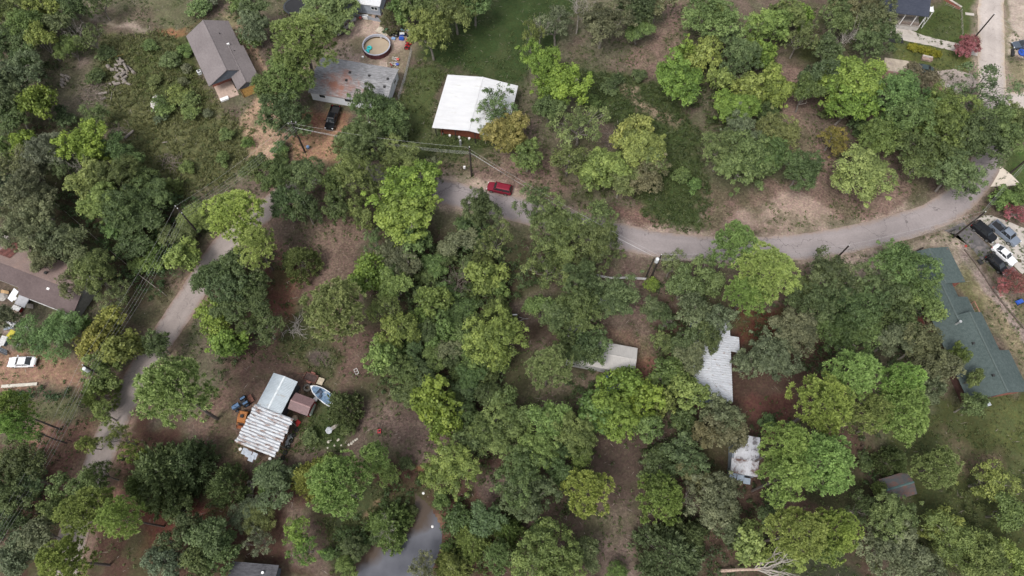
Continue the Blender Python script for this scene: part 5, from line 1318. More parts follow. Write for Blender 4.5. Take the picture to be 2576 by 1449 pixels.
k = MB(); k.tube([(-.3, 0, .25), (.1, 0, .35), (.35, 0, .6)], .06, 6); k.build('frame', TR, t)
k = MB(); k.cbox(-.15, 0, .38, .3, .26, .08); k.build('seat', TR, t)
for x, y, r_ in ((.35, 0, .22), (-.35, .25, .15), (-.35, -.25, .15)):
    k = MB(); k.tube([(x, y - .04, r_), (x, y + .04, r_)], r_, 12); k.build('wheel', RUB, t)
k = MB(); k.tube([(.35, -.28, .7), (.35, .28, .7)], .03, 5); k.build('handlebar', WHITE, t)
PAV = mat("pinkish_paver", (.48, .38, .32), .9, var=.12)
for r_ in range(3):
    for q in range(4):
        x, y = zq(1030 + q * 33 + r_ * 6, 1218 + r_ * 30 + q * 6); g = G(x, y)
        k = MB(); k.cbox(0, 0, 0, .44, .44, .06); o = k.build('paver', PAV); o.location = (g[0], g[1], .02); o.rotation_euler.z = .2 * math.sin(q * 3 + r_ * 5)
        tag(o, 'loose pinkish square paver in the patch behind the rust-stained grey house', 'paver', 'pavers behind the grey house')
g = G(*zq(685, 1125)); k = MB(); k.lathe([(0, 0), (.22, 0), (.25, .25), (.2, .33), (0, .36)], 12); o = k.build('plastic_basin', WHITE); o.location = (g[0], g[1], .02); tag(o, 'small white plastic basin on the ground between the pool and the grey house', 'basin')
for i, (x, y, m, l) in enumerate(((1590, 845, (.42, .02, .03), 'red ride-on mower at the yard edge under the oak, farther of the two'), (1550, 930, (.36, .025, .03), 'red and black ride-on mower nearer the fence line'))):
    g = G(*zq(x, y)); t = thing('riding_mower', l, 'mower', (g[0], g[1], 0), 2.4 - i * .9, 'ride-on mowers by the pool')
    mm = mat("mower_red_%d" % i, m, .4)
    k = MB(); k.cbox(.45, 0, .4, .75, .5, .4, taper=.8); k.build('bonnet', mm, t)
    k = MB(); k.cbox(-.1, 0, .2, 1.2, .95, .14); k.build('cutting_deck', mm, t)
    k = MB(); k.cbox(-.45, 0, .55, .45, .45, .1); k.cbox(-.66, 0, .6, .08, .45, .35); k.build('seat', TRIM, t)
    k = MB(); k.lathe([(.15, 0), (.19, .0), (.19, .04), (.15, .04)], 12, .0, 0, closed=True); o = k.build('steering_wheel', TRIM, t); o.location.z = .95
    for xx, r_, yy in ((-.5, .27, .45), (.55, .19, .4)):
        for s in (-1, 1):
            k = MB(); k.tube([(xx, s * yy - .09, r_), (xx, s * yy + .09, r_)], r_, 12); k.build('wheel', RUB, t)
def tote(name, label, cat, px, l, w_, h, m, rz=0, lid=None, group=None, z=0.02):
    g = G(*px); t = thing(name, label, cat, (g[0], g[1], z), rz, group)
    k = MB(); k.cbox(0, 0, 0, l * .9, w_ * .9, h, taper=1.1); k.build('tub', m, t)
    k = MB(); k.cbox(0, 0, h, l * 1.04, w_ * 1.04, .06); k.build('lid', lid or m, t)
    return t
PB = [mat("plastic_%d" % i, c_, .4, var=.05) for i, c_ in enumerate(((.28, .50, .60), (.03, .09, .40), (.6, .62, .64), (.02, .02, .025), (.22, .34, .55)))]
tote('storage_tub', 'pale blue lidded tub at the back of the clutter by the pool', 'storage tub', zq(1465, 600), .8, .6, .5, PB[0], .2)
tote('storage_tub', 'royal blue tub with a white lid in the clutter right of the pool', 'storage tub', zq(1452, 690), 1.0, .6, .5, PB[1], .1, PB[2])
tote('storage_tub', 'royal blue tub nearest the pool in the clutter', 'storage tub', zq(1440, 775), 1.0, .65, .5, PB[1], -.1)
tote('storage_tub', 'flat light blue tub beside the pool wall', 'storage tub', zq(1283, 770), .8, .55, .3, PB[4], -.2)
tote('storage_tub', 'white tub under the oak at the clutter edge', 'storage tub', zq(1560, 740), .5, .7, .5, PB[2], .4, PB[3])
tote('storage_tub', 'white and black tub at the far corner of the clutter', 'storage tub', zq(1575, 625), .7, .5, .5, PB[3], .7, PB[2])
rs = np.random.RandomState(4)
def bagmesh(r_, seed, sq=.55):
    q = np.random.RandomState(seed); k = MB(); n, m_ = 12, 6; vs = []
    for j in range(m_ + 1):
        ph = math.pi / 2 * j / m_
        for i in range(n):
            a_ = 2 * math.pi * i / n; rr = r_ * math.cos(ph) ** .7 * (1 + .25 * (q.rand() - .5)) + .01
            vs.append((rr * math.cos(a_), rr * math.sin(a_), r_ * sq * 1.6 * math.sin(ph)))
    k.add(vs, [(j * n + i, j * n + (i + 1) % n, (j + 1) * n + (i + 1) % n, (j + 1) * n + i) for j in range(m_) for i in range(n)])
    return k
for i, (x, y) in enumerate(((1230, 690), (1290, 680), (1340, 700), (1255, 640), (1390, 650), (1520, 580), (1620, 600), (1500, 680), (1470, 560))):
    g = G(*zq(x, y)); o = bagmesh(.42 + .1 * (i % 3), i).build('rubbish_bag', mat("black_plastic", (.012, .012, .014), .35, var=.2)); o.location = (g[0], g[1], .0)
    tag(o, 'black rubbish bag in the dark heap between the pool and the oak', 'rubbish bag', 'black bags by the pool')
for i, (x, y, c_, l) in enumerate(((640, 395, (.3, .06, .05), 'small red barbecue in front of the grey sheet fence'), (960, 380, (.02, .02, .02), 'black upright smoker grill at the end of the grey sheet fence'))):
    g = G(*zq(x, y)); t = thing('barbecue', l, 'barbecue', (g[0], g[1], 0), .3)
    k = MB(); k.lathe([(0, .45), (.28, .5), (.36, .72), (.28, .92), (0, 1.0)], 12); k.build('kettle', mat("bbq_%d" % i, c_, .4), t)
    for q in range(3):
        an = 2.1 * q; k = MB(); k.tube([(.15 * math.cos(an), .15 * math.sin(an), .5), (.35 * math.cos(an), .35 * math.sin(an), 0)], .03, 5); k.build('leg', GALV, t)
tote('chest_cooler', 'white chest cooler in front of the grey sheet fence', 'cooler', zq(738, 360), 1.1, .7, .7, WHITE, -.1)
# trampoline at the top edge
g = G(741, 16, .8); t = thing('trampoline', 'black round trampoline at the top edge behind the tall pine', 'trampoline', (g[0], g[1], 0))
k = MB(); k.lathe([(2.1, .85), (0, .8)], 24); k.build('mat', TRIM, t)
k = MB(); k.lathe([(2.08, .82), (2.08, .9), (2.45, .9), (2.45, .82)], 24, closed=True); k.build('pad', mat("trampoline_pad", (.04, .045, .05), .6), t)
for q in range(6):
    an = q * math.pi / 3; k = MB(); k.tube([(2.3 * math.cos(an), 2.3 * math.sin(an), 0), (2.3 * math.cos(an), 2.3 * math.sin(an), .82)], .05, 6); k.build('leg', GALV, t)

# ================================================================== logs and brush in the clearing
LOGM = mat("log_bark", (.21, .185, .165), .9, var=.25, scale=4, bump=.3); LOGE = mat("log_end", (.40, .34, .27), .9, var=.15)
def logo(p, q, r_, label, group, z=None, both=True):
    A_, B_ = Vector(G(*p)), Vector(G(*q)); A_ = Vector((A_.x, A_.y, r_ if z is None else z)); B_ = Vector((B_.x, B_.y, r_ if z is None else z)); d = B_ - A_
    L_ = max(.4, d.length); c = (A_ + B_) / 2
    k = MB(); k.tube([(-L_ / 2, 0, 0), (0, 0, .02), (L_ / 2, 0, 0)], [r_ * 1.05, r_, r_ * .93], 10, cap=False)
    o = k.build('log', LOGM, smooth=True)
    for s in (-1, 1):
        e = MB(); pts = [(s * (L_ / 2 - .0), r_ * 1.0 * math.cos(t_), r_ * 1.0 * math.sin(t_)) for t_ in np.linspace(0, 2 * math.pi, 10, endpoint=False)]
        e.add(pts, [tuple(range(10))[::s]]); e.build('cut_end', LOGE, o)
    o.location = c; o.rotation_euler = (0, 0, math.atan2(d.y, d.x))
    return tag(o, label, 'log', group)
zw = lambda x, y: (.8874 * (240 + x / 5.175), .8874 * (130 + y / 5.175))
for (x0, y0, x1, y1, rr, zz) in ((350, 310, 380, 350, .32, None), (398, 370, 455, 365, .3, None), (455, 290, 510, 300, .22, None), (490, 225, 505, 250, .2, .5), (500, 255, 545, 245, .24, .4), (530, 210, 560, 245, .2, .6), (545, 265, 590, 240, .22, .5),
     (515, 295, 560, 285, .26, .5), (460, 330, 480, 360, .22, None), (470, 375, 510, 380, .2, .25), (530, 360, 600, 390, .2, .6), (605, 300, 660, 410, .22, .8), (640, 320, 700, 370, .22, .3), (715, 390, 745, 420, .28, None), (600, 330, 640, 320, .24, .3),
     (450, 490, 520, 440, .3, .35), (490, 470, 540, 445, .26, .7), (545, 470, 610, 410, .26, .5), (550, 515, 630, 455, .24, .3), (490, 500, 530, 520, .28, .5), (590, 520, 615, 555, .28, .3), (440, 580, 540, 560, .26, None), (370, 575, 400, 570, .22, None),
     (420, 555, 460, 545, .24, None), (560, 560, 600, 545, .22, None), (620, 560, 680, 580, .2, None), (560, 390, 620, 410, .22, .3), (520, 410, 560, 430, .24, .3), (620, 395, 640, 430, .2, .3)):
    logo(zw(x0, y0), zw(x1, y1), rr * 1.22, 'grey sawn log in the jumbled heap left of the grey-brown gabled house', 'logs in the jumbled heap', zz)
zA = lambda x, y: T('A1', x, y)
for (x0, y0, x1, y1) in ((465, 565, 488, 578), (497, 572, 528, 588), (462, 598, 490, 604), (500, 590, 512, 612), (458, 620, 482, 612), (468, 625, 495, 633), (462, 638, 478, 658)):
    logo(zA(x0, y0), zA(x1, y1), .28, 'short brown log round in the small stack beside the sandy track through the wood', 'log rounds by the sandy track')
for p, q, r_, l in ((zw(215, 720), zw(340, 695), .26, 'thick log lying across the brush pile below the log heap'), (zw(250, 800), zw(320, 765), .22, 'darker log on the near side of the brush pile'), (zw(600, 1365), zw(725, 1255), .26, 'single fallen log beside the twig pile in the weeds'),
                    (zw(1145, 1430), zw(1215, 1415), .15, 'short pale log lying alone in the weedy clearing')):
    logo(p, q, r_, l, 'single logs in the clearing')
k = MB(); A_, B_ = Vector(G(*zw(335, 205))), Vector(G(*zw(585, 125))); d = B_ - A_; k.box(0, -.09, .02, d.length, .09, .14); o = k.build('plank', mat("yellow_plank", (.48, .36, .12), .8, var=.15)); o.location = (A_.x, A_.y, .03); o.rotation_euler.z = math.atan2(d.y, d.x); tag(o, 'long yellow plank lying behind the jumbled log heap', 'plank')
k = MB(); A_, B_ = Vector(G(*zw(385, 805))), Vector(G(*zw(405, 685))); d = B_ - A_; k.tube([(0, 0, .1), (d.length, 0, .15)], .06, 6); o = k.build('pale_stick', DEADW); o.location = (A_.x, A_.y, 0); o.rotation_euler.z = math.atan2(d.y, d.x); tag(o, 'long pale bare stick lying right of the brush pile', 'stick')
def brush(label, pts, n, L_, seed, m=None, hgt=.6):
    q = np.random.RandomState(seed); P = [Vector(G(*p)) for p in pts]; k = MB()
    for i in range(n):
        a_ = P[q.randint(len(P))]; x, y = a_.x + q.randn() * .7, a_.y + q.randn() * .7; an = q.rand() * 6.3; l = L_ * (.4 + q.rand())
        z0, z1 = q.rand() * hgt, q.rand() * hgt
        k.tube([(x, y, z0 + .03), (x + math.cos(an) * l * .5, y + math.sin(an) * l * .5, (z0 + z1) / 2 + .1), (x + math.cos(an + .3) * l, y + math.sin(an + .3) * l, z1 + .03)], [.05, .035, .015], 4, cap=False)
    return tag(k.build('brush_pile', m or mat("dead_twigs", (.2, .165, .14), .9, var=.3)), label, 'brush pile', kind='stuff')
brush('heap of tangled dead branches left of the log heap', [zw(100, 650), zw(150, 720), zw(200, 620), zw(60, 720), zw(60, 820), zw(280, 780)], 110, 2.2, 1)
brush('pile of brown twigs in the weeds beside a fallen log', [zw(400, 1290), zw(480, 1270), zw(560, 1280), zw(610, 1300)], 70, 1.8, 2)
brush('low brush pile near the overhead wires', [zA(1240, 1200), zA(1290, 1215), zA(1330, 1225)], 60, 1.8, 3)
brush('grey brush pile between the trees above the curved road', [T('A3', 870, 1060), T('A3', 900, 1010), T('A3', 860, 1090)], 90, 1.8, 4)
brush('grey tangle of dead branches on the shaded wood floor', [T('B2', 380, 1020), T('B2', 340, 1050)], 40, 2.0, 5, DEADW)
# rubble heap
RUB_ = mat("pale_rubble", (.50, .47, .46), .9, var=.2, scale=4)
for i in range(34):
    x, y = zw(1040 + rs.randn() * 32, 850 + rs.randn() * 55); g = G(x, y); s = .18 + .22 * rs.rand()
    k = bagmesh(s, i + 50, .5); o = k.build('rubble_lump', RUB_); o.location = (g[0], g[1], .02 + .25 * rs.rand()); tag(o, 'whitish lump in the rubble heap in the middle of the weedy clearing', 'rubble', 'lumps of the rubble heap')

# ================================================================== long barn surroundings
zs = lambda x, y: (.8874 * (640 + x / 4.675), .8874 * (1030 + y / 4.675))
def tyre(label, px, s=1.0):
    g = G(*px); k = MB(); k.lathe([(.34 * s, 0), (.62 * s, 0), (.72 * s, .12), (.72 * s, .3), (.62 * s, .42), (.34 * s, .42)], 18, closed=True); o = k.build('tyre', mat("grey_rubber", (.07, .065, .06), .9, var=.2)); o.location = (g[0], g[1], .02); return tag(o, label, 'tyre')
tyre('large dusty tractor tyre lying flat between the barn and the boat', zs(1085, 330))
tyre('dusty tyre ring lying in the red pine straw right of the white mobile home', (1961, 832), 1.0)
g = Vector(G(*zs(1165, 545), .6)); e = Vector(G(*zs(1110, 680), .6)); d = e - g
t = thing('fuel_tank', 'grey-green cylinder tank on legs against the maroon-roofed shed', 'tank', (g.x, g.y, 0), math.atan2(d.y, d.x))
k = MB(); k.tube([(-.2, 0, .8), (0, 0, .8), (d.length, 0, .8), (d.length + .2, 0, .8)], [.3, .45, .45, .3], 14); k.build('cylinder', mat("greygreen_tank", (.25, .29, .25), .5, var=.12), t, True)
for x in (.3, d.length - .3):
    k = MB(); k.cbox(x, 0, 0, .12, .7, .5); k.build('leg', DKMET, t)
def bucket(label, px, m, s=1.0, cat='bucket', name='bucket'):
    g = G(*px); t = thing(name, label, cat, (g[0], g[1], .02))
    k = MB(); k.lathe([(0, 0), (.2 * s, 0), (.26 * s, .42 * s), (.22 * s, .42 * s), (.17 * s, .06)], 12); k.build('pail', m, t)
    k = MB(); k.lathe([(.0, .43 * s), (.25 * s, .43 * s), (.25 * s, .47 * s), (0, .47 * s)], 12); k.build('lid', m, t)
bucket('white lidded bucket between the shed tank and the boat', zs(1197, 490), WHITE, 1.4)
bucket('small white bucket at the near left corner of the long low barn', zs(205, 1145), WHITE)
bucket('small white bucket under the near eave of the long low barn', zs(597, 1270), WHITE)
for i, (p, q, l) in enumerate(((zs(920, 820), zs(970, 755), 'left one of the two bright red ramps by the maroon-roofed shed'), (zs(940, 835), zs(990, 775), 'right one of the two bright red ramps by the maroon-roofed shed'))):
    A_, B_ = Vector(G(*p)), Vector(G(*q)); d = B_ - A_
    o = thing('ramp', l, 'ramp', (A_.x, A_.y, 0), math.atan2(d.y, d.x), 'red ramps'); RR_ = mat("ramp_red", (.45, .04, .035), .5)
    k = MB(); k.add([(0, -.16, .05), (d.length, -.16, .3), (d.length, .16, .3), (0, .16, .05)], [(0, 1, 2, 3)]); k.build('ramp_plate', RR_, o)
    for y in (-.18, .15):
        k = MB(); k.add([(0, y, .02), (d.length, y, .02), (d.length, y, .36), (0, y, .1), (0, y + .03, .02), (d.length, y + .03, .02), (d.length, y + .03, .36), (0, y + .03, .1)], [(0, 1, 2, 3), (7, 6, 5, 4), (3, 2, 6, 7)]); k.build('side_rail', RR_, o)
beam('plank', 'long reddish plank leaning along the right eave of the long low barn', 'plank', zs(745, 1130), zs(855, 940), .16, .1, mat("reddish_plank", (.34, .17, .1), .8), 1.0)
for i in range(3):
    k = MB(); A_, B_ = Vector(G(*zs(800 + i * 16, 1120 - i * 60))), Vector(G(*zs(850 + i * 20, 1010 - i * 30))); d = B_ - A_; k.box(0, -.35, 0, d.length, .35, .03); o = k.build('tin_sheet', mat("scrap_tin", (.42, .44, .46), .5, .2, var=.3)); o.location = (A_.x, A_.y, .06 + .05 * i); o.rotation_euler = (.05 * i, .06, math.atan2(d.y, d.x)); tag(o, 'crumpled pale tin sheet in the scrap along the right side of the long low barn', 'tin sheet', 'scrap tin by the barn')
g = G(*zs(915, 725)); o = bagmesh(.5, 99).build('canvas_heap', mat("tan_canvas", (.4, .34, .25), .9, var=.2)); o.location = (g[0], g[1], 0); tag(o, 'tan heap of canvas at the corner between the barn and the maroon-roofed shed', 'canvas heap')
A_, B_ = Vector(G(*zs(1340, 920))), Vector(G(*zs(1500, 820))); d = B_ - A_
t = thing('garden_bench', 'long weathered plank bench half covered by crumpled pale plastic', 'bench', (A_.x, A_.y, 0), math.atan2(d.y, d.x))
for y in (-.3, .02):
    k = MB(); k.box(0, y, .45, d.length, y + .28, .5); k.build('plank', GREYW, t)
for x in (.2, d.length - .3):
    k = MB(); k.box(x, -.28, 0, x + .1, .28, .45); k.build('leg', GREYW, t)
k = bagmesh(.55, 7, .1); o = k.build('plastic_sheet', mat("crumpled_plastic", (.36, .38, .41), .5, var=.3, scale=5)); o.location = (A_.x + d.x * .22, A_.y + d.y * .22, .5); tag(o, 'crumpled pale plastic sheet on the end of the plank bench', 'plastic sheet')
for i, (x, y, s) in enumerate(((1360, 1040, .3), (1385, 1022, .3), (1495, 1010, .25), (1480, 1022, .2), (1545, 925, .25), (1590, 910, .2), (1440, 1090, .2), (1530, 1085, .2), (1630, 1078, .25), (1665, 1060, .3), (1690, 1035, .25), (1720, 1015, .25), (1350, 1120, .2), (1100, 1115, .18), (1530, 940, .3), (1740, 1000, .22))):
    g = G(*zs(x, y)); k = bagmesh(s * .72, i + 200, .35); o = k.build('stone', mat("pale_stone", (.45, .42, .36), .9, var=.2)); o.location = (g[0], g[1], 0); tag(o, 'pale stone in the loose ring around the overgrown flower bed', 'stone', 'stones of the flower bed ring')
g = G(*T('C2', 990, 362)); t = thing('push_mower', 'small red push mower with a black handle on the bare leaf litter', 'mower', (g[0], g[1], 0), 1.65)
k = MB(); k.cbox(-.15, 0, .12, .7, .55, .16); k.build('deck', mat("mower_red", (.45, .04, .05), .4), t)
k = MB(); k.lathe([(0, .5), (.15, .46), (.17, .28)], 10, -.15, 0); k.build('engine', TRIM, t)
for x in (-.42, .14):
    for y in (-.3, .3):
        k = MB(); k.tube([(x, y - .03, .14), (x, y + .03, .14)], .14, 10); k.build('wheel', RUB, t)
k = MB(); 
for y in (-.22, .22): k.tube([(.15, y, .25), (1.0, y, .95)], .03, 5)
k.tube([(1.0, -.22, .95), (1.0, .22, .95)], .05, 5); k.build('handle', TRIM, t)
g = G(*T('B2', 817, 1352)); k = MB()
for x in (-.3, .25): k.box(x, -.5, 0, x + .05, .5, .05)
for y in (-.5, -.02, .45): k.box(-.3, y, .05, .3, y + .05, .08)
o = k.build('small_frame', WHITE); o.location = (g[0], g[1], .02); o.rotation_euler.z = .5; tag(o, 'small white metal frame lying on the leaf litter by the thicket', 'frame')
# footbridge of slats
A_, B_ = Vector(G(628, 1262)), Vector(G(632, 1205)); d = B_ - A_
t = thing('boardwalk', 'narrow grey slatted boardwalk leading between the bushes', 'boardwalk', (A_.x, A_.y, 0), math.atan2(d.y, d.x))
n = int(d.length / .22)
for i in range(n):
    k = MB(); k.box(i * .22, -.55 + .04 * math.sin(i * 3), .12, i * .22 + .18, .55 + .04 * math.sin(i * 5), .16); k.build('slat', GREYW, t)
for y in (-.4, .3):
    k = MB(); k.box(0, y, .0, d.length, y + .1, .119); k.build('bearer', GREYW, t)

# ================================================================== clutter at the left edge
zl = lambda x, y: (.294 * x, .8874 * 640 + .294 * y)
def sheetobj(name, label, cat, px, l, w_, m, rz, z=.05, tilt=.05, group=None, th=.04):
    g = G(*px); k = MB(); k.box(-l / 2, -w_ / 2, 0, l / 2, w_ / 2, th); o = k.build(name, m); o.location = (g[0], g[1], z); o.rotation_euler = (tilt, tilt * .6, rz); return tag(o, label, cat, group)
for i in range(3): beam('lumber', 'bare yellow plank in the small stack beside the white sheet awning', 'plank', zl(22, 560 + i * 9), zl(88, 572 + i * 7), .2, .08, WOOD, .4, 'yellow planks at the left edge')
beam('lumber', 'long white board on the ground left of the feathery tree', 'board', zl(150, 1040), zl(190, 910), .2, .1, WHITE, .1)
beam('lumber', 'second pale board lying parallel left of the feathery tree', 'board', zl(172, 1042), zl(207, 915), .16, .1, GREYW, .1)
beam('timber_edge', 'long whitish beam edging the orange dirt drive in front of the white sedan', 'beam', zl(20, 1378), zl(325, 1356), .5, .3, mat("whitish_beam", (.5, .47, .41), .8, var=.12), .02)
for i, (x, y) in enumerate(((718, 640), (800, 570), (830, 545))):
    sheetobj('concrete_slab', ('pale concrete slab nearest the brown roof corner', 'pale concrete slab in the middle of the row right of the brown-roofed house', 'pale concrete slab farthest from the brown roof corner')[i], 'slab', zl(x, y), 1.5, .8, CONC, 1.1, .03, .0, 'slabs by the brown-roofed house', .12)
JM = [mat("junk_%d" % i, c_, .7, var=.25, scale=3) for i, c_ in enumerate(((.5, .5, .5), (.16, .12, .09), (.05, .05, .055), (.24, .27, .31), (.3, .03, .03), (.45, .40, .05), (.10, .16, .2)))]
tote('freezer', 'white-topped dark red chest in the clutter behind the white sedan', 'chest', zl(165, 720), 1.5, .8, .8, JM[4], -.3, JM[0])
sheetobj('wood_panel', 'brown wooden panel lying in the clutter row', 'panel', zl(150, 765), 1.7, 1.1, JM[1], -.4, .6)
tote('dust_bin', 'dark lidded bin beside the path in the clutter row', 'bin', zl(205, 832), .5, .5, .9, JM[2], .2)
tote('dust_bin', 'pale-lidded black bin in the middle of the clutter row', 'bin', zl(155, 850), .6, .6, .9, JM[2], .5, JM[0])
sheetobj('metal_panel', 'grey metal panel at the outer side of the clutter row', 'panel', zl(90, 868), 1.6, 1.2, JM[3], .3, .5)
tote('garden_cart', 'black cart with a yellow cushion on top', 'cart', zl(112, 940), 1.0, 1.5, .6, JM[2], -.35, JM[5])
tote('storage_chest', 'whitish chest with a teal side left of the yellow-cushioned cart', 'chest', zl(48, 995), 1.1, 1.6, .7, JM[6], -.2, JM[0])
sheetobj('metal_panel', 'long pale panel leaning beside the whitish chest', 'panel', zl(100, 845), 2.4, .35, JM[0], -.6, .8)
bucket('white bucket with an orange one beside it at the path end', zl(240, 886), WHITE, 1.3)
bucket('white drum beside the awning of the brown-roofed house', zl(148, 635), WHITE, 1.5, 'drum', 'drum')
tote('wooden_crate', 'dark crate against the wall under the awning', 'crate', zl(235, 655), .9, .7, .8, JM[2], .3, JM[1])
for i in range(4): beam('lumber', 'grey timber in the low stack by the front step of the brown-roofed house', 'timber', zl(235, 672 + i * 9), zl(290, 680 + i * 9), .22, .14, GREYW, .03 + .02 * i, 'grey timbers by the step')
sheetobj('scrap_board', 'pale board in the scrap at the left picture edge', 'board', zl(40, 1000), 2.0, .5, JM[0], .9, .15)
for i, (x, y, m, s, l) in enumerate(((62, 180, (.03, .05, .09), 1.2, 'dark blue tarpaulin heap behind the brown-roofed house'), (45, 120, (.55, .5, .48), .9, 'whitish tarpaulin heap at the left edge behind the brown-roofed house'), (25, 608, (.3, .28, .26), .9, 'grey rag heap at the left edge by the yellow planks'))):
    g = G(*zl(x, y)); o = bagmesh(s, 300 + i, .35).build('tarpaulin', mat("tarp_%d" % i, m, .6, var=.25)); o.location = (g[0], g[1], 0); tag(o, l, 'tarpaulin')
for i in range(6):
    sheetobj('scrap_board', 'dark weathered board in the stack left of the white sedan nose', 'board', zl(15 + i * 4, 1055 + i * 8), 2.2, .3, JM[2 if i % 2 else 3], -.35, .1 + .1 * i, .02, 'dark boards at the left edge')

# ================================================================== right side objects
zc = lambda x, y: (2342.8 + .1838 * x, 514.7 + .1838 * y)
b = Vector(G(*zc(660, 790))); rim = Vector(G(*zc(815, 690), 2.6)); d = rim - b
t = thing('basketball_hoop', 'portable black basketball hoop leaning over the black car', 'basketball hoop', (b.x, b.y, .1), math.atan2(d.y, d.x)); L_ = d.length
k = MB(); k.cbox(0, 0, 0, .8, 1.1, .28, taper=.85); k.build('base', DKMET, t)
k = MB(); k.tube([(0, 0, .2), (.25, 0, 1.8), (L_ - .15, 0, 2.6)], .06, 8); k.build('pole', DKMET, t)
k = MB()
for z in (2.2, 3.05): k.box(L_ - .05, -.7, z, L_ + .02, .7, z + .1)
for y in (-.7, -.25, .25, .6): k.box(L_ - .05, y, 2.3, L_ + .02, y + .1, 3.05)
k.build('backboard_frame', DKMET, t)
k = MB(); k.lathe([(.21, 2.35), (.24, 2.35), (.24, 2.38), (.21, 2.38)], 16, L_ + .28, 0, closed=True); k.build('rim', DKMET, t)
g = G(*zc(470, 568)); o = bagmesh(.25, 400, .6).build('flower_pot', mat("red_pot", (.3, .04, .03), .6)); o.location = (g[0], g[1], 0); tag(o, 'small red pot on the gravel bed across from the black off-roader', 'flower pot')
for i, (x, y) in enumerate(((235, 400), (270, 385))):
    g = G(*zc(x, y)); t = thing('mailbox', ('dark mailbox nearer the road at the foot of the leaning pole', 'dark mailbox beside the leaning pole base')[i], 'mailbox', (g[0], g[1], 0), .6, 'mailboxes at the leaning pole')
    k = MB(); k.tube([(0, 0, 0), (0, 0, 1.0)], .05, 6); k.build('post', GREYW, t)
    k = MB(); k.cbox(0, 0, 1.0, .5, .22, .25); k.build('box', DKMET, t)
g = G(*T('B4', 1180, 458)); t = thing('log_bench', 'dark rustic log seat at the road corner of the carport', 'bench', (g[0], g[1], 0), .5)
k = MB(); k.tube([(-1.2, 0, .45), (1.2, 0, .6)], .14, 8); k.build('seat', POLEW, t)
for x in (-.8, .8):
    k = MB(); k.tube([(x, -.3, 0), (x, .2, .5)], .08, 6); k.build('leg', POLEW, t)
g = G(*zc(1190, 1340)); t = thing('kids_car', 'blue ride-on toy under the red crape myrtle', 'toy car', (g[0], g[1], 0), .4)
k = MB(); k.cbox(0, 0, .25, 1.3, .8, .4, taper=.8); k.build('body', PB[1], t)
for x in (-.45, .45):
    for y in (-.42, .42):
        k = MB(); k.tube([(x, y - .08, .2), (x, y + .08, .2)], .2, 12); k.build('wheel', RUB, t)
g = G(*T('C4', 1690, 178)); t = thing('trash_bin', 'pale and dark lidded cart at the far corner of the green house', 'bin', (g[0], g[1], 0), .3)
k = MB(); k.cbox(0, 0, .1, .6, .6, .8, taper=1.1); k.build('bin_body', DKMET, t)
k = MB(); k.cbox(0, .1, .92, .85, .7, .12); k.build('lid', mat("pale_lid", (.5, .55, .6), .4), t)
# upper right yard
t5 = lambda x, y: (.8874 * (2420 + x / 4.83), .8874 * y / 4.83)
g = G(*t5(990, 822)); d = Vector(G(*t5(1090, 850))) - Vector(g); t = thing('garden_sofa', 'discarded brown and white sofa on the lawn below the yellow hedge', 'sofa', (g[0], g[1], 0), -.25)
SOF = mat("sofa_fabric", (.28, .2, .17), .9, var=.3)
k = MB(); k.cbox(0, 0, .05, 2.1, .85, .4); k.build('seat', SOF, t)
k = MB(); k.cbox(0, .4, .3, 2.1, .22, .5); k.build('backrest', mat("sofa_pale", (.5, .45, .42), .9, var=.2), t)
for x in (-1.0, 1.0):
    k = MB(); k.cbox(x, 0, .05, .2, .85, .6); k.build('armrest', SOF, t)
for i, y in enumerate((695, 722, 748, 770)):
    g = G(*t5(2167, y)); o = thing('black_box', 'black crate in the short row beside the upper right road', 'crate', (g[0], g[1], 0), .05, 'black crates by the road')
    k = MB(); k.cbox(0, 0, 0, .55, .4, .4); k.build('crate_body', DKMET, o); k = MB(); k.cbox(0, 0, .4, .6, .44, .05); k.build('lid', TRIM, o)
g = G(*t5(2300, 735)); t = thing('kiddie_pool', 'folded blue toy at the upper right edge by the navy sedan', 'toy', (g[0], g[1], 0))
k = MB(); k.lathe([(0, .05), (.8, .05), (.95, .4), (.85, .4), (.75, .12)], 18); k.build('basin', PB[1], t)
k = MB(); k.cbox(.6, -.5, .1, .9, .2, .5, .7); k.build('handle_bar', DKMET, t)
k = MB(); A_ = Vector(G(*t5(470, 545))); B_ = Vector(G(*t5(670, 545))); d = B_ - A_; k.box(0, -.8, 0, d.length, .8, .06); o = k.build('dark_mat', TRIM); o.location = (A_.x, A_.y, .05); o.rotation_euler.z = math.atan2(d.y, d.x) - .1; tag(o, 'flat black mat on the grass in front of the pale driveway', 'mat')
beam('concrete_step', 'short pale concrete slab beside the straight road', 'slab', t5(1525, 190), t5(1645, 205), .7, .12, CONC)
beam('kerb_wall', 'low white block wall at the end of the cottage yard near the road', 'wall', T('A4', 1400, 645), T('A4', 1470, 680), .35, .5, BLK)
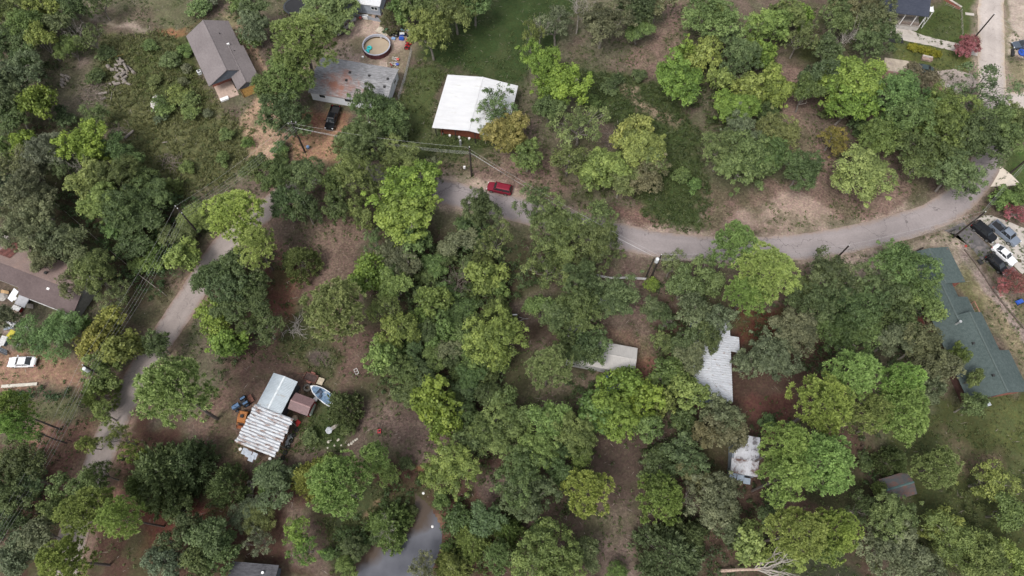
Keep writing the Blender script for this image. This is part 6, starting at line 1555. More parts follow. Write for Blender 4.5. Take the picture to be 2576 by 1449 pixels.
# barn foreground things
zb_ = lambda x, y: (.8874 * (1200 + x / 5.3675), .8874 * (330 + y / 5.3675))
g = G(*zb_(568, 430)); t = thing('water_heater', 'white upright tank standing in front of the white barn', 'tank', (g[0], g[1], 0))
k = MB(); k.lathe([(.26, 0), (.26, 1.4), (.2, 1.5), (0, 1.52)], 12); k.build('cylinder', GALV, t)
k = MB(); k.lathe([(.0, 1.56), (.12, 1.55), (.12, 1.5)], 8); k.build('cap', WHITE, t)
g = G(*zb_(630, 825)); t = thing('meter_post', 'white meter box on a short post beside the sandy verge pole', 'meter box', (g[0], g[1], 0))
k = MB(); k.tube([(0, 0, 0), (0, 0, 1.0)], .06, 6); k.build('post', POLEW, t)
k = MB(); k.cbox(0, -.05, .9, .4, .3, .6); k.build('box', WHITE, t)
for i, (x, y, l) in enumerate(((290, 235, 'feed bucket at the left end of the white barn'), (405, 265, 'white feed tub in front of the red-brown barn wall'), (548, 290, 'white feed tub near the middle post of the barn'), (700, 310, 'grey feed tub at the right of the barn front'))):
    bucket(l, zb_(x, y + 40), WHITE if i else GALV, .95, 'tub', 'feed_tub')
bucket('bright blue barrel at the road edge left of the olive oak', T('A2', 710, 1243), mat("barrel_blue", (.04, .17, .42), .4), 2.0, 'barrel', 'barrel')
bucket('blue and white pail on the dirt beside the drive pole', T('A2', 459, 1108), PB[4], 1.3)
g = G(*T('A2', 921, 943)); t = thing('mailbox', 'white mailbox on a post in front of the dark oak', 'mailbox', (g[0], g[1], 0), 1.2)
k = MB(); k.tube([(0, 0, 0), (0, 0, 1.0)], .05, 6); k.build('post', GREYW, t); k = MB(); k.cbox(0, 0, 1.0, .55, .3, .3); k.build('box', WHITE, t)
# pond things
for i, (x, y, s) in enumerate(((1318, 830, .26), (1385, 1078, .2))):
    g = G(*T('C2', x, y)); o = bagmesh(s, 500 + i, .5).build('foam_float', WHITE); o.location = (g[0], g[1], -.17); tag(o, ('white foam float in the narrow neck of the pond', 'white foam float in the middle of the pond')[i], 'float', 'foam floats in the pond')
# blue tarp under the lime tree by the beige mobile home
A_ = G(1545, 962, 1.5); t = thing('canopy', 'pale blue tarpaulin canopy showing through the lime green tree', 'canopy', (A_[0], A_[1], 0), .3)
k = MB(); k.add([(-1.6, -1.4, 1.9), (1.6, -1.4, 1.9), (1.6, 1.4, 1.9), (-1.6, 1.4, 1.9), (0, 0, 2.6)], [(0, 1, 4), (1, 2, 4), (2, 3, 4), (3, 0, 4)]); k.build('tarpaulin', mat("pale_blue_tarp", (.25, .35, .58), .6, var=.15), t)
for x in (-1.55, 1.55):
    for y in (-1.35, 1.35):
        k = MB(); k.tube([(x, y, 0), (x, y, 1.9)], .04, 6); k.build('leg', GALV, t)
# yellow hedge
# ================================================================== foliage builders
def unit(v): return v / (np.linalg.norm(v, axis=1)[:, None] + 1e-9)
def leaf_quads(P, Nn, size, aspect, rs):
    n = len(P)
    a = unit(np.cross(Nn, unit(rs.randn(n, 3)))); b = np.cross(Nn, a)
    l = (size * (.7 + .6 * rs.rand(n)))[:, None] * .5; w_ = l * aspect
    V = np.stack([P + a * l, P + b * w_ + Nn * w_ * .25, P - a * l, P - b * w_ + Nn * w_ * .25], 1).reshape(-1, 3)
    return V, np.arange(4 * n).reshape(n, 4)
def leaf_mesh(name, P, Nn, size, aspect, tint, rs):
    V, F = leaf_quads(P, Nn, size, aspect, rs)
    return np_mesh(name, V, F, LEAF, False, {"tint": ('FLOAT', np.repeat(np.clip(tint, 0, 1), 4))})
def clumps_to_leaves(C, rad, n, rs, flat=.65, up=.5, rough=.6, low=-.5):
    """C (m,3) clump centres, rad (m,), n leaves each"""
    m = len(C); k = np.repeat(np.arange(m), n)
    d = unit(rs.randn(m * n, 3)); d[:, 2] = np.where(d[:, 2] < low, -d[:, 2], d[:, 2])
    r = rad[k] * (.32 + .98 * rs.rand(m * n) ** .85)
    P = C[k] + d * r[:, None] * np.array((1, 1, flat))
    Nn = unit(d * .75 + np.array((0, 0, up)) + rs.randn(m * n, 3) * rough * .6)
    ct = rs.rand(m); t = .5 + .45 * (ct[k] - .5) + .5 * (rs.rand(m * n) - .5)
    return P, Nn, t
def branch(k, p, q, r0, r1, rs, n=4, wob=.12, sides=5):
    p, q = np.array(p, float), np.array(q, float); L = np.linalg.norm(q - p); pts = []
    for i in range(n + 1):
        u = i / n; x = p + (q - p) * u
        if 0 < i < n: x = x + rs.randn(3) * L * wob * .5
        x[2] += L * .08 * math.sin(math.pi * u); pts.append(x)
    k.tube(pts, [r0 + (r1 - r0) * i / n for i in range(n + 1)], sides, cap=False)
    return pts
PROTO = {}
def proto_broad(key, R, H, seed, lobes, per, cr, nl, leaf, base=.32, bark=BARK, bare=.0, zlow=-.35, spread=.56, lobe_r=.44, asp=.62):
    rs = np.random.RandomState(seed)
    zc_, rz_ = H * (base + 1) / 2, H * (1 - base) / 2
    LC = []
    for i in range(lobes):
        an = 2.4 * i + rs.rand() * .9; rr = R * spread * (.55 + .85 * rs.rand()) * (1 if i else .15)
        z = zc_ + rz_ * (rs.rand() * 1.0 - .42) if i else zc_ + rz_ * .45
        LC.append((rr * math.cos(an), rr * math.sin(an), z))
    C, CR, CL = [], [], []
    for x, y, z in LC:
        lr = R * lobe_r * (.6 + .75 * rs.rand())
        d = unit(rs.randn(per * 2, 3)); d = d[d[:, 2] > zlow][:per]
        q = np.array((x, y, z)) + d * lr * np.array((1, 1, .72)) * (.78 + .3 * rs.rand(len(d)))[:, None]
        C.append(q); CR.append(cr * (.6 + .75 * rs.rand(len(q)))); CL.append(np.full(len(q), .5 * (rs.rand() - .5)) + .25 * (rs.rand(len(q)) - .5))
        far = rs.randint(1, 4)                                     # stray sprays that break the outline
        v = np.array((x, y, 0)) / (math.hypot(x, y) + .01) * .75 + rs.randn(far, 3) * .3
        C.append(np.array((x, y, z)) + v * lr * 1.1); CR.append(np.full(far, cr * .55)); CL.append(np.full(far, .1))
    C = np.concatenate(C); CR = np.concatenate(CR); CL = np.concatenate(CL)
    keep = (C[:, 2] > H * base * .6) & (rs.rand(len(C)) > bare); C, CR, CL = C[keep], CR[keep], CL[keep]
    P, Nn, t = clumps_to_leaves(C, CR, nl, rs); t = t + np.repeat(CL, nl)
    cm = leaf_mesh(key + "_crown", P, Nn, leaf, asp, t, rs)
    k = MB(); fork = np.array((rs.randn() * .2, rs.randn() * .2, H * base * .9)); r0 = .024 * H + .03
    branch(k, (0, 0, -.2), fork, r0 * 1.25, r0 * .85, rs, 4, .03, 8)
    for x, y, z in LC:
        e = np.array((x, y, z)); pts = branch(k, fork, e, r0 * .55, r0 * .2, rs, 5, .12)
        near = C[np.argsort(np.linalg.norm(C - e, axis=1))[:7]]
        for c in near:
            branch(k, pts[3] if rs.rand() < .4 else e, c + (c - e) * (.12 + .35 * bare * 2), r0 * .18, .012, rs, 3, .15, 4)
    PROTO.setdefault(key, []).append((k.mesh(key + "_trunk", bark), cm, R, H))
def proto_pine(key, R, H, seed, nb=20, tpb=26, blades=24, base=.5, tuft=.46):
    rs = np.random.RandomState(seed)
    k = MB(); lean = rs.randn(2) * .25; top = np.array((lean[0], lean[1], H * .95)); r0 = .26 * H / 19
    branch(k, (0, 0, -.2), top, r0, r0 * .35, rs, 6, .012, 9)
    C, CT, OUT = [], [], []
    hz = H * (1 - base)
    for i in range(nb):
        u = (i + rs.rand() * .5) / nb; z = H * base + hz * (.12 + .80 * u)
        reach = R * (1.0 - .80 * u ** 1.7) * (.62 + .5 * min(1, (u + .1) * 2.6)) * (.62 + .38 * rs.rand()) * .78
        an = 2.4 * i + rs.rand() * .8; e = np.array((lean[0] * u + reach * math.cos(an), lean[1] * u + reach * math.sin(an), z + reach * .16))
        branch(k, np.array((lean[0] * u, lean[1] * u, z - reach * .1)), e, .10, .03, rs, 4, .08, 5)
        br = R * (.25 + .13 * rs.rand()) * (1.1 - .25 * u)
        d = unit(rs.randn(tpb * 2, 3)); d = d[d[:, 2] > -.25][:tpb]; d[:, 2] *= .62
        C.append(e + d * br * (.75 + .4 * rs.rand(len(d)))[:, None]); OUT.append(d); CT.append(np.full(len(d), .34 * (rs.rand() - .5)))
    C = np.concatenate(C); OUT = np.concatenate(OUT); CT = np.concatenate(CT); m = len(C); n = m * blades; idx = np.repeat(np.arange(m), blades)
    d = unit(unit(rs.randn(n, 3)) * .95 + unit(OUT + np.array((0, 0, .5)))[idx] * .75)
    L = tuft * (.75 + .5 * rs.rand(n)) * (.8 + .45 * rs.rand(m))[idx]
    a = unit(np.cross(d, unit(rs.randn(n, 3)))); w_ = .075
    b = C[idx]
    V = np.stack([b - a * w_ * .4, b + a * w_ * .4, b + d * L[:, None] * .8 + a * w_, b + d * L[:, None] - a * w_ * .5], 1).reshape(-1, 3)
    t = .5 + CT[idx] + .3 * (rs.rand(m)[idx] - .5) + .3 * (rs.rand(n) - .5)
    tt = np.repeat(t, 4).reshape(-1, 4); tt[:, 2:] += .22; tt[:, :2] -= .25     # darker needle bases, lighter tips: each tuft's ring of light painted into the tint
    cm = np_mesh(key + "_crown", V, np.arange(4 * n).reshape(n, 4), LEAF, False, {"tint": ('FLOAT', np.clip(tt.ravel(), 0, 1))})
    PROTO.setdefault(key, []).append((k.mesh(key + "_trunk", PBARK), cm, R, H))
def proto_cedar(key, R, H, seed, sprays=260, n=34):
    rs = np.random.RandomState(seed)
    u = rs.rand(sprays) ** .75; z = H * (.06 + .92 * (1 - u)); rr = R * (np.clip(u * 1.35, 0, 1) ** .75) * (.62 + .42 * rs.rand(sprays))
    an = rs.rand(sprays) * 2 * np.pi; ph = np.sin(an * 3 + seed) * .12 + 1
    C = np.c_[rr * ph * np.cos(an), rr * ph * np.sin(an), z]
    k_ = np.repeat(np.arange(sprays), n); out = unit(np.c_[np.cos(an), np.sin(an), .55 + .4 * rs.rand(sprays)])
    s = rs.rand(len(k_)); P = C[k_] + out[k_] * (s * 1.0 - .45)[:, None] * .95 + rs.randn(len(k_), 3) * .2 * (1.15 - s)[:, None]
    d = unit(out[k_] + rs.randn(len(k_), 3) * .5)
    a = unit(np.cross(d, unit(rs.randn(len(k_), 3)))); L = .36; w_ = .08
    V = np.stack([P - a * w_ * .5, P + d * L * .5 - a * w_, P + d * L, P + d * L * .5 + a * w_], 1).reshape(-1, 3)
    ct = rs.rand(sprays); t = .5 + .45 * (ct[k_] - .5) + .5 * (rs.rand(len(k_)) - .5)
    cm = np_mesh(key + "_crown", V, np.arange(4 * len(k_)).reshape(-1, 4), LEAF, False, {"tint": ('FLOAT', np.repeat(np.clip(t, 0, 1), 4))})
    k = MB(); branch(k, (0, 0, -.1), (0, 0, H * .92), .13, .02, rs, 4, .02, 6)
    for i in range(0, sprays, 9): branch(k, (0, 0, max(.2, C[i, 2] - .4)), C[i], .04, .01, rs, 2, .05, 4)
    PROTO.setdefault(key, []).append((k.mesh(key + "_trunk", BARK), cm, R, H))
def proto_bare(key, R, H, seed, m=None):
    m = m or DEADW
    rs = np.random.RandomState(seed); k = MB(); fork = np.array((.1, .1, H * .35)); branch(k, (0, 0, -.2), fork, .16, .13, rs, 3, .04, 7)
    tw = MB()
    for i in range(9):
        an = 2.4 * i + rs.rand(); e = np.array((R * (.5 + .5 * rs.rand()) * math.cos(an), R * (.5 + .5 * rs.rand()) * math.sin(an), H * (.55 + .45 * rs.rand())))
        pts = branch(k, fork, e, .09, .03, rs, 5, .16, 5)
        for q in range(7):
            s = pts[2 + q % 4]; v = rs.randn(3) * R * .22 + (e - fork) * .22; v[2] = abs(v[2]); p2 = branch(tw, s, s + v, .035, .012, rs, 3, .2, 4)
            for _ in range(2): branch(tw, p2[2], p2[2] + rs.randn(3) * R * .12 + v * .4, .014, .006, rs, 2, .2, 3)
    PROTO.setdefault(key, []).append((k.mesh(key + "_trunk", m), tw.mesh(key + "_twigs", m), R, H))
for i in range(8): proto_broad('oak', 5.5, 9.5, 100 + i, 10, 24, .72, 56, .36, lobe_r=.38 + .02 * i)
for i in range(4): proto_broad('oak_small', 2.8, 6.0, 120 + i, 7, 15, .56, 46, .30, base=.28)
for i in range(4): proto_broad('sparse', 4.5, 8.5, 140 + i, 8, 15, .66, 34, .34, bare=.3, lobe_r=.42, spread=.62)
for i in range(6): proto_broad('broad', 4.5, 9.0, 160 + i, 10, 24, .66, 56, .36, base=.2, zlow=-.6, asp=.72)
for i in range(3): proto_broad('broad_small', 2.4, 5.0, 180 + i, 7, 14, .55, 38, .34, base=.15, zlow=-.6, asp=.72)
for i in range(6): proto_pine('pine', 4.8, 19.0, 200 + i, 20 + i, 27)
for i in range(3): proto_pine('young_pine', 3.6, 9.0, 220 + i, 15, 22, 24, .2, .42)
for i in range(4): proto_cedar('cedar', 3.0, 6.5, 240 + i)
for i in range(3): proto_broad('feathery', 4.0, 6.0, 260 + i, 9, 18, .7, 60, .36, base=.15, asp=.26)
for i in range(4): proto_broad('shrub', 1.8, 2.2, 280 + i, 5, 12, .45, 30, .28, base=.05, zlow=-.3)
for i in range(3): proto_bare('bare', 3.0, 7.0, 300 + i)
for i in range(2): proto_bare('bare_brush', 2.6, 3.2, 310 + i, mat('brown_twigs', (.15, .125, .105), .9, var=.2))

COLR = {
 'nb': ((.15, .13, .11), 'brown'),   # leaf albedo, word for the label
 'dk': ((0.095, 0.139, 0.057), 'dark green'), 'md': ((0.130, 0.205, 0.065), 'mid green'), 'ol': ((0.152, 0.206, 0.074), 'olive green'), 'gr': ((0.158, 0.184, 0.108), 'grey-green'),
 'yo': ((0.219, 0.282, 0.080), 'yellowish olive'), 'li': ((0.173, 0.269, 0.048), 'lime green'), 'ye': ((.25, .255, .06), 'yellow'), 'go': ((0.246, 0.210, 0.054), 'golden'),
 'pn': ((0.256, 0.368, 0.111), 'fresh green'), 'pd': ((0.181, 0.258, 0.081), 'deep green'), 'py': ((0.271, 0.350, 0.093), 'yellow-green'), 'bl': ((.165, .225, .085), 'bluish green'),
 'br': ((0.190, 0.170, 0.096), 'brownish olive'), 'rd': ((0.253, 0.094, 0.094), 'red'), 'fe': ((0.135, 0.225, 0.077), 'feathery green'), 'de': ((0.298, 0.280, 0.252), 'bare grey'),
}
KIND = {  # key -> (protos big, small, object name, noun, group, category)
 'O': ('oak', 'oak_small', 'oak_tree', 'oak', 'oak trees', 'tree'), 'S': ('sparse', 'sparse', 'oak_tree', 'thin-crowned oak', 'oak trees', 'tree'),
 'B': ('broad', 'broad_small', 'broadleaf_tree', 'leafy tree', 'broadleaf trees', 'tree'), 'P': ('pine', 'pine', 'pine_tree', 'tall pine', 'pine trees', 'tree'),
 'Y': ('young_pine', 'young_pine', 'pine_tree', 'young pine', 'pine trees', 'tree'), 'C': ('cedar', 'cedar', 'cedar_tree', 'cedar', 'cedar trees', 'tree'),
 'F': ('feathery', 'feathery', 'locust_tree', 'fine-leaved tree', 'fine-leaved trees', 'tree'), 'H': ('shrub', 'shrub', 'shrub', 'shrub', 'shrubs', 'shrub'),
 'N': ('bare_brush', 'bare_brush', 'dead_shrub', 'leafless bush', 'dead trees', 'shrub'), 'D': ('bare', 'bare', 'dead_tree', 'leafless tree', 'dead trees', 'tree'),
}
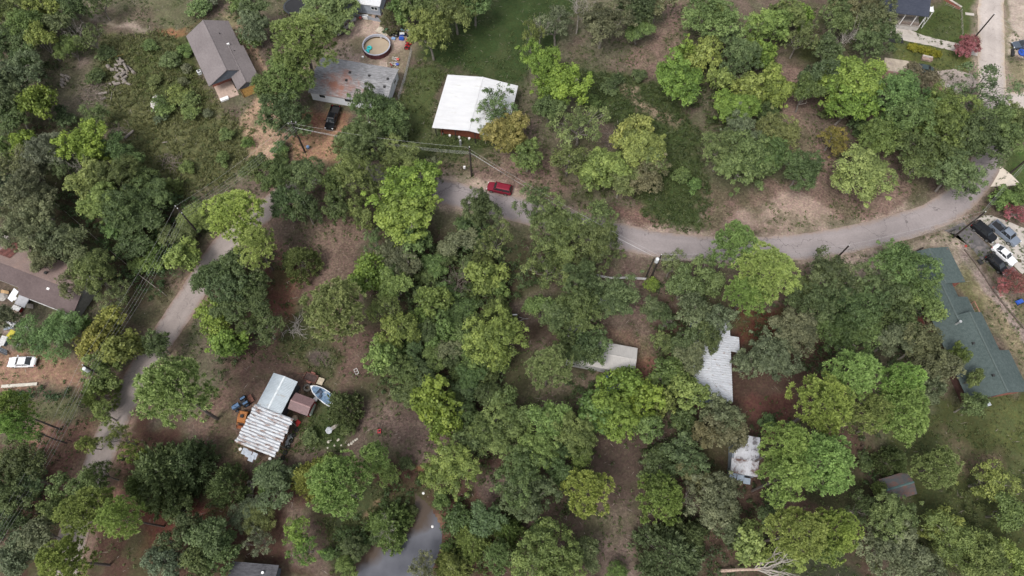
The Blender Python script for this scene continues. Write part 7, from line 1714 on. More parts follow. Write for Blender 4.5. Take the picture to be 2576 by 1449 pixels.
# sheet x y radius kind height colour  (positions of the crown on the survey sheets)
TREES = """
C2 870 1195 50 H 2 md; C2 960 1150 52 H 2.4 dk; C2 1060 1150 46 H 2 md; C2 1130 1130 46 H 2.2 dk; C2 1195 1030 42 H 1.8 md; C2 1238 955 40 H 1.8 dk; C2 805 1320 45 H 2 dk; C2 1490 1240 45 H 2 md; B3 645 1225 92 O 9 dk
B2 1350 650 78 B 4 dk; B2 1450 900 72 B 4 md; B2 1555 980 66 O 4 dk; B2 1600 1110 78 B 5 md; B2 1350 1060 78 O 5 dk; B2 1250 1060 72 B 4 dk; B2 1410 1130 76 B 4 md; B2 1550 1260 78 O 5 dk; B2 1620 1350 76 B 5 dk; B2 1240 1250 78 O 5 dk
B2 1150 1190 70 B 4 md; B2 1490 760 66 B 4 md; B2 1700 990 70 O 5 dk; B2 1660 570 76 B 4 dk; B2 1760 520 76 O 5 dk; B2 1890 730 66 B 4 md; B2 1890 1270 76 O 5 md; B2 1800 1360 76 B 5 dk; B2 1380 920 60 B 4 dk; B2 1330 780 60 O 4 dk; C2 1300 60 80 B 4 md; C2 1550 130 76 O 5 dk; C2 1640 230 80 O 5 dk; C2 1720 300 76 B 4 md
A1 90 110 130 O 9 ol; A1 330 60 110 O 9 yo; A1 200 210 140 O 9 md; A1 390 200 110 O 8 dk; A1 60 340 140 O 9 dk; A1 330 310 95 O 9 yo; A1 520 360 95 F 6 yo; A1 680 290 100 S 7 gr
A1 545 70 100 O 8 dk; A1 730 20 90 S 8 dk; A1 130 600 170 O 10 gr; A1 40 740 150 O 10 gr; A1 290 760 105 B 9 li; A1 100 860 120 O 8 dk; A1 175 1070 105 B 7 li; A1 380 1130 140 O 10 gr
A1 650 1100 150 B 10 li; A1 80 1260 150 S 9 gr; A1 255 1300 120 O 9 gr; A1 500 870 75 H 3 dk; A1 720 870 115 S 6 ol; A1 870 1130 110 O 7 dk; A1 960 1220 95 O 7 md; A1 690 1350 140 B 9 yo
A1 480 1230 95 O 8 dk; A1 880 1350 140 O 8 dk; A1 1080 1370 120 O 7 dk; A1 1250 1400 80 C 4 ol; A1 1500 60 95 H 3 md; A1 1560 30 80 H 2.5 gr; A1 1780 20 90 H 3 ol; A1 1900 130 115 O 8 dk
A1 1870 300 75 H 3 md; A1 1130 350 60 H 1.6 ol; A1 1290 450 90 H 2 ol; A1 1330 720 100 H 2.4 yo; A1 1230 790 75 H 2.4 md; A1 1400 760 85 H 2.2 ol; A1 1670 1200 60 H 2 ol; A1 1400 1260 60 H 2 md
A1 1200 870 50 H 1.5 gr; A1 1390 515 42 H 1.4 gr; A1 1380 615 42 H 1.4 gr; A1 1390 380 70 H 1.6 md; A1 560 250 70 D 6 de; A1 790 420 70 H 2 dk; A1 720 570 75 H 2 dk; A1 610 1260 60 D 8 de
A1 1560 850 45 H 1.5 gr; A1 1690 1010 60 H 1.8 md; A1 1850 1080 45 H 1.5 md; A1 1440 850 70 H 2 ol; A1 1150 620 60 H 1.5 ol; A1 180 460 100 O 8 dk; A1 30 1110 60 B 6 md; A1 40 1400 120 O 9 gr
A2 400 300 265 P 17 pd; A2 300 560 190 P 12 pd; A2 200 690 130 O 9 dk; A2 290 870 175 O 10 dk; A2 60 220 120 O 8 gr; A2 610 60 180 B 7 bl; A2 1195 70 100 B 8 md; A2 1090 130 90 C 5 br
A2 1370 250 160 O 12 ol; A2 1300 90 110 O 10 ol; A2 1560 90 150 O 10 ol; A2 1700 40 150 O 9 ol; A2 1850 810 150 S 9 ol; A2 1930 1000 120 B 8 go; A2 1000 850 180 O 9 dk; A2 805 1030 125 C 6 dk
A2 925 700 55 S 8 dk; A2 860 1110 140 O 9 ol; A2 830 1320 150 O 10 ol; A2 1150 1190 140 O 8 ol; A2 1180 1420 190 B 10 li; A2 1340 1310 95 S 7 gr; A2 450 1320 150 O 8 dk; A2 250 1330 140 O 8 dk
A2 80 1270 110 O 7 dk; A2 660 1370 100 O 9 dk; A2 245 1110 65 H 2 md; A2 240 1200 60 H 2 md; A2 1080 960 110 O 7 dk; A2 1780 1000 60 S 5 ol
A3 280 260 85 S 8 ol; A3 470 190 140 S 9 gr; A3 640 60 110 D 11 de; A3 350 220 60 D 8 de; A3 820 180 170 O 11 gr; A3 1050 90 150 O 9 dk; A3 1220 50 110 O 8 gr; A3 1080 240 105 O 6 bl
A3 350 470 130 B 11 li; A3 480 640 170 B 10 li; A3 410 810 110 O 8 md; A3 100 1010 135 B 9 go; A3 250 1170 110 O 8 md; A3 640 950 180 S 9 ol; A3 560 1190 170 S 9 ol; A3 800 1260 165 B 9 yo
A3 1100 1110 170 B 10 yo; A3 1040 970 115 B 9 yo; A3 1130 1310 150 O 8 br; A3 1380 590 160 B 9 li; A3 1640 170 180 O 10 ol; A3 1560 420 110 B 8 yo; A3 1440 400 75 B 7 li; A3 1700 590 85 B 8 yo
A3 1840 450 125 O 9 ol; A3 1940 400 75 B 8 li; A3 1810 820 155 B 8 li; A3 1900 660 110 B 8 yo; A3 1700 1150 150 O 9 ol; A3 1830 1010 140 O 9 gr; A3 1880 1200 220 O 10 ol; A3 1400 1310 70 H 2.5 md
A3 1490 1400 60 H 2 md; A3 1760 270 110 O 8 dk; A3 1620 90 90 B 8 yo; A3 1080 570 60 H 2 dk; A3 900 640 80 H 1.8 dk; A3 720 760 70 H 1.6 md; A3 1160 1200 100 B 9 ol; A3 950 1370 110 O 8 ol
A4 100 190 140 B 9 yo; A4 250 110 115 B 8 ol; A4 355 150 65 B 7 li; A4 310 290 110 S 9 ol; A4 40 400 90 B 8 li; A4 110 650 130 B 9 yo; A4 50 830 90 O 5 dk; A4 720 60 165 O 9 br
A4 850 170 150 O 9 gr; A4 600 140 120 O 9 ol; A4 850 320 135 O 8 dk; A4 510 370 95 O 9 dk; A4 690 600 200 B 11 li; A4 680 780 130 B 10 li; A4 430 560 110 O 9 dk; A4 360 700 100 O 9 dk
A4 545 1050 120 S 5 go; A4 1030 760 190 O 10 md; A4 1175 665 150 O 9 br; A4 1100 890 190 O 10 md; A4 880 1030 150 O 9 md; A4 1380 820 160 O 10 yo; A4 1660 680 180 S 10 dk; A4 1600 1060 200 O 10 dk
A4 1350 980 170 O 10 ol; A4 1240 1180 180 O 9 dk; A4 1450 1310 180 O 9 ol; A4 1780 980 170 O 9 ol; A4 1920 920 120 O 9 ol; A4 760 1320 230 O 9 yo; A4 120 1010 160 O 9 ol; A4 60 1190 150 O 9 md
A4 310 1290 150 O 8 dk; A4 1560 350 72 B 4 rd; A4 1965 1445 70 B 4 md; A4 1520 1000 110 S 9 dk; A4 730 950 80 H 3 dk; A4 480 860 40 H 2 dk; A4 640 300 70 D 9 de; A4 1060 590 70 D 7 de
B1 250 90 170 O 10 gr; B1 60 60 120 S 9 gr; B1 230 300 160 O 9 gr; B1 420 370 130 O 9 gr; B1 580 460 120 O 8 gr; B1 770 90 140 B 9 yo; B1 950 150 160 O 8 dk; B1 1100 210 130 O 6 dk
B1 1130 60 140 O 7 dk; B1 1460 200 115 F 5 yo; B1 890 260 110 O 5 md; B1 1000 400 110 O 5 dk; B1 710 620 160 O 9 ol; B1 540 700 100 S 8 gr; B1 850 790 110 S 5 ol; B1 1370 490 110 B 7 yo
B1 1755 180 220 P 15 pn; B1 1905 400 150 P 13 pn; B1 1570 650 125 O 9 dk; B1 1700 720 160 O 9 dk; B1 1760 560 120 O 9 dk; B1 1600 960 110 B 6 li; B1 1700 1130 120 B 6 li; B1 1850 1000 110 S 6 dk
B1 1180 1160 100 O 7 dk; B1 400 1050 200 F 6 fe; B1 170 1110 80 F 4 fe; B1 810 990 115 B 8 ye; B1 720 1130 115 B 8 ye; B1 900 1180 130 B 9 ye; B1 750 1370 130 O 7 yo; B1 1277 1490 255 P 23 pn
B1 1340 330 100 O 4 dk; B1 1180 500 100 H 3 md; B1 1050 560 80 H 2.5 md; B1 330 540 90 O 7 gr; B1 620 1000 60 H 2 md; B1 40 950 90 O 7 gr; B1 1880 720 100 O 8 dk; B1 1700 900 110 O 7 dk
B2 400 530 115 C 7 ol; B2 290 120 120 O 9 dk; B2 440 140 110 O 9 dk; B2 680 120 105 O 9 dk; B2 850 190 85 O 8 ol; B2 1180 190 215 B 10 li; B2 1230 370 130 B 8 md; B2 970 400 90 S 7 ol
B2 1140 500 140 O 7 gr; B2 910 620 130 B 8 li; B2 1060 640 110 F 7 fe; B2 1110 730 120 O 8 yo; B2 650 870 220 P 17 bl; B2 1050 900 130 S 9 yo; B2 1150 1050 130 O 8 yo; B2 1000 1230 120 B 8 yo
B2 1745 165 140 O 9 dk; B2 1680 310 130 O 6 dk; B2 1560 400 120 O 7 gr; B2 1850 380 120 S 9 ol; B2 1400 570 95 O 5 md; B2 1780 640 120 B 7 yo; B2 1400 810 100 B 7 yo; B2 1570 690 105 N 4 nb
B2 1640 900 100 H 3 md; B2 1870 920 110 C 7 ol; B2 1500 1040 80 B 6 md; B2 1844 1140 200 O 11 yo; B2 1700 1260 95 O 6 yo; B2 1320 1390 100 O 6 dk; B2 1480 1200 95 O 5 gr; B2 150 1040 150 S 7 dk
B2 90 850 110 O 7 dk; B2 50 700 110 O 7 dk; B2 1300 950 85 O 5 md; B2 1400 1250 90 O 5 md; B2 1680 1400 100 O 6 dk; B2 1480 500 80 O 5 dk; B2 1740 780 90 H 2.5 dk; B2 1150 1330 110 O 7 md
B3 300 130 140 S 10 ol; B3 430 260 160 O 9 ol; B3 780 260 170 S 10 ol; B3 760 440 170 O 9 dk; B3 500 430 130 O 8 ol; B3 400 600 150 S 9 ol; B3 660 690 140 O 9 dk; B3 920 810 170 O 9 dk
B3 640 880 170 O 9 dk; B3 470 950 120 O 8 dk; B3 700 1180 140 O 9 dk; B3 545 1110 95 O 8 dk; B3 420 1300 165 P 15 bl; B3 955 1425 120 B 9 li; B3 1330 560 105 S 8 ol; B3 1590 650 115 O 8 ol
B3 1420 720 125 O 8 ol; B3 1495 900 135 O 9 gr; B3 1665 960 105 O 9 gr; B3 1290 980 85 S 7 dk; B3 1460 1110 120 O 8 dk; B3 1465 1260 115 O 9 gr; B3 1260 1140 75 O 5 ol; B3 1340 1390 120 B 6 md
B3 1900 1290 100 O 8 gr; B3 1800 400 165 P 15 pd; B3 2040 600 230 P 16 pn; B3 1900 760 160 P 13 pd; B3 350 870 110 O 7 md; B3 1180 700 60 H 1.6 li; B3 1200 900 100 O 6 dk; B3 1590 1110 95 O 9 dk
B4 560 650 190 O 9 dk; B4 1040 580 190 O 9 md; B4 1120 760 160 O 9 md; B4 420 850 150 O 9 dk; B4 700 880 180 O 9 dk; B4 900 800 170 O 9 dk; B4 1050 1000 140 O 9 dk; B4 1220 850 120 O 9 yo
B4 250 1060 180 O 10 gr; B4 110 1240 180 O 9 gr; B4 600 1100 160 O 9 dk; B4 990 1120 120 O 9 gr; B4 1190 1170 150 O 10 gr; B4 1330 1310 130 O 10 gr; B4 1480 1230 62 O 8 ol; B4 700 1380 190 P 19 pn
B4 1050 1430 150 P 19 pn; B4 1900 700 105 S 5 rd; B4 1840 50 90 B 4 md; B4 1920 170 80 S 3 rd; B4 1600 1410 62 O 8 ol; B4 330 780 110 O 7 dk; B4 800 1040 120 O 8 md
C1 70 210 140 P 17 pn; C1 140 330 110 P 16 pn; C1 170 620 180 O 9 dk; C1 80 820 170 O 9 dk; C1 770 240 105 S 7 yo; C1 740 90 105 C 6 yo; C1 905 425 95 S 8 yo; C1 665 470 60 O 6 yo
C1 1220 690 220 C 10 dk; C1 1420 620 160 C 9 dk; C1 1090 770 130 C 8 dk; C1 1690 770 125 C 7 dk; C1 745 690 92 S 9 dk; C1 600 780 130 O 8 ol; C1 640 960 190 P 17 pd; C1 890 1010 150 P 18 pn
C1 300 1160 140 O 9 gr; C1 150 1290 140 O 9 gr; C1 470 1340 180 P 16 py; C1 1330 930 95 O 5 dk; C1 1370 1130 120 O 8 dk; C1 1560 1150 140 O 8 dk; C1 1660 1260 130 O 7 dk; C1 1250 1340 130 O 8 gr
C1 1500 1380 140 O 8 dk; C1 1860 980 120 F 4 gr; C1 2000 790 60 H 2.5 md; C1 250 750 120 O 8 dk; C1 440 960 100 O 9 ol; C1 60 1000 120 O 8 dk; C1 1010 540 70 S 7 yo
C2 200 750 150 O 5 dk; C2 130 690 72 H 2.5 md; C2 330 680 90 H 3 dk; C2 470 720 120 C 6 ye; C2 580 640 90 C 5 yo; C2 680 760 215 P 20 pn; C2 960 560 110 P 16 pn; C2 1060 690 80 Y 8 pn
C2 90 1000 110 F 4 bl; C2 370 1130 130 S 7 li; C2 440 1260 110 S 6 li; C2 720 190 115 C 6 dk; C2 480 420 65 H 2 bl; C2 1540 650 175 O 8 yo; C2 1400 150 150 B 10 li; C2 1200 110 105 O 5 dk
C2 1480 320 100 B 7 li; C2 1800 80 100 O 5 dk; C2 1850 380 165 O 9 ol; C2 1060 1080 135 C 6 md; C2 1050 1090 75 D 7 de; C2 800 1245 80 O 4 dk; C2 745 1385 80 O 4 md; C2 1200 620 60 H 2 dk
C2 1680 1190 110 C 5 yo; C2 1800 1040 130 O 6 dk; C2 1880 1290 115 Y 8 bl; C2 1520 1390 110 C 5 yo; C2 1300 1400 110 S 7 gr; C2 1450 890 70 H 3 md; C2 1380 720 65 H 3 bl; C2 1650 60 90 O 5 dk
C2 750 360 55 H 2.5 dk; C2 100 1200 90 S 5 gr; C2 600 1280 60 H 2 md; C2 1000 620 70 Y 6 pd; C2 1690 440 110 O 7 ol; C2 1600 1020 110 H 3 dk
C3 130 250 140 O 9 ol; C3 420 300 150 O 9 yo; C3 600 390 170 O 9 ol; C3 350 490 160 O 9 yo; C3 630 550 95 O 7 yo; C3 200 690 180 O 9 ol; C3 240 860 180 O 8 dk; C3 700 830 175 Y 12 py
C3 900 240 155 B 9 li; C3 800 230 150 B 8 md; C3 1100 140 140 B 9 li; C3 1120 320 100 B 7 md; C3 1260 170 85 B 8 yo; C3 1420 280 85 B 6 dk; C3 1450 70 110 B 9 yo; C3 1700 250 125 O 9 gr
C3 1740 390 140 O 8 br; C3 1560 400 90 O 8 br; C3 1240 640 150 O 5 dk; C3 1430 560 140 O 8 dk; C3 1500 720 110 O 7 gr; C3 1260 880 180 Y 11 pd; C3 1200 780 80 Y 10 pd; C3 1450 880 65 D 7 de
C3 1660 900 180 O 9 gr; C3 1320 1300 210 C 9 dk; C3 1450 1150 120 C 7 dk; C3 1200 1120 60 H 3 md; C3 100 1110 90 C 6 md; C3 440 1350 220 O 10 ol; C3 650 1280 130 O 6 dk; C3 920 1420 70 F 4 yo
C3 1910 1200 130 B 9 py; C3 330 1130 90 H 2.5 dk; C3 1230 400 50 N 3 nb; C3 80 380 110 O 8 ol; C3 1760 1080 100 O 7 gr; C3 480 620 110 O 8 dk
C4 490 150 215 P 20 py; C4 1080 220 205 P 19 pn; C4 830 230 150 P 17 pd; C4 200 470 170 P 20 pn; C4 480 600 220 P 21 pn; C4 220 700 190 P 20 py; C4 580 1130 170 P 17 py; C4 300 1130 200 P 18 py
C4 500 1230 115 P 14 pd; C4 1330 640 150 Y 10 pd; C4 1000 590 95 C 6 dk; C4 960 1030 170 O 9 ol; C4 1000 1270 200 O 9 gr; C4 1500 1180 220 F 9 yo; C4 1720 740 170 S 8 yo; C4 1650 1350 190 O 9 ol
C4 1860 980 130 O 8 ol; C4 1600 170 85 O 8 ol; C4 1280 60 90 O 8 gr; C4 100 950 110 O 7 dk; C4 750 960 115 S 8 dk; C4 1880 1330 130 O 8 yo; C4 1350 1080 120 O 8 yo; C4 890 800 65 H 3 md
C4 1250 1420 130 O 8 gr; C4 60 300 70 H 2 md; C4 215 1300 110 B 4 yo; C4 800 590 60 H 2 dk
"""
LANDM = [('the grey-brown gabled house', 557, 140), ('the rust-stained grey house', 905, 215), ('the round pool', 947, 112), ('the silver pickup', 865, 62), ('the white metal barn', 1195, 262), ('the dark red car', 1257, 474),
 ('the jumbled log heap', 312, 183), ('the small log stack', 165, 205), ('the black pickup', 836, 297), ('the brown-roofed house', 100, 700), ('the dirt drive and white sedan', 60, 910), ('the long low barn', 665, 1050), ('the motorboat', 812, 995),
 ('the maroon-roofed shed', 753, 1018), ('the blue tractor', 607, 1013), ('the pond', 1030, 1370), ('the beige mobile home', 1520, 890), ('the white ribbed mobile home', 1805, 930), ('the black utility trailer', 1300, 803), ('the white rail fence', 1550, 692),
 ('the transformer pole', 1645, 668), ('the green carport', 2365, 675), ('the long green house', 2450, 870), ('the cars at the green house', 2505, 610), ('the navy-roofed house', 2280, 30), ('the yellow hedge', 2326, 127), ('the leaf-strewn shed', 2258, 1226),
 ('the rusty white shed', 1872, 1165), ('the curved road', 2020, 610), ('the curved road', 1700, 610), ('the left road', 460, 780), ('the left road', 275, 1110), ('the straight pale road', 2490, 150), ('the bottom charcoal roof', 640, 1430), ('the fallen pale trunk', 1880, 1425), ('the shaded lawn', 1260, 110),
 ('the slatted boardwalk', 632, 1235), ('the top left corner', 0, 0), ('the bottom left corner', 0, 1449), ('the bottom right corner', 2576, 1449), ('the crossarm pole', 470, 540), ('the weedy clearing', 430, 300), ('the rubble heap', 390, 265), ('the drive pole', 757, 350),
 ('the thin verge pole', 2110, 640), ('the sandy verge pole', 1183, 410), ('the cottage', 2260, 200), ('the dumped sofa', 2330, 152), ('the push mower', 955, 1085), ('the gravelly brown glade', 1560, 1180), ('the pale glade path', 1570, 1370), ('the leafy slope path', 2030, 330),
 ('the top brown glade', 1690, 120), ('the weedy meadow', 1600, 250), ('the weedy meadow', 1720, 480), ('the bare brown glade', 840, 640), ('the shaded straw floor', 720, 740), ('the red straw floor', 420, 1330), ('the dry lawn', 2500, 1080), ('the plank bench', 832, 1080), ('the top edge', 1450, 0), ('the top edge', 1900, 0),
 ('the bottom edge', 1250, 1449), ('the bottom edge', 1640, 1449), ('the bottom edge', 2280, 1449), ('the left edge', 0, 480), ('the left edge', 0, 1180), ('the sandy wood track', 200, 240), ('the pale sand track', 280, 40)]
def where(x, y, lm, r):
    dx, dy = x - lm[1], y - lm[2]; d = math.hypot(dx, dy)
    if d < max(28, r * .5): return 'overhanging ' + lm[0] if 'edge' not in lm[0] and 'corner' not in lm[0] else 'at ' + lm[0]
    if 'corner' in lm[0]: return 'near ' + lm[0]
    an = math.degrees(math.atan2(-dy, dx)) % 360
    w_ = ['right of', 'behind and right of', 'behind', 'behind and left of', 'left of', 'in front and left of', 'in front of', 'in front and right of'][int(((an + 22.5) % 360) // 45)]
    return w_ + ' ' + lm[0]
CNT = {}
specs = []
for ent in TREES.replace('\n', ';').split(';'):
    f = ent.split()
    if len(f) == 7: specs.append((f[0], float(f[1]), float(f[2]), float(f[3]), f[4], float(f[5]), f[6]))
rs = np.random.RandomState(11)
USED, ALLT = {}, []
def size_word(r_m, kind): return 'big ' if r_m > (5.2 if kind != 'P' else 5.5) else 'small ' if r_m < 2.6 and kind not in 'HY' else ''
for (sh, tx, ty, tr, kd, Ht, cl) in specs:
    px, py = T(sh, tx, ty); r_px = tr * .3368 * 1.05
    bigp, smallp, oname, noun, grp, cat = KIND[kd]
    ref = PROTO[bigp][0]
    cf = {'P': .76, 'Y': .58, 'C': .48, 'H': .45, 'D': .65, 'N': .5}.get(kd, .62)      # height of the crown's middle
    zc_ = Ht * cf
    X, Y = G(px, py, zc_); X2, Y2 = G(px + r_px, py, zc_)
    r_m = math.hypot(X2 - X, Y2 - Y)
    key = smallp if (r_m < 3.4 and smallp != bigp) else bigp
    L_ = PROTO[key]; i = CNT.get(key, 0); CNT[key] = i + 1
    tm, cm, R0, H0 = L_[i % len(L_)]
    z0 = max(-.3, gz(X, Y))
    t = thing(oname, None, cat, (X, Y, z0), rs.rand() * 6.283, grp)
    s = r_m / (R0 * (.93 if kd in 'PYC' else 1.0)); sx = s * (.92 + .16 * rs.rand())
    t.scale = (sx, s * s / sx, Ht / H0)
    a_ = bpy.data.objects.new('trunk', tm); COL.objects.link(a_); a_.parent = t
    b_ = bpy.data.objects.new('bare_branches' if kd in 'DN' else 'crown' if kd != 'H' else 'foliage', cm); COL.objects.link(b_); b_.parent = t
    c = (np.array(COLR[cl][0]) * .78 + np.array((.155, .19, .07)) * .22 if cl not in ('rd', 'nb', 'de') else np.array(COLR[cl][0])) * (.88 + .24 * rs.rand()) * np.array((1 + .06 * rs.randn(), 1, 1 + .08 * rs.randn()))
    b_.color = (*np.clip(c, .008, .36), 1)
    ALLT.append((t, px, py, r_px, r_m, kd, cl, noun))
nw = lambda c: len(c.replace('-', ' ').split())
# a label for each tree: its look, then what it stands beside
for (t, px, py, r_px, r_m, kd, cl, noun) in ALLT:
    near = sorted(LANDM, key=lambda l: math.hypot(px - l[1], py - l[2]))
    word = COLR[cl][1].replace('bare grey', 'bare grey')
    base = (size_word(r_m, kd) + word + ' ' + noun).strip()
    cands = [base + ' ' + where(px, py, near[0], r_px)]
    for j in range(1, 5):
        if near[j][0] != near[0][0]: cands.append(base + ' ' + where(px, py, near[0], r_px) + ', ' + where(px, py, near[j], r_px))
    lab = next((c for c in cands if c not in USED and nw(c) <= 13), None) or cands[0]
    USED.setdefault(lab, []).append(t); t['label'] = lab
for lab, ts in USED.items():
    if len(ts) > 1:
        ts.sort(key=lambda t: t.location.x)
        for t, wd in zip(ts, ('left one', 'right one') if len(ts) == 2 else ['leftmost', 'second from left', 'third from left', 'fourth from left'][:len(ts) - 1] + ['rightmost']):
            t['label'] = ((lab if nw(lab) <= 14 else lab.replace('small ', '')) + ', ' + wd).strip(', ')
print('trees', len(ALLT))

# ---- fallen dead trunk with pale branches
A_, B_ = Vector(G(1805, 1436)), Vector(G(1905, 1432)); d = B_ - A_
t = thing('fallen_tree', 'fallen pale dead trunk with a spray of bare branches at the bottom edge', 'tree', (A_.x, A_.y, 0), math.atan2(d.y, d.x))
k = MB(); L_ = d.length; q = np.random.RandomState(5)
branch(k, (0, 0, .25), (L_ + 1.0, 0, 3.2), .27, .16, q, 5, .02, 8); k.build('trunk', mat("pale_dead_trunk", (.36, .27, .22), .85, var=.25, scale=4), t)
k = MB()
for i in range(13):
    s = np.array((L_ * (.72 + .03 * i), 0, 2.4 + .08 * i)); an = (-1) ** i * (.25 + .12 * (i % 5)); l = 2.6 + 3.4 * q.rand()
    e = s + np.array((l * math.cos(an), l * math.sin(an), .3 + 2.4 * q.rand())); p2 = branch(k, s, e, .10, .035, q, 4, .12, 5)
    for _ in range(4): b2 = p2[2 + q.randint(2)]; branch(k, b2, b2 + q.randn(3) * .8 + (e - s) * .25, .035, .012, q, 3, .2, 4)
k.build('branches', DEADW, t)

# ---- yellow clipped hedge
A_, B_ = Vector(G(2286, 116, .6)), Vector(G(2364, 138, .6)); d = B_ - A_
q = np.random.RandomState(8); n = 130; C = np.c_[q.rand(n) * d.length, q.randn(n) * .35, .3 + q.rand(n) * .9]
P, Nn, tt = clumps_to_leaves(C, np.full(n, .45), 36, q)
o = link('hedge', leaf_mesh('hedge', P, Nn, .26, .6, tt, q)); o.location = (A_.x, A_.y, 0); o.rotation_euler.z = math.atan2(d.y, d.x); o.color = (.24, .24, .03, 1)
tag(o, 'long clipped yellow hedge on the lawn in front of the navy-roofed house', 'hedge')

# ================================================================== undergrowth and weeds
def in_poly(poly, n, q):
    W = np.array(poly); lo, hi = W.min(0), W.max(0); out = []
    while sum(map(len, out)) < n:
        p = lo + (hi - lo) * q.rand(n * 2, 2); p = p[sdf(p[:, 0], p[:, 1], W) > -.6 + 1.2 * (fbm(p[:, 0], p[:, 1], 2.0, 55, 2))]; out.append(p)
    return np.concatenate(out)[:n]
def area(poly):
    W = np.array(poly); return abs(np.sum(W[:, 0] * np.roll(W[:, 1], -1) - W[:, 1] * np.roll(W[:, 0], -1))) / 2
def undergrowth(label, poly, col, dens, hgt, seed, leaf=.36, nl=22, thr=.42):
    q = np.random.RandomState(seed); W = WP(poly); n = int(area(W) * dens)
    p = in_poly(W, n, q); m = fbm(p[:, 0], p[:, 1], 4.5, seed + 900, 3); p, m = p[m > thr], m[m > thr]
    rd_ = np.minimum(line_dist(p[:, 0], p[:, 1], LN), line_dist(p[:, 0], p[:, 1], LW)); ok = (rd_ > 3.6) & (sdf(p[:, 0], p[:, 1], POND) < .2); p, m = p[ok], m[ok]
    z = hgt * np.clip((m - thr) / .25, .15, 1.2) * (.35 + .65 * q.rand(len(p)))
    P, Nn, t = clumps_to_leaves(np.c_[p, z], .4 + .35 * q.rand(len(p)), nl, q, .6, .7)
    o = link('undergrowth', leaf_mesh('undergrowth', P, Nn, leaf, .6, t, q)); o.color = (*col, 1); return tag(o, label, kind='stuff')
undergrowth('dense shaded undergrowth of the left thicket', [(130, 500), (330, 430), (520, 500), (540, 610), (470, 700), (380, 760), (260, 700), (180, 600)], (0.048, 0.087, 0.029), .8, 2.2, 1, thr=.25)
undergrowth('dark undergrowth in the middle of the wooded lot', [(1060, 600), (1400, 640), (1380, 720), (1280, 760), (1280, 830), (1260, 1110), (960, 990), (1000, 850)], (0.072, 0.108, 0.042), 1.15, 2.4, 2, thr=.27)
undergrowth('undergrowth around the white rail fence and the beige trailer', [(1440, 730), (1560, 740), (1480, 900), (1500, 960), (1640, 970), (1720, 1080), (1500, 1070), (1400, 960)], (0.058, 0.090, 0.032), .6, 2.0, 3, thr=.36)
undergrowth('undergrowth below the oaks left of the green house', [(1900, 770), (2290, 740), (2330, 900), (2250, 960), (2000, 940), (1880, 900)], (0.052, 0.081, 0.032), .7, 2.2, 4, thr=.3)
undergrowth('bushes along the pond bank', [(840, 1340), (930, 1290), (1000, 1190), (1060, 1200), (1080, 1250), (1180, 1220), (1180, 1449), (1120, 1449), (1118, 1290), (1060, 1240), (1030, 1300), (950, 1380), (910, 1449), (840, 1449)], (0.058, 0.094, 0.032), .9, 1.6, 5, thr=.32)
undergrowth('weedy bushes around the grey-brown house clearing', [(330, 110), (470, 100), (500, 180), (525, 250), (500, 300), (420, 300), (350, 220)], (0.103, 0.132, 0.041), .6, 1.1, 6, .3, 18, .42)
undergrowth('weeds in the meadow right of the white barn', [(1440, 180), (1560, 185), (1690, 220), (1760, 330), (1790, 520), (1770, 590), (1660, 585), (1600, 520), (1560, 330), (1470, 270)], (0.057, 0.086, 0.028), .8, .9, 7, .3, 18, .36)
undergrowth('dark bushes at the lower left corner', [(0, 1120), (130, 1150), (130, 1300), (60, 1449), (0, 1449)], (0.043, 0.065, 0.029), .6, 2.0, 8, thr=.3)
undergrowth('bushes between the lower cedar thicket and the boardwalk', [(300, 1130), (560, 1170), (600, 1290), (340, 1290)], (0.046, 0.072, 0.026), .5, 2.0, 9, thr=.4)
undergrowth('brambles at the lower right shed', [(2160, 1150), (2200, 1170), (2240, 1290), (2210, 1330), (2180, 1240)], (0.052, 0.090, 0.029), .9, 1.4, 10, thr=.25)
undergrowth('bushes right of the pond along the bottom edge', [(1130, 1280), (1290, 1270), (1400, 1380), (1300, 1449), (1130, 1449)], (0.057, 0.086, 0.023), .8, 1.6, 11, thr=.32)
undergrowth('undergrowth between the oaks at the bottom', [(1680, 1060), (1760, 1040), (1840, 1200), (1850, 1449), (1700, 1449), (1600, 1150)], (0.049, 0.072, 0.029), .5, 2.0, 12, thr=.36)
undergrowth('vines and bushes round the left houses', [(0, 330), (150, 300), (240, 420), (170, 520), (60, 560), (0, 560)], (0.065, 0.094, 0.036), .6, 2.2, 13, thr=.3)
undergrowth('bushes under the oaks of the upper right', [(1960, 170), (1960, 340), (1880, 400), (1780, 330), (1660, 200), (1760, 110), (1900, 110)], (0.057, 0.081, 0.028), .6, 1.8, 14, thr=.36)
undergrowth('ivy bank in front of the orange dirt drive', [(20, 985), (190, 975), (180, 1005), (60, 1020), (10, 1010)], (0.041, 0.080, 0.029), 1.2, .7, 15, thr=.15)
undergrowth('bushes at the top left wood', [(0, 0), (170, 0), (200, 120), (180, 190), (100, 280), (0, 260)], (0.065, 0.090, 0.035), .55, 2.0, 16, thr=.32)
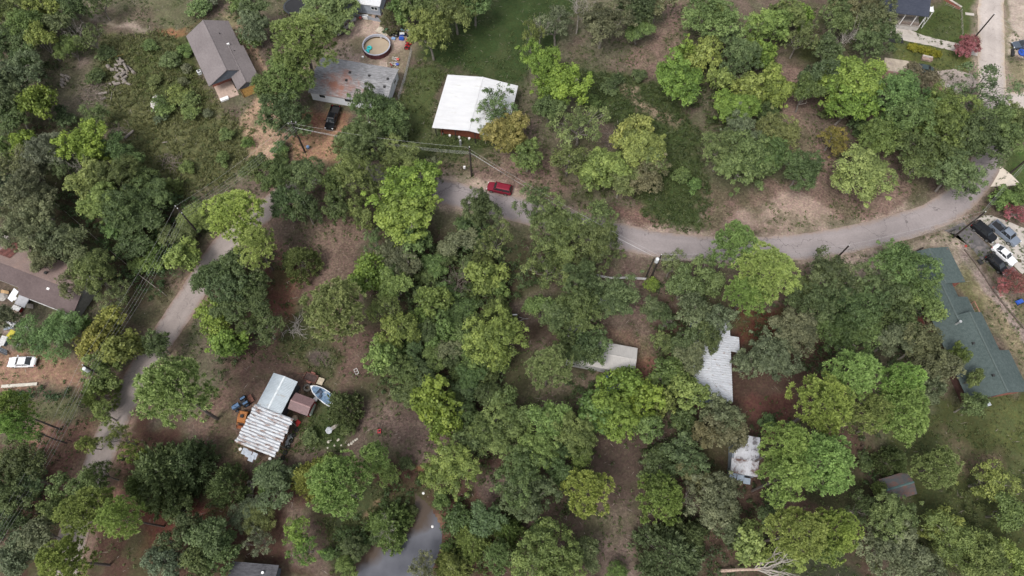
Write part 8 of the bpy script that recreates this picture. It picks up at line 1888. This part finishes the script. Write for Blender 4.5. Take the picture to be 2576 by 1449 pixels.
def tall_weeds(label, poly, col, dens, hgt, seed, thr=.4, blades=7):
    q = np.random.RandomState(seed); W = WP(poly); p = in_poly(W, int(area(W) * dens), q)
    m = fbm(p[:, 0], p[:, 1], 3.0, seed + 400, 3); p = p[m > thr]
    rd_ = np.minimum(np.minimum(line_dist(p[:, 0], p[:, 1], LN), line_dist(p[:, 0], p[:, 1], LW)), line_dist(p[:, 0], p[:, 1], LE)); p = p[(rd_ > 3.2) & (sdf(p[:, 0], p[:, 1], POND) < 0)]
    n = len(p) * blades; k_ = np.repeat(np.arange(len(p)), blades); an = q.rand(n) * 6.283; L_ = hgt * (.5 + .9 * q.rand(n))
    d = np.c_[np.cos(an) * .75, np.sin(an) * .75, .35 + .5 * q.rand(n)]; s = np.c_[-np.sin(an), np.cos(an), an * 0] * (.05 + hgt * .07)
    b = np.c_[p[k_], np.full(n, .02)] + q.randn(n, 3) * np.array((.12, .12, 0)); tip = b + d * L_[:, None]
    V = np.stack([b - s * .5, b + d * L_[:, None] * .55 - s, tip, b + d * L_[:, None] * .55 + s], 1).reshape(-1, 3)
    ct = q.rand(len(p)); t = .5 + .6 * (ct[k_] - .5) + .35 * (q.rand(n) - .5)
    o = link('tall_weeds', np_mesh('tall_weeds', V, np.arange(4 * n).reshape(n, 4), LEAF, False, {"tint": ('FLOAT', np.repeat(np.clip(t, 0, 1), 4))})); o.color = (*col, 1)
    return tag(o, label, kind='stuff')
tall_weeds('olive weeds of the clearing by the log heaps', [(250, 90), (430, 80), (500, 180), (560, 270), (640, 330), (620, 420), (540, 480), (470, 510), (340, 430), (270, 340)], (.12, .13, .05), 3.2, .55, 21, .34)
tall_weeds('grass tufts left of the white barn', [(1000, 250), (1050, 150), (1130, 185), (1085, 325), (1240, 345), (1250, 390), (1110, 430), (1060, 440), (980, 330)], (.08, .105, .034), 2.4, .4, 22, .42)
tall_weeds('meadow grass between the barn and the curved road', [(1440, 180), (1560, 185), (1690, 220), (1760, 330), (1790, 500), (1770, 590), (1660, 585), (1600, 520), (1560, 330), (1470, 270)], (.062, .085, .03), 2.6, .5, 23, .36)
tall_weeds('grass tufts along the left road', [(300, 830), (440, 690), (480, 720), (380, 880), (320, 890)], (.12, .11, .055), 2.0, .3, 24, .46)
tall_weeds('grass in the barn yard', [(760, 1010), (800, 990), (870, 1060), (880, 1130), (760, 1140), (705, 1170), (690, 1140), (760, 1060)], (.07, .1, .032), 3.0, .4, 25, .38)
tall_weeds('grass round the pond', [(800, 1270), (900, 1190), (1040, 1250), (1040, 1330), (900, 1400), (830, 1449), (820, 1340)], (.075, .09, .034), 2.6, .45, 26, .36)
tall_weeds('weeds on the shaded straw floor', [(700, 760), (790, 760), (860, 900), (800, 960), (720, 880)], (.07, .085, .032), 2.2, .35, 27, .42)
tall_weeds('grass of the dry lawn beside the green house', [(2200, 1030), (2420, 990), (2576, 1000), (2576, 1250), (2420, 1300), (2300, 1150)], (.075, .085, .03), 1.2, .22, 28, .42)

undergrowth('shrubs and saplings among the oaks left of the brown glade', [(540, 640), (720, 560), (760, 640), (700, 780), (620, 900), (560, 960), (520, 800)], (0.063, 0.092, 0.034), .45, 2.0, 30, thr=.42)
undergrowth('undergrowth among the oaks round the bottom of the lot', [(1190, 1110), (1300, 1140), (1480, 1060), (1500, 1200), (1420, 1330), (1290, 1300), (1200, 1200)], (0.063, 0.086, 0.032), .6, 2.2, 31, thr=.34)
undergrowth('undergrowth around the white ribbed mobile home', [(1640, 660), (1780, 660), (1760, 1000), (1740, 1060), (1660, 1000), (1640, 800)], (0.057, 0.086, 0.031), .5, 2.2, 32, thr=.36)
undergrowth('low bushes along the curved road behind the verge', [(1370, 430), (1500, 400), (1680, 420), (1690, 540), (1560, 560), (1440, 530)], (0.081, 0.103, 0.037), .5, 1.6, 33, thr=.4)
undergrowth('undergrowth below the pines at the lower right', [(1880, 1060), (2100, 1000), (2300, 1060), (2150, 1160), (2000, 1250), (2150, 1330), (2000, 1449), (1850, 1449), (1840, 1200)], (0.057, 0.083, 0.031), .4, 1.8, 34, thr=.42)
undergrowth('thicket at the bottom right edge', [(2200, 1300), (2400, 1220), (2576, 1200), (2576, 1449), (2200, 1449)], (0.081, 0.103, 0.034), .5, 2.4, 35, thr=.38)

# ---- low plants and fallen twigs over the whole woodland floor
q = np.random.RandomState(77); n = 30000
p = np.c_[q.uniform(-105, 110, n), q.uniform(2, 122, n)]
m = fbm(p[:, 0], p[:, 1], 6.0, 611, 4); p = p[m > .46]
ok = (np.minimum(np.minimum(line_dist(p[:, 0], p[:, 1], LN), line_dist(p[:, 0], p[:, 1], LW)), line_dist(p[:, 0], p[:, 1], LE)) > 3.4) & (sdf(p[:, 0], p[:, 1], POND) < -.3)
for o in list(SC.objects):                      # keep clear of roofs and yards
    if o.parent is None and o.get('category') in ('house', 'barn', 'carport', 'mobile home', 'shed', 'swimming pool', 'pool'): ok &= np.hypot(p[:, 0] - o.location.x - 5 * math.cos(o.rotation_euler.z), p[:, 1] - o.location.y - 5 * math.sin(o.rotation_euler.z)) > 7.5
p = p[ok]; P, Nn, tt = clumps_to_leaves(np.c_[p, .1 + .2 * q.rand(len(p))], .18 + .3 * q.rand(len(p)) ** 2, 9, q, .5, .8)
o = link('low_plants', leaf_mesh('low_plants', P, Nn, .24, .55, tt, q)); o.color = (.085, .115, .04, 1); tag(o, 'scattered low green plants on the woodland floor', kind='stuff')
n = 7000; p = np.c_[q.uniform(-105, 110, n), q.uniform(2, 122, n)]
ok = (np.minimum(np.minimum(line_dist(p[:, 0], p[:, 1], LN), line_dist(p[:, 0], p[:, 1], LW)), line_dist(p[:, 0], p[:, 1], LE)) > 3.2) & (sdf(p[:, 0], p[:, 1], POND) < -.3) & (fbm(p[:, 0], p[:, 1], 5.0, 717, 3) > .45)
p = p[ok]; n = len(p); an = q.rand(n) * 6.283; L_ = .3 + 1.3 * q.rand(n) ** 3; w_ = .02 + .025 * q.rand(n)
d = np.c_[np.cos(an), np.sin(an), .12 * q.randn(n)]; sv = np.c_[-np.sin(an), np.cos(an), 0 * an]; b = np.c_[p, np.full(n, .07)]
V = np.stack([b - sv * w_[:, None], b + d * L_[:, None] * .5 + np.array((0, 0, .06)) - sv * w_[:, None], b + d * L_[:, None], b + d * L_[:, None] * .5 + np.array((0, 0, .06)) + sv * w_[:, None]], 1).reshape(-1, 3)
tag(link('fallen_twigs', np_mesh('fallen_twigs', V, np.arange(4 * n).reshape(n, 4), mat('pale_twigs', (.27, .23, .2), .9, var=.3))), 'fallen dead twigs scattered over the leaf litter', kind='stuff')
